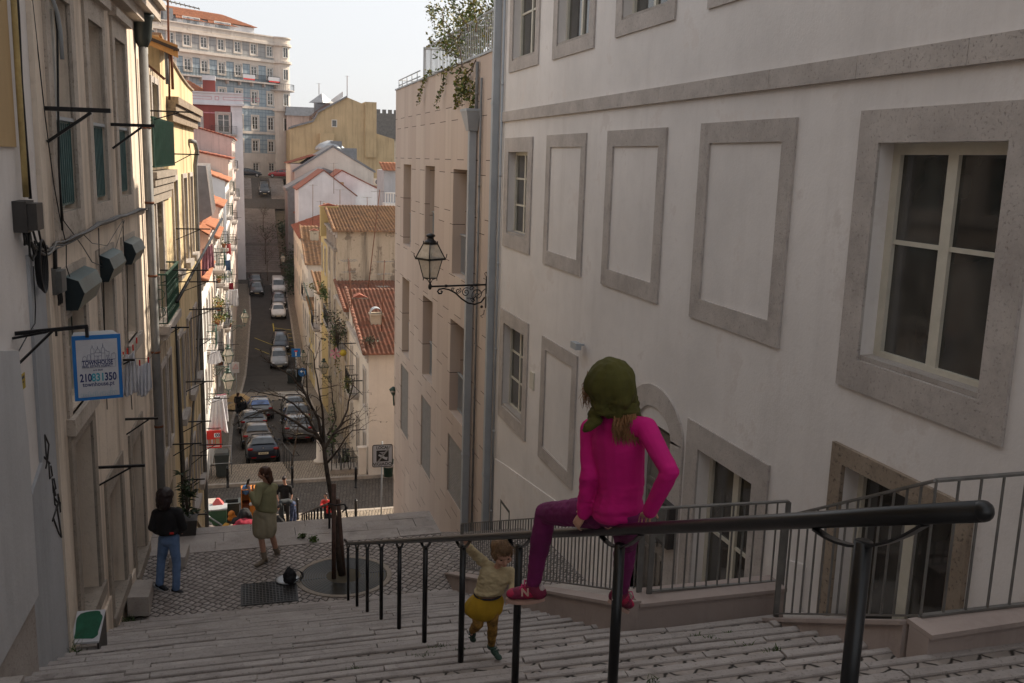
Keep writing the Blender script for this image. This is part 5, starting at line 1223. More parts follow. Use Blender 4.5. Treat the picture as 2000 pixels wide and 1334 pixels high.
# rounded corner turret
m = MB(); cx, cy = BE.x-.1, BE.y+1.3; m.lathe([(2.1,-8),(2.1,ZT-.2),(2.5,ZT-.2),(2.5,ZT+.2),(2.2,ZT+.2),(2.2,ZT+1.15),(2.4,ZT+1.15),(2.4,ZT+1.35)], (cx,cy,0), 28, smooth=False)
for z in (zc, hz(214)): m.lathe([(2.12,z-.25),(2.5,z-.2),(2.5,z+.2),(2.12,z+.2)], (cx,cy,0), 28, smooth=False)
m.build('corner_turret', 'plaster_pinkwhite', t)
for (a, b) in rows[:4]:
    m = MB(); ang = math.radians(-52); c = Vector((cx+2.1*math.cos(ang), cy+2.1*math.sin(ang), 0)); Ft = Fac((c.x, c.y), (-math.sin(ang), math.cos(ang)), (math.cos(ang), math.sin(ang)))
    Ft.frame(m, -.6, .6, a, b, .12, -.15, .1); Ft.box(m, -.04, .04, a, b, -.1, .08); wo = m.build('window', 'frame_white', t); m = MB(); Ft.box(m, -.5, .5, a+.1, b-.1, -.1, .03); m.build('pane', 'window_glass', wo)
m = MB(); z = zb_-1.6+.6; m.lathe([(2.1,z-.3),(2.9,z-.2),(2.9,z)], (cx,cy,0), 24); m.build('balcony_slab', 'limestone_trim', t)
m = MB()
for k in range(20): a = -math.pi*.55+k*.12; m.bar((cx+2.85*math.cos(a),cy+2.85*math.sin(a),z),(cx+2.85*math.cos(a),cy+2.85*math.sin(a),z+1),.04,.04)
m.tube([(cx+2.85*math.cos(-math.pi*.55+k*.12),cy+2.85*math.sin(-math.pi*.55+k*.12),z+1) for k in range(20)], .04, 5); m.build('balcony_railing', 'iron_black', t)
# set back attic and red roof
def fb(a, d, z): return FBk.p(a, z, -d)
m = MB(); a0 = sh+.6; a1 = FBk.px(518, 60)[0]; zr = FBk.px(446, 46)[1]+.4
FBk.box(m, a0, a1, ZT, zr, -3.0, -12); m.prism([fb(a0,3,zr), fb(a0,12,zr), fb(a0,7.5,zr+2.0)], FBk.u*.3); 
for x, w_ in ((385,2.6),(446,2.6)):
    a = FBk.px(x, 50)[0]; FBk.box(m, a-w_, a+w_, ZT, zr-.6, -1.6, -3.1)
m.build('attic', 'plaster_whitecool', t)
m = MB(); tile_roof(m, fb(a0,2.6,zr+.1), fb(a1+.4,2.6,zr+.1), fb(a0,7.5,zr+2.1), fb(a1-3.5,7.5,zr+2.1), col=.5, row=.9); tile_roof(m, fb(a1+.4,2.6,zr+.1), fb(a1+.4,12.4,zr+.1), fb(a1-3.5,7.5,zr+2.1), fb(a1-3.5,7.6,zr+2.1), col=.5, row=.9); tile_roof(m, fb(a0,12.4,zr+.1), fb(a1+.4,12.4,zr+.1), fb(a0,7.5,zr+2.1), fb(a1-3.5,7.5,zr+2.1), col=.6, row=1)
for x in (385,446):
    a = FBk.px(x, 50)[0]; tile_roof(m, fb(a-3.1,1.3,zr-.55), fb(a+3.1,1.3,zr-.55), fb(a-.3,5.5,zr+1.2), fb(a+.3,5.5,zr+1.2), col=.5, row=.9)
m.build('roof', 'tile_orange', t)
for x, w_ in ((385,1.7),(446,1.7),(320,1.1)):
    a = FBk.px(x, 50)[0]; m = MB(); d = 1.58 if x > 330 else 2.98; FBk.frame(m, a-w_, a+w_, ZT+1.5, ZT+2.7, .12, -d-.02, -d+.05); wo = m.build('window', 'frame_white', t); m = MB(); FBk.box(m, a-w_+.1, a+w_-.1, ZT+1.6, ZT+2.6, -d-.01, -d+.02); m.build('pane', 'glass_pale', wo)
m = MB(); a = FBk.px(343, 40)[0]; FBk.box(m, a-1, a+.8, ZT+.5, ZT+3.6, -1.8, -3.2); m.build('chimney', 'zinc', t)
# left neighbour of the blue block
t = thing('grey_gabled_block', 'pale block with a small gable and red roof at the left end of the hill', 'building', (-22, 150, 0))
m = MB(); p = ony(262,180,150); q = ony(292,180,152); m.box(p.x-6,150,-4,q.x,162,14.5); m.prism([(p.x-1,149.9,14.5),(q.x,149.9,14.5),(q.x-1.6,149.9,20.5)], (0,8,0)); m.build('wall', 'plaster_pink', t)
m = MB(); tile_roof(m, (p.x-6,149.5,14.6),(q.x-.4,149.5,14.6),(p.x-6,155,17.5),(q.x-1.4,155,17.5), col=.5, row=.8); m.build('roof', 'tile_red', t)

# ---- right row
m_kw = dict(surr='limestone_trim')
R1, F1, L1_ = row_house(1, 41.6, 50.3, -16, -8.62, 'plaster_pinkwhite', 'pinkish white corner house with old tiled roof behind the surveillance sign', roof='tile_red', floors=(-11.4,-14.4), nwin=3, eave_cam=True, rise=1.75, depth=9)
R2, F2, L2_ = row_house(1, 50.5, 57, -18, -8.1, 'plaster_old', 'old house overgrown with creeper between the corner house and the tall stained gable', roof='tile_red', floors=(-11.2,-14.2), nwin=2, eave_cam=True, rise=.8, depth=9)
R3, F3, L3_ = row_house(1, 57.1, 65, -20, -4.35, 'plaster_old', 'tall house with a stained bare gable wall and mossy tiled roof', roof='tile_old', floors=(-7.4,-10.4,-13.4), nwin=2, eave_cam=True, rise=1.15, depth=9)
R3b, F3b, L3b_ = row_house(1, 65.2, 71, -20, -4.9, 'plaster_brightyellow', 'narrow yellow house with a white chimney behind the stained gable', roof='tile_old_red', floors=(-8,-11), nwin=2, depth=3, rise=.5)
R4, F4, L4_ = row_house(1, 71.2, 79.5, -20, -10.1, 'plaster_cream', 'low cream house with plants on its tiled roof', roof='tile_old', floors=(-13,-16), nwin=2, eave_cam=True, rise=.7, depth=8)
R4b, F4b, L4b_ = row_house(1, 79.7, 87.5, -22, -13.0, 'plaster_brightyellow', 'bright yellow house below the dark green screen', roof='tile_old', floors=(-16,-18.6), nwin=3, eave_cam=True, rise=.3, depth=8, win_mat='frame_dark')
R5, F5, L5_ = row_house(1, 87.7, 98, -22, -9.75, 'plaster_pinkwhite', 'pale house with a broad orange tiled roof below the white gables', roof='tile_old', floors=(-13,-16.4), nwin=3, eave_cam=True, rise=2.8, depth=8)
R6, F6, L6_ = row_house(1, 98.2, 117, -21, -8.2, 'plaster_cream', 'long shaded house on the right below the far stairs', roof='tile_old_red', floors=(-11.4,-14.6), nwin=5, depth=8, rise=1.5)
for (H, F, a, h, d) in ((R1,F1,(4,6.2),-11.5,.5),(R2,F2,(1,4),-10.5,.5),(R3,F3,(1.5,5.5),-10.5,.5),(R4,F4,(2,5),-13.1,.5),(R5,F5,(2,5),-13.1,.4)): scroll_balcony(F, H, *a, h, d, rail='iron_black', style='bars')
# dormer and terrace on the tall house, awning
m = MB(); F3.box(m, .1, 7.8, -5.6, -5.45, 0, .22); F3.box(m, .1, 7.8, -4.42, -4.3, 0, .3); m.build('upper_cornice', 'limestone_dark', R3)
for a_ in (.8,2.6,4.4,6.2):
    m = MB(); F3.box(m, a_, a_+.12, -5.45, -4.42, 0, .16); m.build('pilaster', 'limestone_trim', R3)
m = MB(); m.hexa([F4b.p(0,-13.2,.02), F4b.p(7.5,-12.9,.02), F4b.p(7.5,-12.9,.06), F4b.p(0,-13.2,.06), F4b.p(0,-11.4,.45), F4b.p(7.5,-11.2,.45), F4b.p(7.5,-11.2,.5), F4b.p(0,-11.4,.5)]); tag(m.build('screen', 'frame_green'), 'dark green balcony screen above the bright yellow house', 'screen')
chimney(6.1, 45.2, -8.3, .85, R1, w=.52, d=.5, mat='plaster_old', hood=True)
chimney(5.75, 49.0, -8.3, 1.1, R1, w=.75, d=.6, mat='plaster_old')
chimney(8.2, 46.5, -8.2, .9, R1, w=.6, d=.4)
p = ony(661,455,62); chimney(5.5, 64, -5.2, 1.9, R3b, w=1.1, d=.6, mat='plaster_brightyellow')
p = ony(612,440,95); chimney(p.x, 94, -8.8, 1.6, R5, w=.8, d=.6, mat='plaster_old')
# gables on the rise behind
def gable_house(name, label, y, depth, xl_, xr_, ze_l, ze_r, xa, za, zb, wall, roof='tile_old_red', th=.12, extra=None, cat='house'):
    t = thing(name, label, cat, ((xl_+xr_)/2, y, zb))
    m = MB(); m.prism([(xl_,y,zb),(xr_,y,zb),(xr_,y,ze_r),(xa,y,za),(xl_,y,ze_l)], (0,depth,0)); w_ = m.build('wall', wall, t)
    m = MB()
    for (p, q) in (((xl_,ze_l),(xa,za)),((xr_,ze_r),(xa,za))):
        d = Vector((p[0]-q[0],0,p[1]-q[1])).normalized()*.3; a = (p[0]+d.x, y-.15, p[1]+d.z+.03); b = (q[0], y-.15, q[1]+.03)
        m.hexa([a, b, (b[0],y+depth+.1,b[2]), (a[0],y+depth+.1,a[2]), (a[0],a[1],a[2]+th), (b[0],b[1],b[2]+th), (b[0],y+depth+.1,b[2]+th), (a[0],y+depth+.1,a[2]+th)])
    m.build('roof', roof, t)
    if extra: extra(t)
    return t
gable_house('gabled_house', 'white gabled house nearest the far stairs with small aerials in front', 118, 9, 6.6, 13.4, -4.0, -4.6, 9.6, -1.75, -20, 'plaster_whitecool')
gable_house('gabled_house', 'wide white gabled house with an ochre patch beside the nearest white gable', 124, 9, 9.2, 18.2, -4.1, -4.6, 12.4, -1.8, -20, 'plaster_whitecool', extra=lambda t: (lambda m: (m.prism([(9.9,123.95,-3.2),(12.6,123.95,-3.2),(12.6,123.95,-5.3)], (0,.03,0)), m.build('ochre_patch', 'plaster_ochre', t)))(MB()))
gable_house('gabled_house', 'pinkish beige gabled house with a lead grey dormer below the ochre gable', 142, 10, 7.4, 18.8, -2.3, -2.1, 12.9, 1.3, -14, 'plaster_pinkwhite', roof='zinc', th=.3)
gable_house('gabled_house', 'slate grey gabled roof wedge between the white gables and the beige gable', 131, 9, 5.9, 19.5, -4.6, -4.8, 10.6, -1.9, -16, 'zinc', roof='zinc', th=.35)
t = thing('grey_dormer_block', 'lead grey boxes with a pale dome rising behind the beige gable', 'roof structure', (14, 150, 0))
m = MB(); 
for (x0, x1, yt, yb) in ((628,645,290,300),(646,668,275,305),(668,697,289,320)): p = ony(x0, yt, 152); q = ony(x1, yb, 152); m.box(p.x,152,q.z-4,q.x,156,p.z)
m.build('casing', 'zinc', t)
m = MB(); p = ony(645,282,153); m.lathe([(2.4,0),(2.2,.5),(1.6,1.0),(.4,1.5)], (p.x,153.5,p.z-.9), 12); m.build('dome', 'zinc_light', t)
def yg_extra(t):
    m = MB(); p = ony(735,200,164.9); q = ony(713,196,164.9); m.box(q.x,164.6,0,p.x,172,p.z); m.build('chimney_stack', 'plaster_ochre', t)
    F = Fac((8,165),(1,0),(0,-1)); a, h = F.px(653,241); m = MB(); F.frame(m, a-.45, a+.45, h-.6, h+.6, .1, -.02, .06); wo = m.build('window', 'frame_white', t); m = MB(); F.box(m, a-.35,a+.35,h-.5,h+.5,0,.02); m.build('pane','window_glass',wo)
    m = MB(); p = ony(624,260,164.8); q = ony(652,345,164.8); m.box(p.x,163.6,q.z-3,q.x,165,p.z); m.build('stair_box', 'plaster_ochre', t)
    m = MB(); p = ony(568,248,164); q = ony(678,188,164)
    P = [ony(568,250,164.6), ony(612,238,164.6), ony(622,220,164.6), ony(678,190,164.6)]
    for a, b in zip(P, P[1:]): m.hexa([a, b, b+Vector((0,9,0)), a+Vector((0,9,0)), a+Vector((0,0,.3)), b+Vector((0,0,.3)), b+Vector((0,9,.3)), a+Vector((0,9,.3))])
    m.build('roof_edge', 'zinc', t)
    m = MB(); p0, p1 = P[1], P[3]; n = 30
    for k in range(n): c = p0.lerp(p1, k/n)+Vector((-.5,1.5,.2)); m.box(c.x,c.y,c.z,c.x+.1,c.y+.1,c.z+.9)
    m.build('roof_railing', 'rust', t)
t = thing('ochre_gable_house', 'big ochre gabled house with a bare end wall on the right of the far hill', 'house', (16, 165, -4))
P = [ony(*q, 165) for q in ((566,345),(566,252),(600,240),(616,230),(620,219),(678,190),(714,205),(714,254),(770,272),(770,345))]
m = MB(); m.prism([(p.x,165,p.z if k not in (0,9) else -8) for k, p in enumerate(P)], (0,14,0)); m.build('wall', 'plaster_ochre', t); yg_extra(t)
t = thing('zinc_tower', 'small grey turret with pale pyramid roof behind the ochre gable', 'turret', ony(629,230,175))
p = ony(629,215,175); m = MB(); m.box(p.x-1.3,174,p.z-5,p.x+1.3,176.6,p.z+1.2); m.build('body', 'zinc', t); m = MB(); m.lathe([(2.3,0),(1.1,.9),(.2,1.6)], (p.x,175.3,p.z+1.2), 4, smooth=False); m.build('roof', 'zinc_light', t)
t = thing('slate_roof_house', 'dark slate roofed house between the blue block and the ochre gable', 'house', ony(590,240,178))
p = ony(560,214,178); q = ony(620,225,178); m = MB(); m.box(p.x,178,-6,q.x+3,188,p.z-.8); m.build('wall', 'plaster_pink', t); m = MB(); m.hexa([(p.x-.3,177.7,p.z-1),(q.x+3,177.7,p.z-1),(q.x+3,188,p.z-.8),(p.x-.3,188,p.z-.8),(p.x,179,p.z+.6),(q.x+3,179,p.z+.6),(q.x+3,187,p.z+.7),(p.x,187,p.z+.7)]); m.build('roof', 'zinc', t)
t = thing('castle_wall', 'dark castle wall with battlements on the hill behind the ochre house', 'castle wall', (37, 250, 4))
m = MB(); a = ony(736,216,250); m.box(a.x,250,-4,a.x+60,256,a.z-.6)
for k in range(40): m.box(a.x+k*1.5, 250, a.z-.6, a.x+k*1.5+.9, 251, a.z+.35)
m.build('wall', 'castle_stone', t)
t = thing('red_roofed_house', 'small house with red tiles and white balustrade at the edge of the beige building', 'house', ony(760,340,112))
p = ony(750,322,112); m = MB(); m.box(p.x,112,-14,p.x+8,118,p.z-.6); m.build('wall', 'plaster_bluegrey', t); m = MB(); tile_roof(m, (p.x-.2,111.7,p.z-.6),(p.x+8,111.7,p.z-.6),(p.x-.2,115,p.z+.3),(p.x+8,115,p.z+.3), col=.4, row=.6); m.build('roof', 'tile_orange', t)
m = MB(); p = ony(752,378,110)
for k in range(16): m.box(p.x+k*.3,110,p.z-1.1,p.x+k*.3+.12,110.1,p.z)
m.box(p.x,109.9,p.z,p.x+5,110.2,p.z+.12); m.box(p.x,109.8,p.z-7,p.x+5,112,p.z-1.1); m.build('terrace', 'plaster_white', t)
t = thing('air_conditioner', 'square air conditioner on the grey roof wedge beside the beige building', 'air conditioner', ony(738,355,120)); p = ony(731,349,121); q = ony(745,362,121); m = MB(); m.box(p.x,121,q.z,q.x,121.5,p.z); m.build('casing', 'frame_cream', t); m = MB(); c = (p+q)/2; m.lathe([(.33,0),(.33,.03)], (0,0,0), 14); m.xf(Matrix.Translation((c.x,120.99,c.z)) @ Matrix.Rotation(math.pi/2,4,'X')); m.build('fan', 'zinc', t)
# walls along the far stairs
for (x, y0, y1, z0, z1, mat, lab) in ((6.9,128,141,-18,-7.5,'plaster_cream','shaded cream house right of the lower far stairs'),(6.9,143,158,-14,-1.2,'plaster_pinkwhite','shaded pale house right of the upper far stairs'),(-.75,142.3,150,-14,3.6,'plaster_cream','narrow cream house left of the far stairs behind the red house'),(-.8,150.3,168,-10,4.4,'plaster_pink','stained pink house left of the top of the far stairs')):
    s = 1 if x > 0 else -1; t = thing('stair_house', lab, 'house', (x, y0, z0)); F = Fac((x, y0), (0, 1), (-s, 0)); hs = [(2+3.2*k, 3+3.2*k, h, h+1.9) for k in range(int((y1-y0-2)/3.2)) for h in (z1-3, z1-6.3)]
    mb = MB(); F.wall(mb, 0, y1-y0, z0, z1, hs, .15); mb.box(x+s*.2, y0, z0, x+s*8, y1, z1); mb.quad((x,y0,z0),(x+s*.2,y0,z0),(x+s*.2,y0,z1),(x,y0,z1)); mb.build('wall', mat, t)
    for q in hs: window(F, t, *q, dep=.1, fw=.1)
    if s < 0: 
        for q in hs[::3]: scroll_balcony(F, t, q[0]-.4, q[1]+.4, q[2]-.1, .5, rail='iron_black', style='bars')
    m = MB(); tile_roof(m, (x-s*.3,y0,z1),(x-s*.3,y1,z1),(x+s*4,y0,z1+1.4),(x+s*4,y1,z1+1.4), col=.5, row=.8); m.build('roof', 'tile_old_red', t)
# aerials
AER = [((745,376),(722,520),60,'leaning rusty pole aerial rising past the mossy roof'),((785,0),(785,0),0,'')]
def aerial(top, bot, y, label, n=5, L=.8, w=.5, r=.015, heads=1, mat='rust', hx=1):
    t = thing('antenna', label, 'antenna', ony(*bot, y)); a, b = ony(*bot, y), ony(*top, y); m = MB(); m.tube([a, b], r, 6); m.build('mast', mat, t)
    for k in range(heads): yagi(t, a.lerp(b, 1-.17*k-.02), (hx, .3, 0), n=n, L=L*(1-.2*k), w=w); 
aerial((742,370),(716,590),52,'tall leaning rusty aerial in front of the stained gable', heads=1, r=.025)
aerial((751,508),(745,650),44,'white comb aerial above the red tiled corner roof', heads=3, L=.9, w=.7, mat='rust', r=.02)
aerial((680,505),(690,640),47,'rusty aerial mast beside the old chimney', heads=2, r=.022)
aerial((683,508),(688,605),48,'second thin mast beside the old chimney', heads=1, r=.016)
aerial((611,360),(611,440),100,'thin aerial against the nearest white gable', r=.03, w=.9); aerial((626,392),(626,450),99,'short forked aerial against the white gable', r=.03, w=.9)
aerial((664,370),(664,410),97,'aerial standing between the two white gables', r=.03, w=.9); aerial((717,385),(718,420),90,'aerial with a panel head beside the wide white gable', r=.03, w=.9)
aerial((652,318),(652,378),117,'thin aerial over the ridge of the nearest white gable', r=.03, w=.8); aerial((678,148),(678,190),165,'aerial mast on the apex of the ochre gable', r=.06, w=.9); aerial((623,163),(623,185),175,'aerial mast on the grey turret', r=.06, w=1.0)
aerial((313,20),(313,45),150,'small aerial on the roof at the left of the hill', r=.06, w=1.0)
# ================================================================ STREET LAMPS
def street_lamp(base_pt, arm, label, drop=0, glass='lamp_glass', mat='iron_black', sc=1.0, group=None):
    """wall lantern on a scrolled iron bracket; base_pt on the wall, arm = horizontal vector to the lantern"""
    B = Vector(base_pt); Av = Vector(arm); L = Av.length; u = Av.normalized(); Z = Vector((0,0,1))
    t = thing('street_lamp', label, 'street lamp', base_pt, group=group)
    P = lambda a, z, s=0: B+u*a*L+Z*z*sc+u.cross(Z)*s
    m = MB(); m.tube([P(0,0), P(1,0)], .022*sc, 8); m.bar(P(0,-.55), P(0,.2), .05*sc, .02*sc)
    for a in (.18,.72): m.tube([P(a-.02,0), P(a+.02,0)], .036*sc, 8)
    cv = []
    for k in range(25):
        s = k/24; a = .03+.72*s; z = -.44*math.sin(min(1, s*1.0)*math.pi*.5+.55)*(1-s)**.55*1.0 - .04; cv.append(P(a, z))
    rs = [(.03-.012*k/24)*sc for k in range(25)]
    m.tube([P(.02,-.30),P(.08,-.41),P(.2,-.455),P(.32,-.42),P(.44,-.31),P(.55,-.17),P(.66,-.09),P(.76,-.055),P(.84,-.07),P(.865,-.12),P(.84,-.17),P(.80,-.17),P(.785,-.13),P(.81,-.105)], .02*sc, 6)
    def spiral(c, z, r, turns, d, st=0, w_=.011):
        n = int(14*turns); m.tube([P(c+d*(r*(1-k/n*.85))*math.cos(st+k/n*turns*2*math.pi)/L, z+(r*(1-k/n*.85))*math.sin(st+k/n*turns*2*math.pi)) for k in range(n+1)], w_*sc, 5)
    for c, z, r, tn, d, st in ((.15,-.23,.16,1.6,1,-1.2),(.36,-.16,.11,1.6,-1,1.0),(.50,-.12,.075,1.5,1,2.0),(.26,-.08,.06,1.3,-1,0),(.24,-.36,.06,1.2,1,.4),(.60,-.09,.045,1.2,-1,.4)): spiral(c, z, r*sc, tn, d, st)
    m.tube([P(.01,-.1),P(.1,-.2),P(.22,-.31),P(.35,-.3)], .01*sc, 5)
    m.ell(P(.07,-.52), (.035*sc,)*3, 8, 6); m.tube([P(.02,-.6),P(.03,-.7),P(.09,-.74),P(.05,-.78)], .009*sc, 5); m.tube([P(.0,.2),P(.03,.26),P(.0,.3),P(-.02,.25)], .009*sc, 5)
    m.build('bracket', mat, t)
    c = P(1, 0)-Z*drop
    m = MB(); X = Vector((1,0,0)); 
    yaw = math.atan2(u.y, u.x)+.35
    def Q(r, a, z): return c+Vector((math.cos(yaw+a)*r, math.sin(yaw+a)*r, z))*1.0*1
    def ringf(r, z): return [Q(r*sc*1.414/1.414, math.pi/4+k*math.pi/2, z*sc) for k in range(4)]
    m.ell(c+Z*.0, (.045*sc,.045*sc,.075*sc), 10, 7)
    lo, hi, rf, tp = ringf(.155,.20), ringf(.27,.62), ringf(.34,.64), ringf(.16,.98)
    for k in range(4):
        m.tube([c+Z*.05*sc, c+Z*.09*sc+(lo[k]-c)*.35*Vector((1,1,0)).x, lo[k]], .011*sc, 5)
        m.bar(lo[k], hi[k], .02*sc); m.bar(lo[k], lo[(k+1) % 4], .022*sc); m.bar(rf[k], rf[(k+1) % 4], .03*sc, .045*sc); m.bar(rf[k], tp[k], .022*sc); m.bar(tp[k], tp[(k+1) % 4], .03*sc, .03*sc)
        m.tube([rf[k], rf[k]+(rf[k]-c)*.08+Z*.0, rf[k]+(rf[k]-c)*.1+Z*.05*sc], .01*sc, 5); m.tube([tp[k], tp[k]+Z*.06*sc], .012*sc, 5); m.tube([lo[k], lo[k]-Z*.06*sc], .011*sc, 5)
    m.lathe([(.16*sc,0),(.13*sc,.06*sc),(.09*sc,.08*sc),(.07*sc,.14*sc),(.11*sc,.17*sc),(.10*sc,.2*sc),(.03*sc,.23*sc)], c+Z*.98*sc, 12); m.build('lantern_frame', mat, t)
    m = MB()
    for k in range(4):
        k2 = (k+1) % 4; m.quad(lo[k], lo[k2], hi[k2], hi[k]); m.quad(rf[k]*.98+c*.02, rf[k2]*.98+c*.02, tp[k2], tp[k])
    m.build('lantern_glass', glass, t)
    m = MB(); m.lathe([(.03*sc,.88*sc),(.05*sc,.8*sc),(.035*sc,.74*sc)], c, 8); m.build('bulb', 'frame_cream', t)
    return t
def realglass(name, c=(.75,.70,.62), tr=.55):
    m, nt, b = base(name); b.inputs['Base Color'].default_value = (*c, 1); b.inputs['Roughness'].default_value = .25
    tb = nt.nodes.new('ShaderNodeBsdfTransparent'); tb.inputs[0].default_value = (.9,.88,.84,1); mx = nt.nodes.new('ShaderNodeMixShader')
    n = _ramp(nt, _noise(nt, _pos(nt), 9, 3), .3, .8); f = _math(nt, 'ADD', _math(nt, 'MULTIPLY', n, .2), tr-.1)
    nt.links.new(f, mx.inputs[0]); nt.links.new(b.outputs[0], mx.inputs[1]); nt.links.new(tb.outputs[0], mx.inputs[2])
    nt.links.new(mx.outputs[0], nt.nodes['Material Output'].inputs[0])
realglass('lantern_pane')
yl = 21.45; cl = ony(838, 572, yl-.15)
street_lamp((XR-.02, yl, -2.86), (cl.x-XR+.02, -.25, 0), 'ornate black wall lantern on a scrolled bracket beside the beige building', glass='lantern_pane')
for (px, py, y, x0, lab, sc) in ((446,752,44.5,None,'nearer pale lantern among the sunlit left houses above the open car door',1.0),(446,700,49.5,None,'second pale lantern just above the nearer one on the left houses',.95),(478,620,72,None,'small lantern high on the left houses over the road',1.0)):
    c = ony(px, py+16, y); xw = fl(y); street_lamp((xw, y, c.z), (c.x-xw, 0, 0), lab, glass='lantern_pane', mat='frame_green', sc=sc)
for (px, py, y, lab) in ((633,725,62,'dark lantern on the right houses behind the bare tree'),(593,700,82,'small green lantern beside the square blue sign'),(553,505,118,'lantern on the right at the foot of the far stairs')):
    c = ony(px, py+10, y); xw = fr(y); street_lamp((xw, y, c.z), (c.x-xw-.01, 0, 0), lab, glass='lantern_pane', mat='frame_green')

# ================================================================ TREES
def branch(m, p, d, L, r, depth, rd, twigs, up=.1, spread=.55, kids=(2,3), minr=.003, clamp=None):
    pts = [Vector(p)]; rs = [r]; n = 5; d = Vector(d).normalized()
    for k in range(n):
        d = (d+Vector((rd.gauss(0,.14), rd.gauss(0,.14), rd.gauss(0,.12)+up*.12))).normalized(); pts.append(pts[-1]+d*L/n); rs.append(r*(1-.55*(k+1)/n))
    m.tube(pts, rs, 7 if r > .02 else (5 if r > .008 else 3), cap=False)
    if depth == 0: 
        for q in pts[1:]: twigs.append((q, d))
        return
    for k in range(rd.randint(*kids)+ (1 if depth > 1 else 0)):
        i = rd.randint(2, n); a = rd.uniform(0, 2*math.pi); s = spread*rd.uniform(.6,1.3)
        x = d.cross(Vector((rd.gauss(0,1),rd.gauss(0,1),rd.gauss(0,1)))).normalized()
        nd = (d*math.cos(s)+x*math.sin(s)).normalized(); 
        branch(m, pts[i], nd, L*rd.uniform(.6,.85), rs[i]*.72, depth-1, rd, twigs, up, spread, kids)
rd = random.Random(12)
t = thing('bare_tree', 'bare knotted street tree leaning between wooden stakes on the landing', 'tree', (1.42, 15.05, -6.9))
q = lambda x, y, yy=15.05: ony(x, y, yy)
m = MB(); pts = [q(668,1128),q(660,1070),q(655,1020),q(648,975),q(640,930),q(635,895),q(632,865)]
m.tube(pts, [.06,.048,.044,.041,.038,.035,.032], 10); 
twigs = []
# the main limbs follow the photograph's fork, spread in depth as well
limbs = [([(632,865),(615,845),(590,835),(560,815),(530,800),(505,805),(480,815)], -.9, .03), ([(634,880),(622,858),(600,848),(575,850),(545,845)], .5, .022),
 ([(633,868),(622,820),(605,785),(590,760),(570,735),(545,720),(520,700)], .7, .03), ([(632,865),(632,820),(628,790),(622,760),(615,720),(612,690)], -.5, .026),
 ([(634,875),(650,850),(665,830),(678,800),(685,770),(690,740)], .8, .028), ([(638,905),(660,880),(672,860),(690,840),(715,838)], -.4, .02),
 ([(640,850),(655,820),(650,780),(645,740)], 1.0, .018), ([(620,850),(600,815),(575,790),(550,775),(520,770),(490,760)], -.3, .02),([(650,850),(668,838),(690,830),(700,812)], .4, .016),([(610,800),(600,770),(598,740),(600,700)], -1.0, .018)]
for L_, dy, r in limbs:
    n = len(L_); P = [q(x, y, 15.05+dy*(i/(n-1))**1.2*.9) for i, (x, y) in enumerate(L_)]
    fine = []
    for a, b in zip(P, P[1:]):
        for s in (0, .5): fine.append(a.lerp(b, s)+Vector((rd.gauss(0,.006), rd.gauss(0,.012), rd.gauss(0,.006))))
    fine.append(P[-1]); N = len(fine); m.tube(fine, [r*(1-.75*i/(N-1)) for i in range(N)], 6)
    for i in range(2, N):
        if rd.random() < .85:
            d = (fine[i]-fine[i-1]).normalized(); d = (d+Vector((rd.gauss(0,.6), rd.gauss(0,.7), rd.gauss(.0,.45)))).normalized()
            branch(m, fine[i], d, rd.uniform(.2,.38), r*(.42-.2*i/N), 1, rd, twigs, up=.05, spread=.8, kids=(1,2))
m.build('trunk_and_branches', 'bark', t)
m = MB()
for (p, d) in twigs[::2]:
    if rd.random() < .8: leafq(m, p+Vector((rd.gauss(0,.01),)*3), .014, rd, ar=.7)
    if rd.random() < .4: e = p+Vector((rd.gauss(0,.06), rd.gauss(0,.06), rd.gauss(.02,.05))); m.tube([p, e], [.003,.0015], 3, cap=False); m.ell(e, (.006,.006,.006), 4, 3)
m.build('buds', 'bark_young', t)['kind'] = 'stuff'
for i, (a, b) in enumerate((((652,1130),(652,945)),((672,1128),(660,975)),((664,1132),(648,950)))):
    m = MB(); yy = 14.85+.2*i; m.tube([q(*a,yy), q(*b,yy)], .036, 8); tag(m.build('tree_stake', 'stake_wood'), 'reddish brown wooden stake propping the bare tree', 'stake', 'wooden stakes propping the bare tree')
m = MB(); m.tube([q(640,983,14.8), q(655,987,14.78), q(672,985,14.9), q(678,992,14.95), q(668,1000,15.1)], .012, 6); m.tube([q(674,985,14.9),q(678,1010,14.9)],.014,5); tag(m.build('tree_tie', 'cable_black'), 'black rubber strap tying the tree trunk to its stakes', 'strap')
# tree grate of concentric iron rings with stone edge and earth
t = thing('tree_grate', 'round black iron tree grate with concentric bars round the tree foot', 'tree grate', (1.5, 15.05, -6.9))
def ring(m, r0, r1, z0, z1, c, n=48, a0=0, a1=2*math.pi):
    for k in range(n):
        a, b = a0+(a1-a0)*k/n, a0+(a1-a0)*(k+1)/n
        P = [(c[0]+r*math.cos(x), c[1]+r*math.sin(x)) for x, r in ((a,r0),(a,r1),(b,r1),(b,r0))]
        m.quad(*[(x,y,z1) for x, y in P]); m.quad((*P[1],z0),(*P[2],z0),(*P[2],z1),(*P[1],z1)); m.quad((*P[0],z0),(*P[3],z0),(*P[3],z1),(*P[0],z1))
gc = (1.5, 15.02)
m = MB(); ring(m, .72, .80, -6.95, -6.89, gc); m.build('stone_rim', 'limestone_dark', t)
m = MB(); 
for k in range(10): ring(m, .30+k*.042, .318+k*.042, -6.93, -6.892, gc)
for k in range(4): a = k*math.pi/2+.05; m.bar((gc[0]+.28*math.cos(a),gc[1]+.28*math.sin(a),-6.905),(gc[0]+.72*math.cos(a),gc[1]+.72*math.sin(a),-6.905),.02,.03)
m.build('iron_rings', 'iron_black', t)
m = MB(); m.lathe([(.72,0),(.71,.003)], (*gc,-6.901), 32); m.build('earth_bed', 'earth', t)
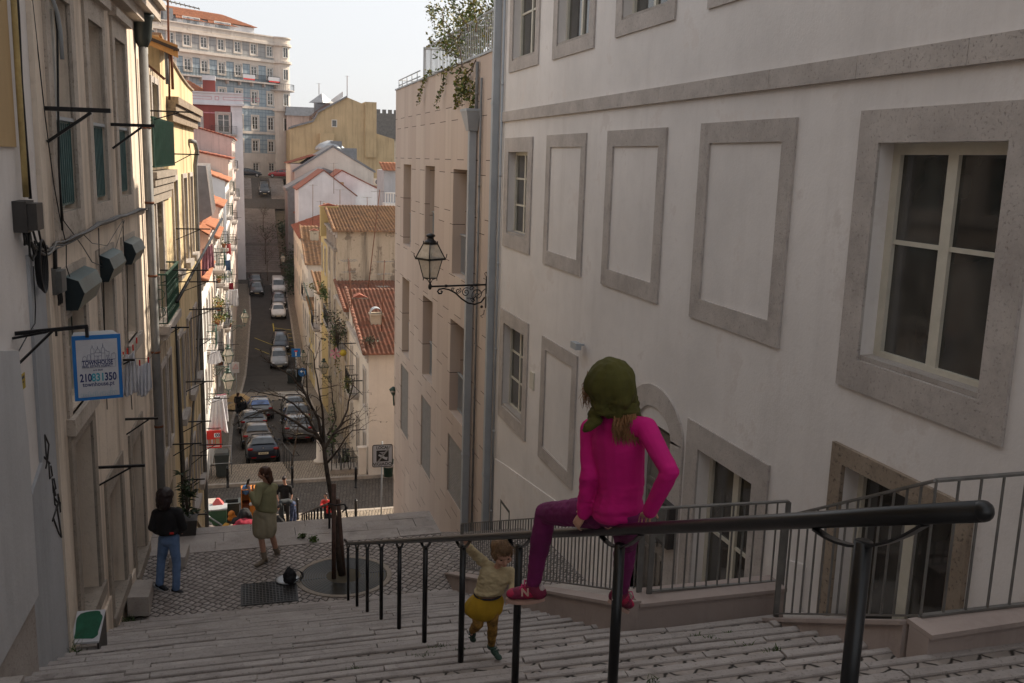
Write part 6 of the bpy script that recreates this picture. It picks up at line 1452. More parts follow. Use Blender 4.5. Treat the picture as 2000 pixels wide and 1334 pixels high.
# drain grating
t = thing('drain_grate', 'dark rectangular metal drain grating set in the cobbled landing', 'drain cover', (.28, 14.65, -6.9))
x0, x1, y0, y1 = -.14, .70, 14.27, 15.03
m = MB()
for k in range(17): m.box(x0+(x1-x0)*k/16-.006, y0, -6.93, x0+(x1-x0)*k/16+.006, y1, -6.893)
for k in range(13): m.box(x0, y0+(y1-y0)*k/12-.006, -6.93, x1, y0+(y1-y0)*k/12+.006, -6.8935)
m.build('grating', 'box_brown', t); m = MB(); m.box(x0-.02,y0-.02,-6.95,x1+.02,y1+.02,-6.9); m.build('pit', 'cable_black', t)
# young bare tree beyond the cross street, far saplings
def small_tree(base_pt, h, label, r=.04, seed=1, leaf=None, crown=.5, nleaf=0, lean=(0,0)):
    t = thing('young_tree', label, 'tree', base_pt); rd = random.Random(seed); B = Vector(base_pt)
    m = MB(); P = [B+Vector((lean[0]*s, lean[1]*s, h*.55*s)) for s in (0,.25,.5,.75,1)]; m.tube(P, [r,r*.85,r*.75,r*.65,r*.55], 7); tw = []
    for k in range(7): branch(m, P[-1-(k % 2)], Vector((rd.gauss(0,.5), rd.gauss(0,.5), 1)), h*.22, r*.45, 2, rd, tw, up=.4, spread=.6)
    m.build('trunk_and_branches', 'bark_young', t)
    if leaf:
        m = MB()
        for k in range(nleaf):
            p, d = rd.choice(tw); leafq(m, p+Vector((rd.gauss(0,.1), rd.gauss(0,.1), rd.gauss(0,.12))), rd.uniform(.05,.1), rd)
        m.build('leaves', leaf, t)
    return t
small_tree((1.95, 43.6, -14.3), 3.4, 'thin bare young tree beside the black barrier behind the phone woman', seed=4, lean=(.35,.1))
small_tree((2.95, 134.3, -15.1), 6.5, 'thin leafy tree in the middle of the far stairs', seed=6, leaf='leaf_dark', nleaf=420, r=.07)
small_tree((3.05, 129.6, -16.6), 6.0, 'slim sapling in front of the far stairs', seed=8, r=.06, leaf='leaf_dark', nleaf=60)
small_tree((3.0, 146.0, -11.6), 5.0, 'slim sapling halfway up the far stairs', seed=9, r=.06, leaf='leaf_dark', nleaf=80)
def bush(c, rx, ry, rz, n, mat, label, seed, s=(.05,.11), cat='plant', name='shrub', stem=None, mats=None):
    t = thing(name, label, cat, (c[0], c[1], c[2]-rz)); rd = random.Random(seed); m = MB(); cl = [(rd.gauss(0,.45), rd.gauss(0,.45), rd.gauss(0,.45)) for _ in range(12)]
    for k in range(n):
        q_ = rd.choice(cl); p = (c[0]+rx*(q_[0]+rd.gauss(0,.28)), c[1]+ry*(q_[1]+rd.gauss(0,.28)), c[2]+rz*(q_[2]+rd.gauss(0,.28))); leafq(m, p, rd.uniform(*s), rd, mi=k % 2 if mats else 0)
    m.build('foliage', mats or mat, t)
    m = MB()
    for q_ in cl: m.tube([(c[0],c[1],c[2]-rz), (c[0]+rx*q_[0]*.5, c[1]+ry*q_[1]*.5, c[2]+rz*(q_[2]*.5-.2)), (c[0]+rx*q_[0], c[1]+ry*q_[1], c[2]+rz*q_[2])], [.02,.012,.006], 4)
    m.build('stems', 'bark', t); return t
for i, (px, py, y, sx, sz_, lab) in enumerate(((560,470,140,1.2,2.2,'dark bush on the bank right of the upper far stairs'),(566,520,130,1.0,2.4,'dark ivy bush at the foot of the right bank'),(552,445,146,1.3,1.6,'shrub higher on the right bank'),(572,545,122,.9,1.6,'ivy clump on the right wall near the white van'))):
    c = ony(px, py, y); bush(c, sx, 1.6, sz_, 420, 'leaf_dark', lab, 30+i, s=(.12,.25))
# greenery on the right houses
c = ony(660,640,52); bush(c, .7, 1.4, .9, 520, 'leaf', 'grey green creeper hanging from the roof edge of the overgrown house', 41, mats=['leaf_dark','bark_young'], s=(.04,.1))
c = ony(655,672,53); bush(c, .3, 1.0, 1.1, 380, 'leaf', 'bright green creeper trailing down the overgrown house', 42, mats=['leaf','leaf_yellow'], s=(.04,.09))
c = ony(680,752,45.5); bush(c, .28, .4, .4, 260, 'leaf', 'flowering plant box on a bracket of the pinkish corner house', 43, mats=['leaf','leaf_yellow'], s=(.03,.06))
c = ony(638,575,66); bush(c, .5, 2.5, .8, 420, 'leaf', 'plants along the high terrace of the stained gable house', 44, s=(.06,.12))
c = ony(628,560,74); bush(c, .7, 1.6, .45, 300, 'leaf', 'weeds growing on the mossy roof of the low cream house', 45, mats=['leaf','leaf_yellow'], s=(.05,.12))
c = ony(722,665,42.2); bush(c, .28, .4, .2, 220, 'leaf', 'weeds in the gutter of the pinkish corner house', 46, mats=['leaf_dark','bark_young'], s=(.03,.06))
c = ony(650,850,46); bush(c, .25, .8, 1.0, 200, 'leaf', 'climbing shrub on the wall behind the bicycles', 47, mats=['leaf','leaf_dark'], s=(.05,.1))
c = ony(676,905,43.6); bush(c, .25, .5, .6, 200, 'leaf', 'small shrub growing behind the stone kerb by the bicycles', 48, s=(.05,.09))
# climbing plant over the terrace fence of the beige building
plain('leaf_vine', (.085,.12,.025), .6, var=.6, scale=3)
t = thing('climbing_plant', 'straggling leafy creeper spilling over the terrace fence and down the cladding', 'climbing plant', (XR+.1, 23.5, TOPB)); rd = random.Random(51)
m = MB(); lf_ = MB(); 
stems = []
def vine(P, r, n_l, spread=.09, s=(.035,.07)):
    fine = []
    for a, b in zip(P, P[1:]):
        for k in range(4): fine.append(a.lerp(b, k/4)+Vector((rd.gauss(0,.02), rd.gauss(0,.04), rd.gauss(0,.03))))
    fine.append(P[-1]); m.tube(fine, [r*(1-.6*i/len(fine)) for i in range(len(fine))], 4, cap=False)
    for k in range(n_l):
        p = rd.choice(fine[2:]); leafq(lf_, p+Vector((rd.gauss(0,spread*.6), rd.gauss(0,spread*1.5), rd.gauss(0,spread))), rd.uniform(*s), rd, mi=0 if rd.random() < .6 else 1)
V = lambda pl: [ony(x, y, yy) for x, y, yy in pl]
for k in range(46):
    y0 = rd.uniform(21.8, 27.5); a = Vector((XR+.3+rd.uniform(-.1,.5), y0, TOPB+rd.uniform(.1,.9))); P = [a]
    for s in range(4): P.append(P[-1]+Vector((rd.gauss(-.03,.12), rd.gauss(.25 if k % 2 else -.1,.3), rd.gauss(.22,.2))))
    vine(P, .014, 62, .13)
for pl in ([(905,130,23.0),(890,80,24.5),(870,60,26),(850,50,27.5),(838,25,28.5)],[(880,60,25),(862,30,26.5),(848,15,28),(838,20,29)],[(900,70,24),(880,85,25.5),(855,90,27),(838,75,28.5)],[(915,60,23),(895,20,24),(880,-5,25)],[(930,60,22.5),(925,10,23),(915,-15,23.5)]): vine(V(pl), .018, 130, .13)
for pl in ([(920,120,22.8),(885,133,25),(868,145,26.4),(862,175,26.6),(852,205,26.8)],[(900,130,24),(892,160,24.8),(895,185,24.8),(890,205,24.9)],[(880,135,25.5),(845,140,28),(830,150,29.3),(822,170,29.6),(818,200,29.8)],[(930,120,22.6),(908,150,23.6),(900,175,23.9),(899,205,24.0)],[(932,140,22.6),(925,175,22.9),(922,205,23),(915,222,23.2)],[(925,130,22.8),(905,170,23.8),(912,190,23.6)]):
    P = V(pl); P = [Vector((min(p.x, XR-.06) if i > 1 else p.x, p.y, p.z)) for i, p in enumerate(P)]; vine(P, .014, 120, .06)
m.build('stems', 'bark_young', t); lf_.build('leaves', ['leaf_vine', 'leaf_yellow'], t)
t = thing('palm', 'small fan palm standing behind the terrace fence', 'palm', (XR+1.2, 27.5, TOPB)); m = MB(); m.tube([(XR+1.2,27.5,TOPB),(XR+1.2,27.5,TOPB+.5)], .06, 6); m.build('trunk', 'bark', t)
m = MB()
for k in range(26):
    a = rd.uniform(0, 2*math.pi); e = rd.uniform(.1,1.3); d = Vector((math.cos(a)*math.cos(e), math.sin(a)*math.cos(e), math.sin(e))); c0_ = Vector((XR+1.2,27.5,TOPB+.5)); s_ = d.cross(Vector((0,0,1))).normalized()*.035
    p1 = c0_+d*.45; p2 = c0_+d*.8-Vector((0,0,.12)); m.quad(c0_-s_*.3, p1-s_, p2, p1+s_, c0_+s_*.3)
m.build('fronds', 'leaf', t)
t = thing('potted_plant', 'tall leafy plant in a dark square planter behind the woman in jeans', 'potted plant', (-1.09, 17.45, -6.9))
m = MB(); c = ony(372,1075,17.0); X_ = -1.09; m.hexa([(X_-.14,17.3,-6.9),(X_+.14,17.3,-6.9),(X_+.14,17.6,-6.9),(X_-.14,17.6,-6.9),(X_-.17,17.27,-6.6),(X_+.17,17.27,-6.6),(X_+.17,17.63,-6.6),(X_-.17,17.63,-6.6)]); m.build('pot', 'box_brown', t)
m = MB(); lf_ = MB()
for k in range(60): leafq(lf_, (X_+rd.gauss(0,.1), 17.45+rd.gauss(0,.1), -6.52+abs(rd.gauss(0,.08))), .05, rd)
for k, (dx, h) in enumerate(((-.04,.85),(.05,.66),(.0,.5))):
    P = [Vector((X_,17.45,-6.58)), Vector((X_+dx,17.45,-6.58+h*.5)), Vector((X_+dx*2,17.43,-6.58+h))]; m.tube(P, [.014,.011,.008], 5)
    for s in range(26):
        p = P[1].lerp(P[2], rd.random()); a = rd.uniform(0,6.28); e = p+Vector((math.cos(a)*.17, math.sin(a)*.17, rd.uniform(-.05,.12))); sd_ = (e-p).cross(Vector((0,0,1))).normalized()*.028; mdp = p.lerp(e,.5)+Vector((0,0,.02)); lf_.quad(p, mdp-sd_, e, mdp+sd_)
m.build('stems', 'bark', t); lf_.build('leaves', 'leaf_dark', t)
# tufts of grass and weeds in the joints
def tuft(p, label, n=40, r=.12, h=.12, seed=0, group='weeds in the step joints', mat='grass'):
    m = MB(); rd = random.Random(seed)
    for k in range(n):
        b = Vector(p)+Vector((rd.gauss(0,r*.5), rd.gauss(0,r*.25), 0)); d = Vector((rd.gauss(0,.5), rd.gauss(0,.5), 1)).normalized(); L = h*rd.uniform(.4,1.1); s_ = Vector((rd.gauss(0,1), rd.gauss(0,1), 0)).normalized()*.004
        m.quad(b-s_, b+s_, b+d*L*.6+s_*.7, b+d*L+Vector((d.x,d.y,-.2))*L*.2, b+d*L*.6-s_*.7)
    return tag(m.build('weed_tuft', mat), label, 'weeds', group)
def stz(y): 
    i = int((y-.47)/(13.7/39)); return -1.323-(5.577/39)*(i+1)
T_ = [((112,1272),'big grass tuft against the grey band at the foot of the left wall',90,.22,.26),((90,1275),'grass tuft beside the big one at the left wall',50,.14,.2),((250,1212),'dark leafy weed at the near corner of the landing',60,.16,.12),((258,1205),'small weed beside the leafy weed at the landing corner',40,.1,.1)]
for i, (pp, lab, n, r, h) in enumerate(T_):
    r_ = ray(*pp); tt = -1.13/(r_.z+.407*r_.y); p = r_*tt; tuft((p.x, p.y, p.z-.03), lab, n, r, h, i, None, mat='grass')
wd = [(765,1247,.1),(805,1245,.1),(780,1257,.16),(830,1278,.1),(860,1262,.09),(925,1290,.08),(700,1296,.07),(1452,1250,.12),(1390,1240,.06),(1425,1225,.06),(1510,1258,.07),(1275,1325,.1),(1660,1305,.1),(1365,1232,.08),(680,1300,.06),(905,1260,.07)]
for i, (x, y, r) in enumerate(wd):
    r_ = ray(x, y); tt = -1.13/(r_.z+.407*r_.y); p = r_*tt; tuft((p.x, p.y, stz(p.y)-.01), 'small tuft of grass sprouting from a joint of the stone steps', 26, r, .05, 60+i, mat='grass')
for i, (x, y) in enumerate(((816,1040),(838,1038),(592,1052),(612,1058))):
    p = onz(x, y, -6.9) if x < 700 else onx(x, y, 5.45); bush((p.x, p.y, p.z+(.12 if i < 2 else .05)), *((.12, .12, .14) if i < 2 else (.09, .06, .05)), 60, 'leaf', ['weed plant at the foot of the beige wall, left one','weed plant at the foot of the beige wall, right one','weeds under the lower handrail, left clump','weeds under the lower handrail, right clump'][i], 80+i, s=(.02,.045), name='weed', cat='weeds')
# ================================================================ CARS
CARP = {}
def car_paint(name, c, metal=.3):
    m, nt, b = base(name); n = _noise(nt, _pos(nt), 2.5, 4); nt.links.new(_mix(nt, tuple(v*.75 for v in c), c, _ramp(nt, n, .3, .7)), b.inputs['Base Color'])
    b.inputs['Roughness'].default_value = .28; b.inputs['Metallic'].default_value = metal; b.inputs['Coat Weight'].default_value = .6; b.inputs['Coat Roughness'].default_value = .08
for n_, c in dict(paint_navy=(.012,.018,.035), paint_black=(.012,.012,.014), paint_silver=(.22,.22,.225), paint_white=(.6,.6,.6), paint_grey=(.10,.10,.11), paint_red=(.42,.01,.02), paint_brown=(.16,.13,.11)).items(): car_paint(n_, c, .0 if n_ in ('paint_white','paint_red') else .35)
plain('tyre', (.012,.012,.012), .8); plain('tail_lamp', (.32,.01,.012), .2, var=.1, bump=0); plain('head_lamp', (.6,.62,.65), .15, var=.05, bump=0); plain('number_plate', (.6,.52,.36), .5, var=.05, bump=0); plain('car_trim', (.015,.015,.016), .6); plain('alloy', (.4,.4,.42), .35, .7)
def car_proto(kind):
    """returns profile tables: y, zlow, zbelt, halfwidth, ztop, half width at roof"""
    if kind == 'hatch': T = [(-2.08,.42,.72,.66,.74,.60),(-2.04,.30,.88,.80,.90,.72),(-1.93,.24,1.00,.86,1.03,.70),(-1.50,.24,1.02,.885,1.40,.58),(-.7,.24,1.0,.89,1.475,.60),(.25,.24,.97,.89,1.43,.60),(1.05,.24,.94,.885,.99,.70),(1.75,.24,.82,.86,.86,.66),(2.0,.30,.66,.78,.70,.58),(2.06,.40,.55,.62,.58,.5)]
    elif kind == 'suv': T = [(-2.15,.48,.80,.70,.82,.62),(-2.12,.34,.98,.84,1.0,.76),(-2.02,.28,1.12,.90,1.16,.76),(-1.80,.28,1.14,.92,1.60,.66),(-.7,.28,1.1,.92,1.68,.68),(.35,.28,1.07,.92,1.63,.66),(1.05,.28,1.04,.91,1.10,.74),(1.85,.28,.94,.89,.98,.70),(2.12,.34,.76,.82,.80,.62),(2.2,.45,.62,.66,.66,.5)]
    else: T = [(-2.35,.45,.9,.78,.95,.7),(-2.32,.3,1.1,.88,1.7,.74),(-2.2,.28,1.15,.92,1.86,.78),(-1.5,.28,1.15,.93,1.9,.78),(-.5,.28,1.15,.93,1.9,.78),(.7,.28,1.12,.93,1.85,.76),(1.45,.28,1.08,.92,1.14,.76),(2.05,.28,.98,.9,1.02,.72),(2.3,.34,.8,.84,.84,.64),(2.36,.45,.65,.68,.7,.5)]
    return T
def make_car(kind, paint, label, loc, rz=0, pitch=0, s=1.0, group='cars parked along the street', gm='car_glass', plate=True, details=True, name='parked_car', rearlamps=True):
    t = thing(name, label, 'car', (0,0,0), local=True, group=group); T = car_proto(kind)
    rings = []
    for (y, zl, zb, w_, zt, wt) in T:
        pr = [(0,zl),(w_*.80,zl),(w_*.95,zl+.10),(w_,zl+(zb-zl)*.5),(w_*.975,zb),(w_*.975+(wt-w_*.975)*.12,zb+(zt-zb)*.10),(wt+(w_-wt)*.15,zb+(zt-zb)*.78),(wt*.93,zt-.012),(wt*.5,zt+.015),(0,zt+.02)]
        rings.append([Vector((x, y, z)) for x, z in pr]+[Vector((-x, y, z)) for x, z in pr[-2:0:-1]])
    n = len(rings[0]); m = MB(); vs = [p for r in rings for p in r]
    fs = [(i*n+k, (i+1)*n+k, (i+1)*n+(k+1) % n, i*n+(k+1) % n) for i in range(len(rings)-1) for k in range(n)]+[tuple(range(n)), tuple((len(rings)-1)*n+k for k in range(n))[::-1]]
    m.add(vs, fs, True); bo = m.build('body', paint, t); sb = bo.modifiers.new('subdivision', 'SUBSURF'); sb.levels = 1; sb.render_levels = 1
    # wheel arches, tyres
    R = .32 if kind == 'hatch' else .35; yw = (-1.28, 1.30) if kind != 'van' else (-1.45, 1.5)
    for y in yw:
        for sx in (-1, 1):
            W_ = T[4][3]; m = MB(); Mx = Matrix.Translation((sx*(W_-.09), y, R)) @ Matrix.Rotation(math.pi/2, 4, 'Y')
            m.lathe([(R*.62,-.10),(R*.9,-.11),(R,-.08),(R,.08),(R*.9,.11),(R*.62,.10)], (0,0,0), 18).xf(Mx); wo = m.build('wheel', 'tyre', t)
            if details: m = MB(); m.lathe([(R*.1,sx*.1),(R*.2,sx*.115),(R*.6,sx*.105),(R*.63,sx*.09)], (0,0,0), 10).xf(Mx); m.build('rim', 'alloy', wo)
    def pane(nm, P, mat=gm, par=t):
        m = MB(); m.quad(*P); m.quad(*[Vector((p.x*.98, p.y, p.z-.02)) for p in P][::-1]); return m.build(nm, mat, par)
    def RG(i, k, out=.012): 
        p = rings[i][k]; c = Vector((0, p.y, .8)); return p+(p-c).normalized()*out
    # glass: windscreen, rear window, side windows in their pillars
    for sx in (1, -1):
        kk = lambda k: k if sx > 0 else (n-k) % n
        for i in ((3,4),(4,5)) if kind != 'van' else ((2,3),(4,5)):
            a, b = i; o = .02*sx
            P = [rings[a][kk(5)].lerp(rings[b][kk(5)], .06), rings[a][kk(5)].lerp(rings[b][kk(5)], .94), rings[a][kk(6)].lerp(rings[b][kk(6)], .92), rings[a][kk(6)].lerp(rings[b][kk(6)], .08)]
            pane('side_window', [p+Vector((o,0,.012)) for p in P])
        P = [rings[5][kk(5)].lerp(rings[6][kk(5)], .05), rings[5][kk(5)].lerp(rings[6][kk(5)], .72), rings[5][kk(6)].lerp(rings[6][kk(6)], .1)]
        pane('side_window', [p+Vector((.02*sx,0,.01)) for p in P])
    def screen(a, b, lo, hi, nm, dy):
        pa, pb = rings[a], rings[b]   # a is low ring, b high ring
        L0 = pa[6].lerp(pb[6], lo); L1 = pa[6].lerp(pb[6], hi); zc = lambda q: q
        def edge(f, w_): z = (pa[9].z+(pb[9].z-pa[9].z)*f); y = pa[9].y+(pb[9].y-pa[9].y)*f; return [Vector((x*w_, y+dy, z-.012*abs(x)**2*2)) for x in (-1,-.5,.5,1)]
        w0 = pa[7].x+(pb[7].x-pa[7].x)*lo; w1 = pa[7].x+(pb[7].x-pa[7].x)*hi
        E0, E1 = edge(lo, w0*.98), edge(hi, w1*.96); m = MB(); m.add([p+Vector((0,dy,.03)) for p in E0]+[p+Vector((0,dy,.03)) for p in E1], [(0,1,5,4),(1,2,6,5),(2,3,7,6)], True); m.build(nm, gm, t)
    screen(2, 3, .12 if kind != 'van' else .1, .86, 'rear_window', -.03) if kind != 'van' else None
    if kind == 'van': pane('rear_window', [Vector((-.6,-2.36,1.2)),Vector((.6,-2.36,1.2)),Vector((.55,-2.33,1.65)),Vector((-.55,-2.33,1.65))])
    screen(6, 5, .10, .88, 'windscreen', .03)
    zt = T[1][2]; yb = T[1][0]; yf = T[8][0]
    for sx in (-1, 1):
        m = MB(); zz = .84 if kind == 'hatch' else .98
        m.ell((sx*.68, yb-.0, zz), (.16,.07,.075), 12, 7); m.build('tail_light', 'tail_lamp', t)
        m = MB(); m.ell((sx*.64, yf-.06, T[8][2]-.02), (.17,.12,.075), 12, 7); m.build('headlight', 'head_lamp', t)
        if details:
            m = MB(); m.ell((sx*(T[5][3]+.1), .72, T[6][2]+.06), (.10,.06,.065), 8, 6); m.build('wing_mirror', paint, t)
            m = MB(); m.box(sx*.5-.12, yb-.05, .36, sx*.5+.12, yb-.02, .41); m.build('reflector', 'tail_lamp', t)
    m = MB(); m.box(-.68, yb-.01, T[0][1]-.1, .68, yb+.2, T[0][1]+.10); m.build('rear_bumper', 'car_trim', t)
    m = MB(); m.box(-.45, yf+.02, .36, .45, yf+.075, .5); m.build('grille', 'car_trim', t)
    m = MB(); m.box(-.26, yb-.062, .55, .26, yb-.045, .665); m.build('number_plate', 'number_plate', t)
    m = MB(); m.box(-.26, yf+.08, .40, .26, yf+.1, .51); m.build('number_plate', 'number_plate', t)
    if details: m = MB(); m.tube([(0,-1.2,T[4][4]), (0,-1.4,T[4][4]+.2)], .008, 4); m.build('aerial', 'car_trim', t)
    t.location = loc; t.rotation_euler = (pitch, 0, rz); t.scale = (s,)*3
    return t
def slope(y): return math.atan((sz(y+2)-sz(y-2))/4)
def on(x, y): return (x, y, sz(y)+.02)
pi = math.pi
c1 = make_car('hatch', 'paint_navy', 'dark blue hatchback nearest the cross street, seen from behind', on(.70,47.6), .02, slope(48), .90, gm='car_glass')
m = MB(); m.box(-.035,-2.075,.86,.035,-2.06,.92); m.build('badge', 'alloy', c1)
text('47-AZ-10', c1, (0,-2.108,.605), (1,0,0), .1, 'ink_dark', fit=.4, off=.001)
make_car('hatch', 'paint_brown', 'brownish grey hatchback parked directly ahead of the dark blue one', on(.50,53.2), .02, slope(53), .93)
make_car('hatch', 'paint_silver', 'silver estate car third in the left line, seen from behind', on(.35,59.4), .03, slope(59), .95)
c4 = make_car('hatch', 'paint_silver', 'silver car with a blue sunshade and its door open, fourth on the left', on(.85,66.0), .02, slope(66), .98, gm='car_glass_blue')
m = MB(); m.hexa([(-.9,.9,.35),(-1.65,.35,.35),(-1.62,.31,.35),(-.87,.86,.35),(-.9,.9,1.0),(-1.65,.35,1.0),(-1.62,.31,1.0),(-.87,.86,1.0)]); m.bar((-.88,.87,1.0),(-1.2,.62,1.38),.05); m.bar((-1.2,.62,1.38),(-1.62,.35,1.32),.05); m.bar((-1.62,.35,1.32),(-1.64,.33,1.0),.05)
m.build('open_door', 'paint_grey', c4)
make_car('suv', 'paint_silver', 'pale grey car behind the bare tree branches on the right of the street', on(2.85,54.8), -.02, slope(55), .93)
make_car('suv', 'paint_grey', 'dark car ahead of the pale grey one, mostly hidden by branches', on(3.05,60.6), .0, slope(60), .95)
make_car('hatch', 'paint_black', 'black car farther up on the right before the side street', on(3.2,66.6), 0, slope(66), .95)
make_car('suv', 'paint_silver', 'silver car facing down just beyond the crossing stripes', on(3.15,94.0), pi, -slope(94), .95)
make_car('hatch', 'paint_navy', 'dark blue car facing down behind the silver one', on(3.55,99.8), pi, -slope(99), .95)
make_car('hatch', 'paint_white', 'white fronted small car facing down beside the yellow lines', on(3.75,111.4), pi, -slope(111), .95)
make_car('hatch', 'paint_grey', 'dark grey car facing down behind the small white one', on(4.05,117.2), pi, -slope(117), .95)
make_car('van', 'paint_white', 'white van facing down at the head of the right parking row', on(4.25,124.0), pi, -slope(123), .95)
make_car('hatch', 'paint_black', 'black car facing down on the left below the far stairs', on(1.55,123.3), pi, -slope(123), .98)
make_car('suv', 'paint_black', 'dark car directly behind the black one below the far stairs', on(1.45,127.3), pi, 0, .95)
make_car('suv', 'paint_black', 'black car parked on the ramp at the top of the far stairs', (3.55,160.6,-6.15), pi, -math.atan(2.95/13), .98)
make_car('hatch', 'paint_navy', 'dark blue car seen side on along the upper street', (1.35,174.2,-3.98), -pi/2-.05, 0, 1.05)
make_car('hatch', 'paint_red', 'red car seen side on at the end of the upper street', (6.6,174.2,-3.98), pi/2-.05, 0, 1.0)

# ================================================================ STREET FURNITURE
def bollard(p, label, h=.95, r=.055, mat='iron_black', group='bollards along the cross street'):
    t = thing('bollard', label, 'bollard', p, group=group); m = MB(); m.lathe([(r*1.3,0),(r*1.3,.05),(r,.06),(r,h-.1),(r*1.15,h-.1),(r*1.15,h-.07),(r,h-.07),(r,h-.02),(r*.6,h)], p, 12); m.build('shaft', mat, t)
    m = MB(); m.lathe([(r*1.03,h-.2),(r*1.03,h-.17)], p, 12); m.build('band', 'box_brown', t)
for (px, py, lab) in ((445,952,'black bollard beside the dark wheeled bin on the far kerb'),(571,952,'black bollard below the railing beside the thin young tree'),(695,953,'black bollard on the far kerb in front of the grey cabinet')):
    p = onz(px, py, ZC); bollard((p.x, p.y, ZC), lab)
for (px, py, lab) in ((695,1016,'black bollard on the near kerb left of the surveillance sign'),(581,1014,'black bollard on the near kerb behind the bending man')):
    p = onz(px, py, ZC); bollard((p.x, p.y, ZC), lab, h=.9)
t = thing('pedestrian_barrier', 'black bar barrier standing beside the thin young tree', 'barrier', (1.75,42.0,ZC)); m = MB()
a, b = Vector((1.95,41.9,ZC)), Vector((1.6,44.0,ZC))
for k in range(7): p = a.lerp(b, k/6); m.tube([p, p+Vector((0,0,1.0))], .02, 6)
m.build('bars', 'iron_black', t); m = MB(); m.tube([a+Vector((0,0,1.02)), b+Vector((0,0,1.02))], .03, 6); m.tube([a+Vector((0,0,1.02)), a+Vector((.28,0,1.02)), b+Vector((.28,0,1.02)), b+Vector((0,0,1.02))], .016, 5); m.build('top_rail', 'iron_black', t)
def wheelie(p, label, mat='bin_plastic', w_=.6, d=.6, h=1.05, rz=0, name='wheeled_bin', lid='bin_plastic', tip=0):
    t = thing(name, label, 'bin', (0,0,0), local=True)
    m = MB(); m.hexa([(-w_*.38,-d*.38,.08),(w_*.38,-d*.38,.08),(w_*.38,d*.38,.08),(-w_*.38,d*.38,.08),(-w_/2,-d/2,h-.1),(w_/2,-d/2,h-.1),(w_/2,d/2,h-.1),(-w_/2,d/2,h-.1)]); m.box(-w_*.53,-d*.53,h-.1,w_*.53,d*.53,h-.04); m.build('body', mat, t)
    m = MB(); m.hexa([(-w_*.54,-d*.56,h-.038),(w_*.54,-d*.56,h-.038),(w_*.54,d*.56,h-.038),(-w_*.54,d*.56,h-.038),(-w_*.45,-d*.45,h+.05),(w_*.45,-d*.45,h+.05),(w_*.45,d*.45,h+.09),(-w_*.45,d*.45,h+.09)]); m.build('lid', lid, t)
    m = MB(); m.tube([(-w_*.4,d*.58,h-.02),(w_*.4,d*.58,h-.02)], .02, 6); m.build('handle', lid, t)
    for sx in (-1,1): m = MB(); m.lathe([(.1,-.03),(.1,.03)],(0,0,0),12).xf(Matrix.Translation((sx*w_*.4,d*.42,.1)) @ Matrix.Rotation(pi/2,4,'Y')); m.build('wheel', 'tyre', t)
    t.location = p; t.rotation_euler = (tip,0,rz); return t
wheelie((-1.12,42.6,ZC), 'dark grey wheeled bin with a tall lid below the red shop sign', w_=.62, h=1.15)
t = thing('bin_frame', 'thin steel hoop frame standing round the dark grey bin', 'frame', (-1.1,42.6,ZC)); m = MB(); m.tube([(-1.6,42.9,ZC),(-1.6,42.9,-12.95),(-.72,42.9,-12.95),(-.72,42.9,ZC)], .02, 6); m.build('hoop', 'pipe_grey', t)
m = MB(); m.tube([(-1.6,42.25,-13.55),(-.72,42.25,-13.55)], .015, 5); m.build('crossbar', 'pipe_grey', t)
for i, (x, y, lab) in enumerate(((3.9,84.5,'black bin standing on the road beyond the crossing'),(4.5,85.2,'second black bin right of the first beyond the crossing'))): wheelie((x, y, sz(y)), lab, w_=.8, h=1.2)
m = MB(); m.box(4.86,41.75,ZC,5.22,42.0,-13.05); m.box(4.83,41.72,-13.05,5.25,42.03,-13.0); tag(m.build('cabinet', 'plaster_pinkwhite'), 'pale grey utility cabinet at the corner of the pinkish house', 'cabinet')
t = thing('litter_bin', 'dark green litter bin at the edge of the beige building', 'bin', (6.15,41.6,ZC)); m = MB(); m.lathe([(.2,.15),(.24,.9),(.26,.92),(.1,1.0)], (6.1,40.9,ZC), 14); m.build('body', 'frame_green', t); m = MB(); m.lathe([(.247,.6),(.25,.75)], (6.1,40.9,ZC), 14); m.build('band', 'sign_grey', t)
t = thing('stone_post', 'old pale stone post at the street corner by the bicycles', 'post', (3.3,43.9,ZC)); m = MB(); m.lathe([(.3,0),(.3,.1),(.18,.16),(.15,1.4),(.12,1.45)], (3.3,43.95,ZC), 12); m.build('shaft', 'plaster_pinkwhite', t)
m = MB(); m.box(3.6,42.0,ZC,4.85,43.0,ZC+.22); tag(m.build('stone_kerb_block', 'kerb_stone'), 'raised stone kerb block under the bicycles', 'kerb')
def bicycle(p, rz, label, mat='iron_black'):
    t = thing('bicycle', label, 'bicycle', (0,0,0), local=True, group='bicycles at the rack')
    for y in (-.52,.52):
        m = MB(); m.tube([(0,y+.33*math.cos(k*pi/12),.34+.33*math.sin(k*pi/12)) for k in range(25)], .02, 6, cap=False); wo = m.build('wheel', 'tyre', t)
        m = MB()
        for k in range(8): m.bar((0,y,.34),(0,y+.32*math.cos(k*pi/4),.34+.32*math.sin(k*pi/4)),.006)
        m.build('spokes', 'alloy', wo)
    m = MB(); 
    for a, b in (((-.52,.34),(-.1,.34)),((-.1,.34),(-.22,.82)),((-.52,.34),(-.2,.72)),((-.2,.74),(.38,.78)),((-.1,.34),(.38,.72)),((.36,.86),(.52,.34))): m.tube([(0,a[0],a[1]),(0,b[0],b[1])], .017, 6)
    m.build('frame', mat, t); m = MB(); m.ell((0,-.23,.87),(.07,.13,.035),8,5); m.build('saddle','cable_black',t)
    m = MB(); m.tube([(-.28,.3,.98),(-.2,.38,.98),(0,.4,.96),(.2,.38,.98),(.28,.3,.98)], .014, 6); m.tube([(0,.37,.84),(0,.4,.97)],.014,5); m.build('handlebar', 'cable_black', t)
    t.location = p; t.rotation_euler = (0,0,rz); return t
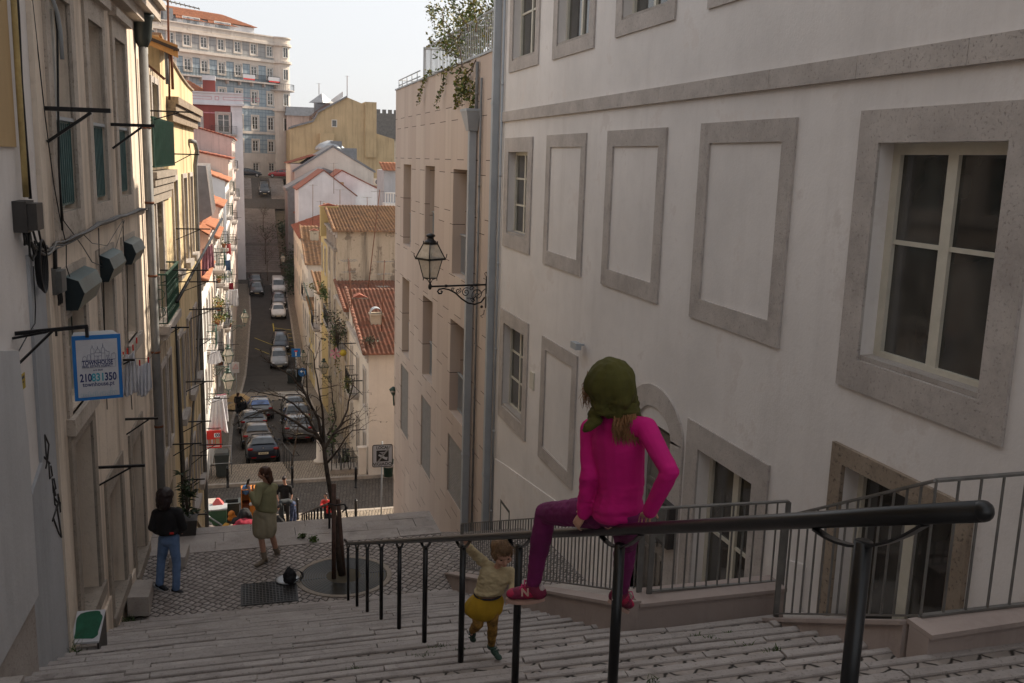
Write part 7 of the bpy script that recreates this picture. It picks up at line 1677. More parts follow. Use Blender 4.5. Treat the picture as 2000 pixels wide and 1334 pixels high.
for i, x in enumerate((3.72,4.08,4.42)): bicycle((x,42.5,ZC+.22), .1*i-.1, ['black bicycle nearest the stone post','middle black bicycle at the rack','black bicycle nearest the grey cabinet'][i])
t = thing('bicycle_rack', 'black tube rack holding the bicycles at the corner', 'rack', (4.1,42.5,ZC)); m = MB()
for x in (3.9,4.25,4.7): m.tube([(x,42.2,ZC),(x,42.2,ZC+1.0),(x,42.9,ZC+1.0),(x,42.9,ZC)], .02, 6)
m.tube([(3.9,42.2,ZC+1.0),(5.0,42.2,ZC+1.0)], .015, 5); m.build('hoops', 'iron_black', t)

# surveillance sign
SY = 35.3; pb, ptop = onz(745, 1031, ZC), ony(747, 866, SY)
t = thing('surveillance_sign', 'white sign on a pole reading LOCAL VIGIADO with a struck out camera', 'sign', pb)
m = MB(); m.tube([(pb.x,SY+.05,ZC),(ony(747,862,SY).x,SY+.05,ptop.z+.06)], .028, 8); m.build('pole', 'pipe_grey', t)
a, b = ony(727,913,SY), ony(767,867,SY); SW2 = b.x-a.x-.0; SH2 = b.z-a.z; o_ = Vector((a.x, SY, a.z)); 
def g(u, v, d=0): return o_+Vector((u*SW2, -d, v*SH2))
def rrect(m, u0, v0, u1, v1, r, d0, d1, asp=SW2/SH2, mi=0):
    pts = []
    for (cx, cy, a0) in ((u1-r, v1-r*asp, 0), (u0+r, v1-r*asp, 90), (u0+r, v0+r*asp, 180), (u1-r, v0+r*asp, 270)):
        for k in range(5): aa = math.radians(a0+k*22.5); pts.append(g(cx+r*math.cos(aa), cy+r*asp*math.sin(aa), d0))
    m.prism(pts, (0, -(d1-d0), 0), mi=mi)
m = MB(); rrect(m, 0,0,1,1,.1,0,.012); pl = m.build('panel', 'ink_dark', t)
m = MB(); rrect(m, .04,.035,.96,.965,.07,.012,.014); m.build('face', 'sign_white', pl)
m = MB(); rrect(m, .2,.25,.8,.74,.02,.014,.016); m.build('pictogram_field', 'ink_dark', pl)
m = MB()
for (P) in ([(.36,.66),(.6,.66),(.6,.63),(.36,.63)],[(.46,.63),(.50,.63),(.50,.56),(.46,.56)],[(.28,.52),(.34,.58),(.66,.43),(.62,.33)],[(.66,.43),(.75,.44),(.72,.30),(.62,.33)]): m.prism([g(u,v,.016) for u, v in P], (0,-.002,0))
m.build('camera_symbol', 'sign_white', pl)
m = MB(); m.prism([g(.05,.03,.019), g(.13,.03,.019), g(.95,.93,.019), g(.87,.97,.019)], (0,-.002,0)); m.build('strike_bar', 'sign_grey', pl)
text('LOCAL', pl, g(.5,.86,.0165), (1,0,0), .17, 'ink_dark', fit=.46*SW2/.75, off=.004); text('VIGIADO', pl, g(.5,.13,.0165), (1,0,0), .17, 'ink_dark', fit=.7*SW2/.75, off=.004)
# red shop sign
t = thing('shop_sign', 'red shop sign with food pictures and a white arrow', 'sign', (-1.7,42.4,-12.6)); YS_ = 42.2
a, b = ony(396,876,YS_), ony(432,840,YS_)
def h_(u, v, d=0): return Vector((a.x+u*(b.x-a.x), YS_-d, a.z+v*(b.z-a.z)))
def hq(m, u0, v0, u1, v1, d0, d1, mi=0): m.prism([h_(u0,v0,d0),h_(u1,v0,d0),h_(u1,v1,d0),h_(u0,v1,d0)], (0,-(d1-d0),0), mi=mi)
m = MB(); hq(m,0,0,1,1,0,.04); bd = m.build('board', 'sign_red', t)
m = MB(); 
for k in range(5): hq(m, .1+.12*k, .27, .19+.12*k, .5, .04, .043, mi=k % 2)
hq(m, .7,.25,.9,.55,.04,.043,0); m.build('food_pictures', ['wood_pale','sign_white'], bd)
m = MB(); m.prism([h_(.1,.11,.04),h_(.3,.06,.04),h_(.3,.09,.04),h_(.9,.09,.04),h_(.9,.14,.04),h_(.3,.14,.04),h_(.3,.17,.04)], (0,-.003,0)); m.build('arrow', 'ink_white', bd)
m = MB(); hq(m,.62,.62,.93,.85,.04,.042); m.build('price_field', 'ink_white', bd); text('00', bd, h_(.8,.73,.046), (1,0,0), .2, 'ink_navy', off=.006)
m = MB(); m.bar((fl(42.2),42.2,b.z+.1),(b.x,42.2,b.z+.1),.03); m.build('bracket_arm', 'iron_black', t)
# traffic signs
t = thing('dead_end_sign', 'square blue dead end sign with a red bar above the round arrow sign', 'traffic sign', (4.7,80,sz(80))); c = ony(578,689,80); R_ = .36
m = MB(); m.tube([(c.x,80.06,sz(80)),(c.x,80.06,c.z+.4)], .035, 6); m.build('pole', 'pipe_grey', t); m = MB(); m.box(c.x-R_,80,c.z-R_,c.x+R_,80.02,c.z+R_); pn = m.build('panel','sign_blue',t)
m = MB(); m.box(c.x-.05,79.99,c.z-.28,c.x+.05,80.0,c.z+.12); m.build('road_symbol','ink_white',pn); m = MB(); m.box(c.x-.13,79.985,c.z+.08,c.x+.13,80.0,c.z+.2); m.build('bar_symbol','sign_red',pn)
t = thing('arrow_sign', 'round blue turn left sign with a white arrow', 'traffic sign', (5.1,78,sz(78))); c = ony(591,727,78); m = MB(); m.tube([(c.x,78.06,sz(78)),(c.x,78.06,c.z+.4)], .035, 6); m.build('pole', 'pipe_grey', t)
m = MB(); m.lathe([(.36,0),(.36,.02)],(0,0,0),28,smooth=False).xf(Matrix.Translation((c.x,78,c.z)) @ Matrix.Rotation(pi/2,4,'X')); pn = m.build('disc','sign_blue',t)
m = MB(); m.prism([(c.x+.08,77.975,c.z-.22),(c.x+.16,77.975,c.z-.22),(c.x+.16,77.975,c.z+.06),(c.x+.1,77.975,c.z+.12),(c.x-.06,77.975,c.z+.12),(c.x-.06,77.975,c.z+.2),(c.x-.22,77.975,c.z+.07),(c.x-.06,77.975,c.z-.06),(c.x-.06,77.975,c.z+.03),(c.x+.08,77.975,c.z+.03)], (0,-.005,0)); m.build('arrow','ink_white',pn)
t = thing('warning_sign', 'white panel with a red warning triangle on the left pavement', 'traffic sign', (-.5,70,sz(70))); c = ony(461,718,70); m = MB(); m.tube([(c.x,70.05,sz(70)),(c.x,70.05,c.z+.45)],.03,6); m.build('pole','pipe_grey',t); m = MB(); m.box(c.x-.28,70,c.z-.4,c.x+.22,70.02,c.z+.4); pn = m.build('panel','sign_white',t)
m = MB(); T3 = [Vector((c.x-.2,69.99,c.z-.08)),Vector((c.x+.15,69.99,c.z-.08)),Vector((c.x-.02,69.99,c.z+.25))]
for k in range(3): m.bar(T3[k],T3[(k+1)%3],.05,.01)
m.build('triangle','sign_red',pn)
t = thing('parasol', 'pale beige parasol open beside the far car door', 'parasol', (-.6,71,sz(71))); c = ony(466,775,71); m = MB(); m.lathe([(.02,.5),(.5,.32),(.95,0),(.93,-.01)], (c.x,71,c.z-.2), 10, smooth=False); m.build('canopy','plaster_tan',t); m = MB(); m.tube([(c.x,71,sz(71)),(c.x,71,c.z+.3)],.025,6); m.build('pole','wood',t)
t = thing('parasol', 'second smaller pale parasol below the first by the left pavement', 'parasol', (-1.0,69,sz(69))); c = ony(458,790,69); m = MB(); m.lathe([(.02,.35),(.4,.2),(.7,0),(.68,-.01)], (c.x,69,c.z-.2), 10, smooth=False); m.build('canopy','plaster_tan',t); m = MB(); m.tube([(c.x,69,sz(69)),(c.x,69,c.z+.1)],.025,6); m.build('pole','wood',t)
t = thing('wall_lamp', 'small dark green lamp on the corner of the beige building', 'wall lamp', (5.4,35.3,-9)); c = ony(768,765,35.3); m = MB(); m.lathe([(.04,-.15),(.14,.05),(.16,.1),(.03,.2)], c, 8); m.tube([c-Vector((0,0,.1)), c+Vector((.03,.0,-.55))],.03,6); m.build('casing','frame_green',t); m = MB(); m.lathe([(.1,0),(.09,.08)], c+Vector((-.02,-.05,0)), 8); m.build('glass','lamp_glass',t)
for (x, y, lab) in ((685,752,'dark shelf bracket holding the plant box on the corner house'),(680,700,'bracket with a pinwheel on the old house')):
    c = ony(x, y, 43); bracket_y = 43.5; bracket(2.2 if x == 685 else 5, c.z, .9, F=F1, label=lab, strut=.7, th=.05, group='brackets on the right houses')
t = thing('pinwheel', 'faded purple pinwheel on the old house balcony', 'pinwheel', ony(655,690,46)); c = ony(655,690,46); m = MB()
for k in range(6): a_ = k*pi/3; m.quad(c, c+Vector((math.cos(a_)*.25,0,math.sin(a_)*.25)), c+Vector((math.cos(a_+.6)*.3,-.05,math.sin(a_+.6)*.3)))
m.build('sails','laundry_pink',t); m = MB(); m.tube([c, c-Vector((0,0,.7))],.012,5); m.build('stick','wood',t)
c = ony(670,689,46); m = MB(); m.lathe([(.17,0),(.17,.02)],(0,0,0),20).xf(Matrix.Translation(c) @ Matrix.Rotation(pi/2,4,'X')); tag(m.build('disc_sign','sign_yellow'), 'small round yellow disc sign beside the pinwheel', 'sign')

# ================================================================ DISCARDED FURNITURE AT THE FOOT OF THE LOWER STAIRS
YJ = 35.7
def J(px, py, y=YJ): return ony(px, py, y)
def crate(px0, py0, px1, py1, y, d, mat, label, name='box', cat='box', rz=0, lidm=None, part='body'):
    a, b = J(px0,py1,y), J(px1,py0,y); t = thing(name, label, cat, a); m = MB(); m.box(a.x,y,a.z,b.x,y+d,b.z); m.build(part, mat, t)
    if lidm: m = MB(); m.box(a.x-.03,y-.03,b.z,b.x+.03,y+d+.03,b.z+.05); m.build('lid', lidm, t)
    return t
t = crate(396,985,420,1010,37.2,.55,'sign_white','pale appliance box with a dark label under the pink cushion', lidm='limestone_sill')
m = MB(); a = J(405,989,37.18); m.box(a.x,37.17,a.z-.12,a.x+.13,37.2,a.z); m.build('label','ink_dark',t)
def blob_mesh(prims, vox, smooth=4, fac=.5):
    m = MB()
    for q in prims:
        if q[0] == 'c':
            _, p, r, r1, r2 = q; p, r = Vector(p), Vector(r); d = (r-p); n = 6
            if d.length < 1e-5: d = Vector((0,0,.001))
            L = d.length; u = d.normalized(); P = []; R = []
            for k in range(5): a = pi/2*(1-k/4); P.append(p-u*r1*math.sin(a)); R.append(max(.0008, r1*math.cos(a)))
            for k in range(5): a = pi/2*(k/4); P.append(p+u*L+u*r2*math.sin(a)); R.append(max(.0008, r2*math.cos(a)))
            m.tube(P, R, 12)
        elif q[0] == 'e':
            _, c, r, rot = q; m.ell(c, r, 16, 10, rot=rot)
        elif q[0] == 'h': m.hexa(q[1])
    me = bpy.data.meshes.new('blob'); me.from_pydata(m.v, [], m.f); ob = bpy.data.objects.new('blob', me); COL.objects.link(ob)
    md = ob.modifiers.new('r', 'REMESH'); md.mode = 'VOXEL'; md.voxel_size = vox; md.use_smooth_shade = True
    if smooth: s_ = ob.modifiers.new('s', 'SMOOTH'); s_.factor = fac; s_.iterations = smooth
    dg = bpy.context.evaluated_depsgraph_get(); out = bpy.data.meshes.new_from_object(ob.evaluated_get(dg)); bpy.data.objects.remove(ob); bpy.data.meshes.remove(me)
    return out
def folds(me, amp, freq, seed=0, stretch=(1,1,1), keep=None):
    me.update(); co = [v.co.copy() for v in me.vertices]; no = [v.normal.copy() for v in me.vertices]; off = Vector((seed*3.1, seed*1.7, seed))
    for i, v in enumerate(me.vertices):
        p = Vector((co[i].x*stretch[0], co[i].y*stretch[1], co[i].z*stretch[2]))*freq+off
        a = noise.noise(p)+.5*noise.noise(p*2.1); a = (1-abs(a)*2.2)*.5 if amp < 0 else a
        v.co = co[i]+no[i]*abs(amp)*a*(keep(co[i]) if keep else 1)
    me.update(); return me
def put(me, name, mat, parent=None):
    me.name = name; me.materials.clear(); me.materials.append(MATS[mat]); me.polygons.foreach_set('use_smooth', [True]*len(me.polygons))
    o = bpy.data.objects.new(name, me); COL.objects.link(o)
    if parent: o.parent = parent; o.matrix_parent_inverse = PINV.get(parent.name, Matrix.Identity(4))
    return o
def heap(prims, mat, label, name, cat, amp=.05, freq=5, seed=1, vox=.03, group=None):
    return tag(put(folds(blob_mesh(prims, vox, 3), amp, freq, seed), name, mat), label, cat, group)
plain('cloth_black', (.014,.014,.016), .9); plain('furniture_orange', (.50,.17,.02), .5, var=.2); plain('furniture_brown', (.12,.03,.012), .6, var=.3); plain('cloth_check', (.16,.13,.12), .9, var=.7, scale=14); plain('cloth_yellow', (.55,.30,.06), .8, var=.2); plain('bag_blue', (.05,.13,.28), .6, var=.3)
c = J(427,982,36.9); s_ = .33
t = thing('cushion', 'pink pyramid shaped cushion on the discarded bins', 'cushion', c); 
me = blob_mesh([('h', [Vector((c.x-s_,36.7,c.z-.22)),Vector((c.x+s_*.9,36.7,c.z-.2)),Vector((c.x+s_*.9,37.1,c.z-.2)),Vector((c.x-s_,37.1,c.z-.22)),Vector((c.x-.08,36.85,c.z+.2)),Vector((c.x+.02,36.85,c.z+.2)),Vector((c.x+.02,36.95,c.z+.2)),Vector((c.x-.08,36.95,c.z+.2))])], .02, 3); put(folds(me,.02,6,2),'cover','cushion_pink',t)
t = crate(403,996,442,1028,36.3,.6,'bin_green','dark green plastic tub with a crumpled grey lid', name='tub', cat='tub', lidm='zinc_light'); m = MB(); m.bar(J(394,1000,36.1),J(434,1026,36.1),.045); m.build('white_bar','pipe_grey',t)
t = thing('open_bin', 'open dark plastic bin tipped beside the pink cushion', 'bin', J(450,1000,37)); a, b = J(440,1030,36.9), J(466,984,36.9); m = MB()
for (p, q) in (((a.x,36.9),(b.x,36.9)),((b.x,36.9),(b.x,37.5)),((b.x,37.5),(a.x,37.5)),((a.x,37.5),(a.x,36.9))): m.bar((*p,(a.z+b.z)/2),(*q,(a.z+b.z)/2),.04,b.z-a.z)
m.build('body','bin_plastic',t); m = MB(); 
for (p, q) in (((a.x,36.88),(b.x+.06,36.88)),((b.x+.03,36.9),(b.x+.03,37.5))): m.bar((*p,b.z+.02),(*q,b.z+.02),.09,.05)
m.build('rim','bin_plastic',t)
t = thing('cabinet', 'tall open orange cabinet with brown inside by the phone woman', 'cabinet', J(485,1010,36.4)); a, b = J(472,1012,36.2), J(500,955,36.2)
m = MB(); m.box(a.x,36.2,a.z,a.x+.03,36.7,b.z); m.box(b.x-.25,36.2,a.z,b.x,36.7,b.z); m.box(a.x+.03,36.65,a.z,b.x-.25,36.7,b.z); m.box(a.x+.03,36.2,b.z-.03,b.x-.25,36.65,b.z); m.build('carcass','furniture_orange',t)
for v in (.15,.45): m = MB(); z = a.z+(b.z-a.z)*v; m.box(a.x+.03,36.22,z,b.x-.25,36.65,z+.03); m.build('shelf','furniture_brown',t)
m = MB(); z = a.z+(b.z-a.z)*.45; m.box(a.x+.03,36.23,a.z+.02,b.x-.25,36.3,z); m.build('door','furniture_brown',t)
m = MB(); m.lathe([(.07,0),(.07,.02)],(0,0,0),14).xf(Matrix.Translation((b.x-.2,36.19,a.z+(b.z-a.z)*.48)) @ Matrix.Rotation(pi/2,4,'X')); m.build('knob_plate','sign_white',t)
heap([('e', J(481,956,36.35), (.18,.15,.2), None)], 'bag_blue', 'blue bag on top of the orange cabinet', 'bag', 'bag', .04, 8, 3)
heap([('e', J(462,1036,35.2), (.5,.3,.22), None), ('e', J(478,1030,35.3), (.4,.3,.35), None), ('e', J(492,1046,35.2), (.35,.25,.2), None)], 'cloth_red', 'dark red blanket thrown over the heap of discarded things', 'blanket', 'blanket', .07, 4, 4)
heap([('e', J(447,1048,34.9), (.35,.25,.25), None), ('e', J(460,1052,34.9), (.5,.25,.2), None)], 'cloth_black', 'black bag lying in front of the dark red blanket', 'bag', 'bag', .05, 5, 5)
heap([('e', J(413,1042,35.0), (.25,.25,.3), None), ('e', J(419,1052,34.9), (.2,.2,.3), None)], 'cloth_check', 'patterned dark cloth bundle beside the leaning boards', 'bundle', 'bundle', .06, 7, 6)
heap([('e', J(404,1030,35.4), (.25,.25,.2), None)], 'cloth_black', 'black bundle behind the patterned cloth', 'bundle', 'bundle', .05, 7, 7)
heap([('e', J(430,1050,35.0), (.25,.2,.2), None)], 'bag_blue', 'crumpled blue bag between the bundle and the black bag', 'bag', 'bag', .05, 6, 8)
heap([('e', J(478,1010,35.8), (.28,.25,.35), None), ('e', J(464,1018,35.7), (.2,.2,.2), None)], 'cloth_black', 'black coat heaped in front of the orange cabinet', 'coat', 'clothes', .05, 5, 9)
heap([('e', J(452,1004,36.3), (.13,.1,.14), None),('e', J(454,1012,36.3), (.2,.1,.12), None)], 'furniture_orange', 'orange baskets stacked beside the green tub', 'basket', 'basket', .03, 9, 10)
m = MB(); m.hexa([J(423,1040,35.4),J(440,1042,35.4),J(448,1024,36.2),J(440,1022,36.2),*[p+Vector((0,0,.03)) for p in (J(423,1040,35.4),J(440,1042,35.4),J(448,1024,36.2),J(440,1022,36.2))]]); tag(m.build('board','cloth_yellow'), 'yellow board lying by the green tub', 'board')
heap([('e', J(498,1028,35.6), (.16,.15,.3), None)], 'laundry_white', 'white bag beside the legs of the phone woman', 'bag', 'bag', .04, 6, 11)
heap([('e', J(543,1025,35.0), (.28,.25,.4), None),('e', J(550,1040,35.0), (.25,.25,.25), None)], 'cloth_black', 'black bags at the bending man\'s feet', 'bag', 'bag', .05, 5, 12)
t = crate(530,1030,543,1048,35.0,.4,'wood_pale','small open cardboard box behind the phone woman', name='cardboard_box', cat='box'); heap([('e', J(538,1047,34.8), (.25,.15,.08), None)], 'cloth_yellow', 'yellow cloth on the ground by the bending man', 'cloth', 'cloth', .03, 8, 13)
for i, (pa, pb_, w_, mt) in enumerate((((381,1012),(412,1065),.2,'wood_pale'),((379,1030),(400,1064),.14,'wood'),((378,1035),(392,1066),.12,'wood_dark'))):
    a, b = ony(*pa, 18.2-.1*i), ony(*pb_, 17.45-.05*i); m = MB(); m.bar(a, b, .025, w_*.6, up=(0,0,1)); tag(m.build('plank', mt), ['widest pale board leaning against the wall behind the planter','middle brown board leaning behind the planter','dark narrow board leaning next to the planter'][i], 'plank')
# rucksack on the landing with a loose hoop
c = onz(566,1140,-6.9); t = thing('backpack', 'black rucksack with loose straps standing on the drain grating', 'backpack', c)
plain('nylon_black', (.012,.012,.015), .7, var=.3, bump=.4, bscale=20)
me = blob_mesh([('e', c+Vector((0,0,.13)), (.11,.08,.15), None), ('e', c+Vector((0.01,-.05,.09)), (.085,.05,.08), None), ('c', c+Vector((-.02,0,.25)), c+Vector((0,0,.3)), .03, .012)], .01, 2); put(folds(me,.014,14,3),'bag','nylon_black',t)
for k in range(3): m = MB(); m.tube([c+Vector((.05+.01*k,0,.06)), c+Vector((.15+.02*k,-.02,.02+.04*k)), c+Vector((.22,.0,.1+.03*k)), c+Vector((.16,.02,.2)), c+Vector((.05,.02,.25))], .007, 5); m.build('strap','nylon_black',t)
m = MB(); cc = c+Vector((-.03,.13,.015)); m.lathe([(.19,0),(.19,.012),(.15,.014),(.02,.014)], cc, 20); tag(m.build('disc','zinc_light'), 'thin grey disc lying half under the rucksack', 'disc')
# ================================================================ PEOPLE
plain('top_pink', (.50,.004,.165), .85, var=.12, scale=8, bump=.15, bscale=60, bdist=.004); plain('legging_plum', (.13,.008,.075), .85, var=.2, bump=.1)
plain('scarf_olive', (.068,.064,.012), .95, var=.2, scale=12, bump=.6, bscale=160, bdist=.003); plain('hair_blonde', (.26,.13,.055), .55, var=.5, scale=18, bump=.5); plain('hair_brown', (.075,.03,.016), .45, var=.5, scale=14, bump=.5, bscale=60); plain('hair_dark', (.018,.009,.01), .45, var=.4, scale=14, bump=.4); plain('hair_toddler', (.17,.095,.045), .55, var=.5, scale=30, bump=.6, bscale=90)
plain('shoe_maroon', (.16,.012,.045), .7, var=.2); plain('shoe_crimson', (.33,.008,.05), .7, var=.15); plain('shoe_sole', (.42,.27,.22), .7); plain('sock_blue', (.10,.30,.42), .9); plain('lace_pink', (.45,.02,.12), .8); plain('shoe_heel', (.45,.38,.37), .7)
plain('toddler_top', (.46,.37,.22), .9, var=.1, bump=.3, bscale=80, bdist=.004); plain('mustard', (.36,.215,.012), .9, var=.15, bump=.3); plain('toddler_leggings', (.26,.14,.03), .9, var=.8, scale=22); plain('shoe_green', (.035,.07,.055), .7, var=.2); plain('belt_dark', (.02,.018,.03), .8, var=.6, scale=60)
plain('jeans', (.13,.21,.38), .9, var=.25, scale=7, bump=.3, bscale=60); plain('jacket_black', (.011,.01,.012), .85, var=.3); plain('sage', (.26,.25,.14), .9, var=.1, bump=.3, bscale=90); plain('skirt_sage', (.34,.30,.21), .9, var=.1); plain('boot_tan', (.20,.16,.12), .8, var=.2)
plain('tee_black', (.012,.012,.013), .9); plain('grey_top', (.035,.04,.045), .9); plain('plaid', (.05,.07,.14), .9, var=.9, scale=12); plain('lip', (.36,.12,.10), .6); plain('eye_dark', (.02,.015,.012), .2, bump=0)
def wv(v): return Vector(v)
def basis(r, u):
    """matrix whose columns are right, forward, up"""
    r = Vector(r).normalized(); u = Vector(u); u = (u-r*u.dot(r)).normalized(); f = u.cross(r).normalized()
    return Matrix((r, f, u)).transposed()
def hand_prims(wr, d, n, side, k, curl=.5, spread=.16, curls=None, thumb=1.0):
    """palm + five separate bent fingers. d: wrist->knuckles, n: palm normal (fingers curl towards it), side: direction of the thumb"""
    d = Vector(d).normalized(); n = Vector(n); n = (n-d*n.dot(d)).normalized(); s = d.cross(n).normalized()
    if s.dot(Vector(side)) < 0: s = -s
    wr = Vector(wr); P = []
    pc = wr+d*.05*k
    for o in (-.026,-.009,.009,.026): P.append(('c', wr+s*o*.7*k+d*.005*k, wr+d*.085*k+s*o*k, .013*k, .0125*k))
    P.append(('c', wr-d*.01*k, wr+d*.03*k, .02*k, .018*k))
    Ls = [(.044,.026,.02),(.048,.03,.022),(.044,.027,.021),(.034,.02,.017)]
    for i, o in enumerate((.030,.010,-.010,-.030)):
        c = (curls[i] if curls else curl)*(1+.12*(i-1)); q = wr+d*.088*k+s*o*k; dd = (d+s*o/.03*spread).normalized(); r = (.0088-.0006*i)*k; a = 0
        for j, L in enumerate(Ls[i]):
            a += c*(.75 if j == 0 else .9); v = (dd*math.cos(a)+n*math.sin(a)).normalized(); q2 = q+v*L*k; P.append(('c', q, q2, r, r*.92)); q = q2; r *= .93
    q = wr+d*.022*k+s*.024*k; v = (s*.75+d*.65+n*.25*thumb).normalized(); q2 = q+v*.038*k; P.append(('c', wr+d*.01*k+s*.008*k, q, .014*k, .013*k)); P.append(('c', q, q2, .0125*k, .0105*k)); v = (v+n*.55*thumb+d*.35).normalized(); P.append(('c', q2, q2+v*.03*k, .0105*k, .009*k))
    return P
def head_prims(c, face, up, k):
    f = Vector(face).normalized(); u = Vector(up); u = (u-f*u.dot(f)).normalized(); r = f.cross(u).normalized(); Rm = Matrix((r, f, u)).transposed(); c = Vector(c)
    X = lambda a, b, h: c+r*a*k+f*b*k+u*h*k
    P = [('e', X(0,-.008,.022), (.076*k,.095*k,.088*k), Rm), ('e', X(0,.022,-.045), (.056*k,.062*k,.062*k), Rm), ('c', X(0,.05,-.078), X(0,.052,-.082), .024*k, .022*k),
         ('c', X(0,.082,.0), X(0,.098,-.028), .009*k, .015*k), ('e', X(0,.078,-.058), (.024*k,.016*k,.011*k), Rm), ('e', X(0,.072,.028), (.05*k,.02*k,.014*k), Rm)]
    for s in (-1,1): P += [('e', X(s*.078,-.012,-.008), (.010*k,.018*k,.03*k), Rm), ('e', X(s*.04,.055,-.03), (.028*k,.026*k,.028*k), Rm)]
    return P, X, Rm
def body_prims(J, k, fat=1.0, hands=True, female=True, hk=None, hv=None):
    g = lambda a: Vector(J[a]); rt = (g('shR')-g('shL')); up = g('neck')-g('pelvis'); B = basis(rt, up); P = []
    rh = (g('hipR')-g('hipL')); Bh = basis(rh if rh.length > .02 else rt, g('waist')-g('pelvis'))
    P += [('c', g('neck')-up.normalized()*.02*k, g('neck')+(g('head')-g('neck'))*.55, .052*k, .047*k)]
    P += [('e', g('chest'), (.165*k*fat,.105*k*fat,.17*k), B), ('e', g('waist'), (.135*k*fat,.095*k*fat,.13*k), B), ('e', g('pelvis'), (.165*k*fat,.115*k*fat,.12*k), Bh)]
    for s in 'LR': P += [('c', g('neck')-up.normalized()*.03*k, g('sh'+s), .05*k, .052*k), ('c', g('sh'+s), g('el'+s), .05*k*fat, .037*k*fat), ('c', g('el'+s), g('wr'+s), .037*k*fat, .024*k*fat)]
    for s in 'LR': P += [('c', g('hip'+s), g('kn'+s), .085*k*fat, .055*k*fat), ('c', g('kn'+s), g('kn'+s).lerp(g('an'+s), .35), .053*k*fat, .055*k*fat), ('c', g('kn'+s).lerp(g('an'+s), .35), g('an'+s), .055*k*fat, .034*k*fat), ('c', g('an'+s), g('an'+s).lerp(g('to'+s),.15)-up.normalized()*.03*k, .032*k, .024*k)]
    return P, B, Bh
def top_prims(J, k, fat, B, Bh, inf=.012, hem=None, sleeve=1.0, loose=0):
    g = lambda a: Vector(J[a]); up = (g('neck')-g('pelvis')).normalized(); P = [('e', g('chest')+up*.02*k, (.168*k*fat+inf,.106*k*fat+inf,.155*k), B)]
    C = [(g('chest'), .172, .109, 0), (g('waist'), .146, .104, 1)]+([(g('waist').lerp(g('pelvis'), hem), .162, .119, 1)] if hem is not None else [])
    for (a, ra, fa, la), (b, rb, fb_, lb) in zip(C, C[1:]):      # many thin overlapping slices give one smooth torso
        n = max(3, int((b-a).length/(.022*k)))
        for i in range(n+1):
            t = i/n; t_ = t*t*(3-2*t); w_, d_ = ra+(rb-ra)*t_, fa+(fb_-fa)*t_; lo = loose*(la+(lb-la)*t_)
            P.append(('e', a.lerp(b, t), (w_*k*fat+inf+lo, d_*k*fat+inf+lo, .075*k), B if C[1][0] != a or hem is None else Bh))
    for s in 'LR': 
        e = g('el'+s).lerp(g('wr'+s), (sleeve-.5)*2) if sleeve > .5 else g('sh'+s).lerp(g('el'+s), sleeve*2)
        P += [('c', g('neck')-up*.045*k, g('sh'+s), .052*k+inf*.6, .054*k+inf), ('c', g('sh'+s), g('el'+s) if sleeve > .5 else e, .052*k*fat+inf, .04*k*fat+inf)]
        if sleeve > .5: P.append(('c', g('el'+s), e, .041*k*fat+inf, .031*k*fat+inf))
    return P
def leg_prims(J, k, fat, Bh, inf=.01, pelvis=True, end=1.0, flare=0):
    g = lambda a: Vector(J[a]); P = [('e', g('pelvis'), (.168*k*fat+inf,.12*k*fat+inf,.12*k), Bh)] if pelvis else []
    for s in 'LR': 
        e = g('kn'+s).lerp(g('an'+s), end); m_ = g('kn'+s).lerp(g('an'+s), .35)
        P += [('c', g('hip'+s), g('kn'+s), .088*k*fat+inf, .057*k*fat+inf), ('c', g('kn'+s), m_, .056*k*fat+inf, .056*k*fat+inf), ('c', m_, e, .056*k*fat+inf, .037*k*fat+inf+flare)]
    return P
def shoe_prims(an, to, k, up=(0,0,1)):
    an, to = Vector(an), Vector(to); d = (to-an); L = d.length; d.normalize(); u = Vector(up); u = (u-d*u.dot(d)).normalized(); r = d.cross(u)
    B = Matrix((r, d, u)).transposed(); heel = an-d*.03*k
    return [('e', heel-u*.035*k, (.036*k,.05*k,.042*k), B), ('e', an.lerp(to,.5)-u*.035*k, (.043*k,.09*k,.038*k), B), ('e', to-u*.04*k, (.045*k,.055*k,.03*k), B), ('c', an, an-u*.02*k, .042*k, .04*k)], B, u, d
def eyes_mouth(X, Rm, k, t):
    for s in (-1,1):
        m = MB(); m.ell(X(s*.031,.0775,.004), (.012*k,.008*k,.006*k), 8, 6, rot=Rm); m.build('eye', 'eye_dark', t)
    m = MB(); m.ell(X(0,.0935,-.058), (.019*k,.006*k,.005*k), 8, 6, rot=Rm); m.build('mouth', 'lip', t)
def strands(m, roots, tips_f, n, r, rd, sag=.0):
    for _ in range(n):
        a, b = roots(), None; b = tips_f(a); mid = a.lerp(b, .5)+Vector((rd.gauss(0,.01), rd.gauss(0,.01), rd.gauss(0,.008)-sag)); m.tube([a, a.lerp(mid,.6)+(mid-a)*.0, mid, b.lerp(mid,.3), b], [r, r, r*.9, r*.6, r*.25], 4, cap=False)
Dv = ony(0,0,1)*0
CR = Vector((ROT[0][0], ROT[1][0], ROT[2][0])); CU = Vector((ROT[0][1], ROT[1][1], ROT[2][1])); CF = -Vector((ROT[0][2], ROT[1][2], ROT[2][2]))
ZU = Vector((0,0,1)); HR = Vector((CR.x, CR.y, 0)).normalized(); HF = Vector((-HR.y, HR.x, 0))
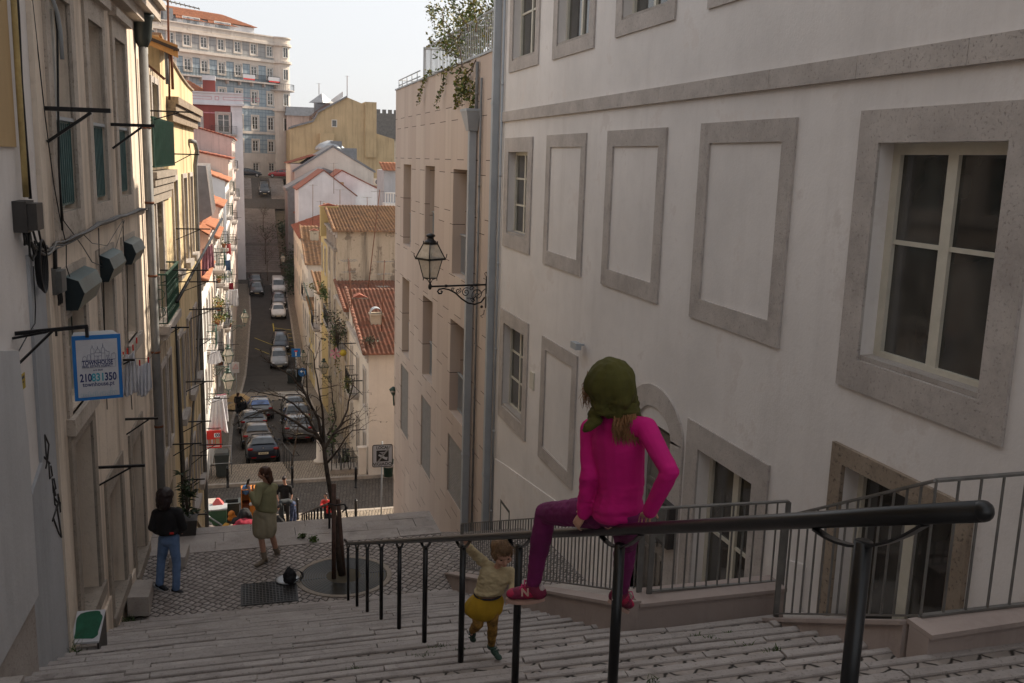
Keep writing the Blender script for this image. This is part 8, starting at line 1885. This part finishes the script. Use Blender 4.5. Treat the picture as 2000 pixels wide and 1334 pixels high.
# ---------------------------------------------------------------- the girl on the handrail
def O(x, y, d): return ony(x, y, d)
yg = 3.42; HR = Vector((CR.x, CR.y, 0)).normalized(); HF = Vector((-HR.y, HR.x, 0)); ZU = Vector((0,0,1))
J = dict(head=O(1194,752,3.40), neck=O(1200,812,3.42), chest=O(1207,872,3.43), waist=O(1212,945,3.45), pelvis=O(1205,1003,3.47), shL=O(1153,838,3.56), shR=O(1262,836,3.30), elL=O(1150,925,3.50), wrL=O(1140,1004,3.56), elR=O(1308,922,3.12), wrR=O(1268,1000,3.22),
  hipL=O(1172,1000,3.60), hipR=O(1228,1012,3.42), knL=O(1066,1003,3.98), anL=O(1040,1146,4.02), toL=O(1040,1146,4.02)-HR*.088+HF*.03-ZU*.018, knR=O(1222,1060,3.66), anR=O(1213,1155,3.72), toR=O(1213,1155,3.72)+HR*.05+HF*.07-ZU*.055)
k = .66; t = thing('person', 'girl in bright pink top and olive headscarf sitting on the handrail, back turned', 'person', J['pelvis'])
P, B, Bh = body_prims(J, k, .98)
up_h = (J['head']-J['neck']).normalized(); face = (HF*.85-HR*.6-ZU*.25)
hp, X, Rm = head_prims(J['head'], face, up_h*.6+ZU*.4, .80)
railn = Vector((0,-1,-.4185)).normalized()
P += hp+hand_prims(J['wrL'], Vector((.05,.30,-.60))+HR*-.25, Vector((.6,.1,.1)), -HR, .66, curl=.45, spread=.1)
P += hand_prims(J['wrR'], (O(1250,1012,3.35)-J['wrR']), -ZU, HF, .66, curl=.5)
put(blob_mesh(P, .0055, 3, .4), 'body', 'skin', t); eyes_mouth(X, Rm, .8, t)
T = top_prims(J, k, 1.04, B, Bh, inf=.009, hem=1.0, sleeve=.985, loose=.004)
T += [('c', J['wrL'].lerp(J['elL'],.1), J['wrL'], .026, .027), ('c', J['neck'], J['neck']-ZU*.03, .04, .05)]
up_ = (J['neck']-J['pelvis']).normalized(); T += [('e', J['pelvis']+up_*.035, (.172*k+.012,.128*k+.012,.085*k), Bh)]
me = blob_mesh(T, .0055, 5, .5)
def kf(co): return 1.0
def pink_keep(co):
    h = (co-J['pelvis']).dot(up_); w_ = math.exp(-((h-.05)/.07)**2)*1.5+.35
    for s in 'LR':
        d_ = (co-J['el'+s]).length; w_ += math.exp(-(d_/.07)**2)*1.1
    return w_
folds(me, .0034, 14, 2, stretch=(1,1,2.0), keep=pink_keep); put(me, 'top', 'top_pink', t)
T_e = 0
L_ = leg_prims(J, k, 1.2, Bh, inf=.006, end=.93, pelvis=False)+[('e', J['pelvis'], (.165*k,.12*k,.115*k), Bh)]; me = blob_mesh(L_, .0055, 4, .5); folds(me, .004, 18, 5, stretch=(1,1,2)); put(me, 'leggings', 'legging_plum', t)
def sneaker(an, to, k, upv, t, letter=None, side=None):
    pr, Bs, u, d = shoe_prims(an, to, k, upv); r = d.cross(u); me = blob_mesh(pr, .004, 3, .4); so = put(me, 'shoe', 'shoe_maroon', t)
    m = MB(); n = 20; ring = []
    for q in range(n):
        a = 2*pi*q/n; L = (Vector(to)-Vector(an)).length; c = Vector(an).lerp(Vector(to), .45)-u*.072*k; ring.append(c+d*(.5*L+.062*k)*math.cos(a)*1.0+r*(.043+.006*math.cos(a))*k*math.sin(a)+d*.004+u*.006*k*math.cos(a)**2)
    m.prism(ring, -u*.018*k); m.build('sole', 'shoe_sole', so)
    m = MB(); c = Vector(an)-d*.055*k-u*.015*k; m.ell(c, (.024*k,.018*k,.03*k), 10, 7, rot=Bs); m.build('heel_tab', 'shoe_heel', so)
    me = blob_mesh([('e', Vector(an).lerp(Vector(to),.25)-u*.03*k, (.047*k,.055*k,.036*k), Bs), ('e', Vector(to)-u*.035*k+d*.008*k, (.046*k,.042*k,.026*k), Bs)], .004, 2); put(me, 'side_panel', 'shoe_crimson', so)
    m = MB(); top = Vector(an).lerp(Vector(to),.45)+u*.008*k
    for s in (-1,1): m.tube([top, top+r*s*.03*k+u*.02*k, top+r*s*.055*k+u*.0*k, top+r*s*.05*k-u*.035*k, top+r*s*.02*k-u*.02*k, top], .0028, 5)
    for j in range(3): q = Vector(an).lerp(Vector(to),.3+.16*j)+u*(.012-.008*j)*k; m.tube([q-r*.025*k, q+u*.005, q+r*.025*k], .0028, 5)
    m.build('laces', 'lace_pink', so)
    return so, u, d, r
so, u_, d_, r_ = sneaker(J['anL'], J['toL'], .84, ZU, t)
so2, *_ = sneaker(J['anR'], J['toR'], .84, ZU+HR*.25, t)
cN = J['anL'].lerp(J['toL'], .45)-u_*.03; tod = (cam.location-cN).normalized()
text('N', so, cN+tod*.05, (CR*1).normalized(), .05, 'shoe_sole', up=CU, off=.002, name='letter')
for s in 'LR':
    m = MB(); a, k_ = J['an'+s], J['kn'+s]; m.tube([a.lerp(k_, -.02), a.lerp(k_, .13)], [.026,.027], 12); m.build('sock', 'sock_blue', t)
# headscarf with twisted wrap at the nape
R1_ = Matrix((HR, HF, ZU)).transposed(); H = J['head']
me = blob_mesh([('e', H+ZU*.012, (.098,.108,.098), R1_), ('e', H-ZU*.03+HR*.012, (.09,.095,.075), R1_), ('e', H-ZU*.075, (.07,.075,.05), R1_), ('e', H-HF*.03+HR*.04-ZU*.0, (.055,.06,.06), R1_)], .0055, 3)
folds(me, .016, 12, 8, stretch=(1.6,1.6,.5), keep=lambda c: .6+1.2*max(0, min(1, (H.z-c.z+.05)/.12))); sc = put(me, 'headscarf', 'scarf_olive', t)
N0 = J['neck']+ZU*.02; wr_ = []
for j in range(4):
    pts = []
    for q in range(15):
        a = -2.6+q/14*4.9; rr_ = .074+.006*j; pts.append(N0+HR*(rr_*1.02)*math.sin(a)-HF*rr_*math.cos(a)*.85+ZU*(.035-.02*j+.018*math.sin(a*1.0+j*.5)+.01*j*math.cos(a)))
    wr_ += [('c', pts[i], pts[i+1], .0175, .0175) for i in range(14)]
tail = [N0-HR*.075-HF*.03-ZU*.03, N0-HR*.105-HF*.05-ZU*.055, N0-HR*.12-HF*.03-ZU*.075]
wr_ += [('c', tail[0], tail[1], .026, .02), ('c', tail[1], tail[2], .02, .012)]
me = blob_mesh(wr_, .005, 1); folds(me, .006, 22, 9, stretch=(1,1,1.8)); put(me, 'scarf_wrap', 'scarf_olive', sc)
rd = random.Random(4); m = MB(); nb = J['neck']-HF*.075+ZU*.03+HR*.02
strands(m, lambda: nb+HR*rd.uniform(-.03,.055)+HF*rd.uniform(-.008,.01), lambda a: a-ZU*rd.uniform(.06,.13)+HR*(rd.gauss(.008,.012))-HF*rd.uniform(.0,.02), 260, .0019, rd)
m.build('ponytail', 'hair_blonde', t)
m = MB(); nb2 = H+HF*.05-HR*.09-ZU*.0
strands(m, lambda: nb2+ZU*rd.uniform(-.02,.04)+HF*rd.uniform(-.02,.03), lambda a: a-ZU*rd.uniform(.06,.11)-HR*rd.gauss(.012,.014)+HF*rd.gauss(.0,.01)+HR*.02, 110, .0014, rd, sag=-.0)
m.build('hair_wisps', 'hair_blonde', t)
# ---------------------------------------------------------------- the toddler
yt = 6.50
def Q(x, y, dy=0): return ony(x, y, yt+dy)
J = dict(head=Q(981,1080,-.08), neck=Q(972,1107,-.02), chest=Q(966,1125,0), waist=Q(956,1150,.02), pelvis=Q(948,1174,.04), shL=Q(945,1098,.06), shR=Q(997,1118,-.04), elL=Q(925,1080,.02), wrL=ony(913,1067,6.27), elR=Q(1004,1142,-.08), wrR=Q(999,1160,-.16),
  hipL=Q(932,1186,.06), hipR=Q(962,1186,.0), knL=Q(934,1218,-.02), anL=Q(922,1232,.22), toL=Q(922,1254,.30), knR=Q(962,1222,-.03), anR=Q(960,1261,.02), toR=Q(974,1278,-.09))
k = .50; t = thing('person', 'toddler in cream top and mustard skirt walking on the steps holding the rail', 'person', J['anR'])
P, B, Bh = body_prims(J, k, 1.12); face = -HF*.85+HR*.3-ZU*.42; hp, X, Rm = head_prims(J['head'], face, ZU+HF*-.3, .90)
P += hp+hand_prims(J['wrL'], Vector((0,0,1))+ (Vector((1.45,6.25,RZ(6.25)))-J['wrL']).normalized(), HF*-1, HR, .52, curl=.8)+hand_prims(J['wrR'], -ZU-HR*.3, -HR, -HF, .52, curl=.35, spread=.3)
put(blob_mesh(P, .0055, 3, .4), 'body', 'skin', t); eyes_mouth(X, Rm, .8, t)
me = blob_mesh(top_prims(J, k, 1.28, B, Bh, inf=.010, hem=.1, sleeve=.96, loose=.006), .0055, 4); folds(me, .007, 20, 3, stretch=(1,1,2)); put(me, 'top', 'toddler_top', t)
sk = J['pelvis']; Bk = basis(HR, J['waist']-J['pelvis']); upk = (J['waist']-sk).normalized()
n = 36; vs = []; prof = [(.098,.075,.062),(.112,.085,.045),(.142,.115,.0),(.155,.13,-.05),(.15,.125,-.09),(.115,.10,-.125),(.09,.08,-.128)]
for (ra, rb_, h) in prof:
    for q in range(n):
        a = 2*pi*q/n; w_ = 1+.045*math.sin(q*2*pi/n*9+h*30)*(1-abs(h-.0)*2)+.02*math.sin(a*3+1); vs.append(sk+Bk @ Vector((ra*w_*math.cos(a), rb_*w_*math.sin(a), 0))+upk*(h+.012*math.sin(a*2)))
m = MB(); m.add(vs, [(i*n+q, i*n+(q+1) % n, (i+1)*n+(q+1) % n, (i+1)*n+q) for i in range(len(prof)-1) for q in range(n)]+[tuple((len(prof)-1)*n+q for q in range(n))], True); s_o = m.build('skirt', 'mustard', t); s_o.modifiers.new('subdivision', 'SUBSURF').render_levels = 1
m = MB(); m.tube([sk+Bk @ Vector((.101*math.cos(2*pi*q/24), .078*math.sin(2*pi*q/24), 0))+upk*.062 for q in range(25)], .007, 6, cap=False); m.build('waistband', 'belt_dark', t)
me = blob_mesh(leg_prims(J, k, 1.25, Bh, inf=.006, end=.9, pelvis=False), .0055, 4); folds(me, .004, 24, 6); put(me, 'leggings', 'toddler_leggings', t)
for s, upv in (('L', HF*.0+HR*-.2+HF*-.9), ('R', ZU)):
    pr, Bs, u, d = shoe_prims(J['an'+s], J['to'+s], .62, upv); so = put(blob_mesh(pr, .005, 2), 'shoe', 'shoe_green', t); m = MB()
    for j in range(2): q = J['an'+s].lerp(J['to'+s],.35+.25*j)+u*.003; r = d.cross(u); m.bar(q-r*.028, q+r*.028, .012, .006, up=u)
    m.build('strap', 'frame_green', so)
H = J['head']; Bh_ = Matrix((HR, HF, ZU)).transposed()
hm = blob_mesh([('e', X(0,-.035,.03), (.082,.093,.082), Rm), ('e', X(0,-.05,-.04), (.075,.062,.068), Rm), ('e', X(0,.045,.078), (.06,.042,.032), Rm), ('e', X(.055,.0,.0), (.03,.05,.06), Rm), ('e', X(-.055,.0,.0), (.03,.05,.06), Rm)], .005, 2); folds(hm, .004, 40, 4, stretch=(2,2,.3)); put(hm, 'hair', 'hair_toddler', t)
m = MB(); rd = random.Random(8); strands(m, lambda: X(rd.gauss(0,.03), rd.uniform(-.03,.05), .125), lambda a: X(rd.gauss(0,.055), .095, rd.uniform(.05,.075)), 110, .0022, rd, sag=-.012); m.build('fringe', 'hair_toddler', t)
# ---------------------------------------------------------------- figures on and below the landing
def figure(label, J, k, face, top, bottom, hair, fat=1.0, vox=.012, sleeve=.95, hem=.5, loose=.01, inf=.014, hairp=None, shoes='shoe_black', skin='skin', hand_dirs=None, legend=.96, skirt=None, seed=1, trouser_flare=.006, eyes=True, child=1.0):
    t = thing('person', label, 'person', J['anL']); P, B, Bh = body_prims(J, k, fat); hp, X, Rm = head_prims(J['head'], face, ZU, k*child); P += hp
    hd = hand_dirs or {}
    for s in 'LR':
        d, n_, sd_, cu = hd.get(s, ((Vector(J['wr'+s])-Vector(J['el'+s])), HF, HR, .4)); P += hand_prims(J['wr'+s], d, n_, sd_, k, curl=cu)
    put(blob_mesh(P, vox*.75, 2, .4), 'body', skin, t)
    if eyes: eyes_mouth(X, Rm, k*child, t)
    me = blob_mesh(top_prims(J, k, fat, B, Bh, inf=inf, hem=hem, sleeve=sleeve, loose=loose), vox, 3); folds(me, .006, 7, seed, stretch=(1,1,1.0)); put(me, top[0], top[1], t)
    if bottom: me = blob_mesh(leg_prims(J, k, fat, Bh, inf=.012, end=legend, flare=trouser_flare), vox, 3); folds(me, .008, 10, seed+2); put(me, bottom[0], bottom[1], t)
    for s in 'LR': pr, *_ = shoe_prims(J['an'+s], J['to'+s], k*1.05); put(blob_mesh(pr, vox*.8, 2), 'shoe', shoes, t)
    H = Vector(J['head'])
    if hairp: me = blob_mesh(hairp(H, X, Rm, k), vox*.8, 2); folds(me, .008, 22, seed, stretch=(2,2,.4)); put(me, 'hair', hair, t)
    return t, X, Rm, B, Bh
plain('shoe_black', (.015,.015,.02), .7, var=.6, scale=40)
yj = 15.12; W = lambda x, y, dy=0: ony(x, y, yj+dy)
J = dict(head=W(325,969,.02), neck=W(327,992), chest=W(327,1011), waist=W(328,1030), pelvis=W(330,1052), shL=W(306,1003,.05), shR=W(347,1002,-.05), elL=W(298,1030,.0), wrL=W(310,1038,.22), elR=W(358,1030,-.06), wrR=W(350,1038,.2),
  hipL=W(321,1056,.03), hipR=W(339,1056,-.03), knL=W(315,1096,.06), anL=W(312,1140,.05), toL=W(324,1146,-.02), knR=W(345,1098,-.06), anR=W(344,1150,-.10), toR=W(358,1155,-.16))
t, X, Rm, B, Bh = figure('woman in black jacket and blue jeans standing at the left of the landing, back turned', J, .98, HF*.8+HR*.6-ZU*.1, ('jacket','jacket_black'), ('jeans','jeans'), 'hair_dark', hem=.3, loose=.012, inf=.03, trouser_flare=.014,
  hairp=lambda H, X, Rm, k: [('e', X(0,-.03,.03), (.135*k,.14*k,.125*k), Rm), ('e', X(0,-.045,-.05), (.145*k,.12*k,.13*k), Rm), ('e', X(0,-.05,-.14), (.135*k,.10*k,.09*k), Rm), ('c', X(.07,.0,.02), X(.085,.0,-.11), .03*k, .02*k), ('c', X(-.07,.0,.02), X(-.085,.0,-.11), .03*k, .02*k)])
for s in 'LR':
    m = MB(); a, b = Vector(J['an'+s]), Vector(J['to'+s]); d = (b-a).normalized(); r = d.cross(ZU).normalized(); c = a.lerp(b,.4)-ZU*.075
    m.prism([c+d*.16*math.cos(q*pi/8)*1.0+r*.052*math.sin(q*pi/8)-ZU*.005 for q in range(16)], (0,0,.022)); m.build('sole', 'pipe_grey', t)
m = MB(); p = W(334,1042,-.18); m.box(p.x-.02, p.y+.0, p.z-.015, p.x+.04, p.y+.02, p.z+.012); tag(m.build('phone', 'sign_red'), 'phone with a red edge poking out of the back pocket of the jeans', 'phone')
yp = 15.85; W = lambda x, y, dy=0: ony(x, y, yp+dy)
J = dict(head=W(515,924,0), neck=W(521,945,.02), chest=W(522,963,.03), waist=W(521,985,.03), pelvis=W(519,1006,.03), shL=W(507,951,-.12), shR=W(534,952,.14), elL=W(500,982,-.25), wrL=W(487,956,-.15), elR=W(520,982,.22), wrR=W(498,962,.12),
  hipL=W(512,1010,-.05), hipR=W(526,1010,.08), knL=W(510,1050,-.04), anL=W(517,1091,.0), toL=W(502,1099,-.14), knR=W(532,1048,.08), anR=W(541,1079,.30), toR=W(536,1090,.22))
t, X, Rm, B, Bh = figure('woman in sage jacket and short skirt taking a picture with her phone on the landing', J, .96, -HR*.95-HF*.15-ZU*.1, ('jacket','sage'), None, 'hair_brown', hem=.45, loose=.03, inf=.03, shoes='boot_tan', sleeve=.8,
  hand_dirs={'L': (ZU-HR*.4, HR, HF, .5), 'R': (ZU-HR*.5, HR, -HF, .6)},
  hairp=lambda H, X, Rm, k: [('e', X(0,-.025,.03), (.092*k,.11*k,.095*k), Rm), ('c', X(0,-.07,.0), X(0,-.10,-.15), .075*k, .055*k), ('c', X(.05,-.06,-.05), X(.05,-.11,-.2), .045*k, .02*k), ('c', X(-.05,-.06,-.05), X(-.05,-.10,-.19), .045*k, .02*k)])
me = blob_mesh([('e', J['pelvis']+ZU*.02, (.20,.17,.15), Bh), ('c', J['pelvis']-ZU*.02-HR*.06-HF*.03, J['pelvis']-ZU*.25-HR*.06-HF*.06, .16, .155), ('c', J['pelvis']-ZU*.02+HR*.03-HF*.02, J['pelvis']-ZU*.25+HR*.045-HF*.03, .155, .15)], .012, 4); folds(me, .008, 8, 3); put(me, 'skirt', 'skirt_sage', t)
for s in 'LR': m = MB(); a, k_ = Vector(J['an'+s]), Vector(J['kn'+s]); m.tube([a.lerp(k_,-.08), a.lerp(k_,.05), a.lerp(k_,.34)], [.046,.044,.052], 12); m.build('boot_shaft', 'boot_tan', t)
m = MB(); p = W(484,943,-.15); m.xf; m.box(-.037,-.005,-.07,.037,.005,.07); m.xf(Matrix.Translation(p) @ Matrix.Rotation(math.radians(60),4,'Z') @ Matrix.Rotation(.25,4,'X')); tag(m.build('phone', 'ink_dark'), 'dark phone held up by the woman in the sage jacket', 'phone')
plain('trouser_black', (.014,.014,.017), .9)
ym = 36.2; W = lambda x, y, dy=0: ony(x, y, ym+dy)
J = dict(head=W(555,936,-.1), neck=W(557,946), chest=W(556,957), waist=W(556,970), pelvis=W(556,983), shL=W(545,950,0), shR=W(567,951,0), elL=W(541,967,-.05), wrL=W(545,980,-.25), elR=W(570,967,0), wrR=W(568,981,-.15),
  hipL=W(552,986), hipR=W(561,986), knL=W(551,1008), anL=W(550,1030), toL=W(549,1034,-.2), knR=W(562,1008), anR=W(562,1030), toR=W(563,1034,-.2))
figure('man in black tee shirt looking down beside the discarded furniture', J, 1.0, -HF-ZU*.8, ('tee_shirt','tee_black'), ('trousers','trouser_black'), 'hair_dark', sleeve=.42, vox=.02, seed=4, eyes=True,
  hairp=lambda H, X, Rm, k: [('e', X(0,-.02,.045), (.083*k,.10*k,.08*k), Rm)])
ym = 35.3
J = dict(head=W(546,992,-.2), neck=W(549,984,-.1), chest=W(553,981,-.05), waist=W(563,980,0), pelvis=W(572,985,.0), shL=W(548,986,-.22), shR=W(550,981,.15), elL=W(547,1000,-.25), wrL=W(548,1012,-.3), elR=W(552,1000,.1), wrR=W(553,1012,0),
  hipL=W(571,989,-.1), hipR=W(573,989,.1), knL=W(569,1012,-.12), anL=W(566,1036,-.1), toL=W(560,1041,-.15), knR=W(576,1012,.1), anR=W(574,1034,.12), toR=W(568,1039,.05))
figure('man in plaid trousers bending over the bags at the foot of the stairs', J, .98, -HR-ZU*.9, ('top','grey_top'), ('plaid_trousers','plaid'), 'hair_dark', vox=.02, seed=5, trouser_flare=.03, hairp=lambda H, X, Rm, k: [('e', X(0,-.02,.04), (.083*k,.10*k,.085*k), Rm)])
ym = 34.8
J = dict(head=W(636,968,0), neck=W(637,976), chest=W(639,984), waist=W(640,995), pelvis=W(641,1004), shL=W(630,979), shR=W(648,980), elL=W(627,988,-.15), wrL=W(633,992,-.3), elR=W(655,987), wrR=W(661,982,-.1),
  hipL=W(637,1007), hipR=W(645,1007), knL=W(638,1022,-.05), anL=W(638,1037), toL=W(636,1040,-.15), knR=W(645,1022,.05), anR=W(646,1036,.1), toR=W(647,1040,-.05))
figure('person in a red sleeved jacket half hidden behind the tree stakes', J, .82, -HR*.4-HF, ('jacket','sign_red'), ('trousers','trouser_black'), 'hair_dark', vox=.02, seed=6, hairp=lambda H, X, Rm, k: [('e', X(0,-.02,.04), (.083*k,.10*k,.085*k), Rm)])
zc_ = sz(66.5); c = ony(466,800,66.5); px_ = c.x
V3 = lambda dx, dy, h: Vector((px_+dx, 66.5+dy, zc_+h))
J = dict(head=V3(0,0,1.6), neck=V3(0,0,1.45), chest=V3(0,0,1.25), waist=V3(0,0,1.08), pelvis=V3(0,0,.92), shL=V3(-.2,0,1.4), shR=V3(.2,0,1.4), elL=V3(-.26,0,1.12), wrL=V3(-.2,-.2,.98), elR=V3(.27,0,1.12), wrR=V3(.35,.1,.95),
  hipL=V3(-.09,0,.88), hipR=V3(.09,0,.88), knL=V3(-.1,0,.47), anL=V3(-.1,0,.08), toL=V3(-.1,-.17,.05), knR=V3(.1,0,.47), anR=V3(.1,.05,.08), toR=V3(.1,-.12,.05))
figure('brown haired person in dark clothes standing at the open car door', J, .95, HR, ('jacket','jacket_black'), ('trousers','trouser_black'), 'hair_brown', vox=.03, seed=7, hairp=lambda H, X, Rm, k: [('e', X(0,-.02,.03), (.1*k,.12*k,.1*k), Rm), ('e', X(0,-.05,-.08), (.1*k,.08*k,.1*k), Rm)])
# ================================================================ thin haze of the far hill
m = MB(); m.box(-4100, -3100, -42.5, 4100, 4600, 40); hz = m.build('haze', 'cable_grey'); hz['kind'] = 'stuff'; hz.data.materials.clear()
hm_ = bpy.data.materials.new('haze_air'); hm_.use_nodes = True; n_ = hm_.node_tree; n_.nodes.remove(n_.nodes['Principled BSDF'])
pv = n_.nodes.new('ShaderNodeVolumePrincipled'); pv.inputs['Color'].default_value = (.86,.88,.92,1); pv.inputs['Density'].default_value = .00013; n_.links.new(pv.outputs[0], n_.nodes['Material Output'].inputs['Volume']); hz.data.materials.append(hm_)
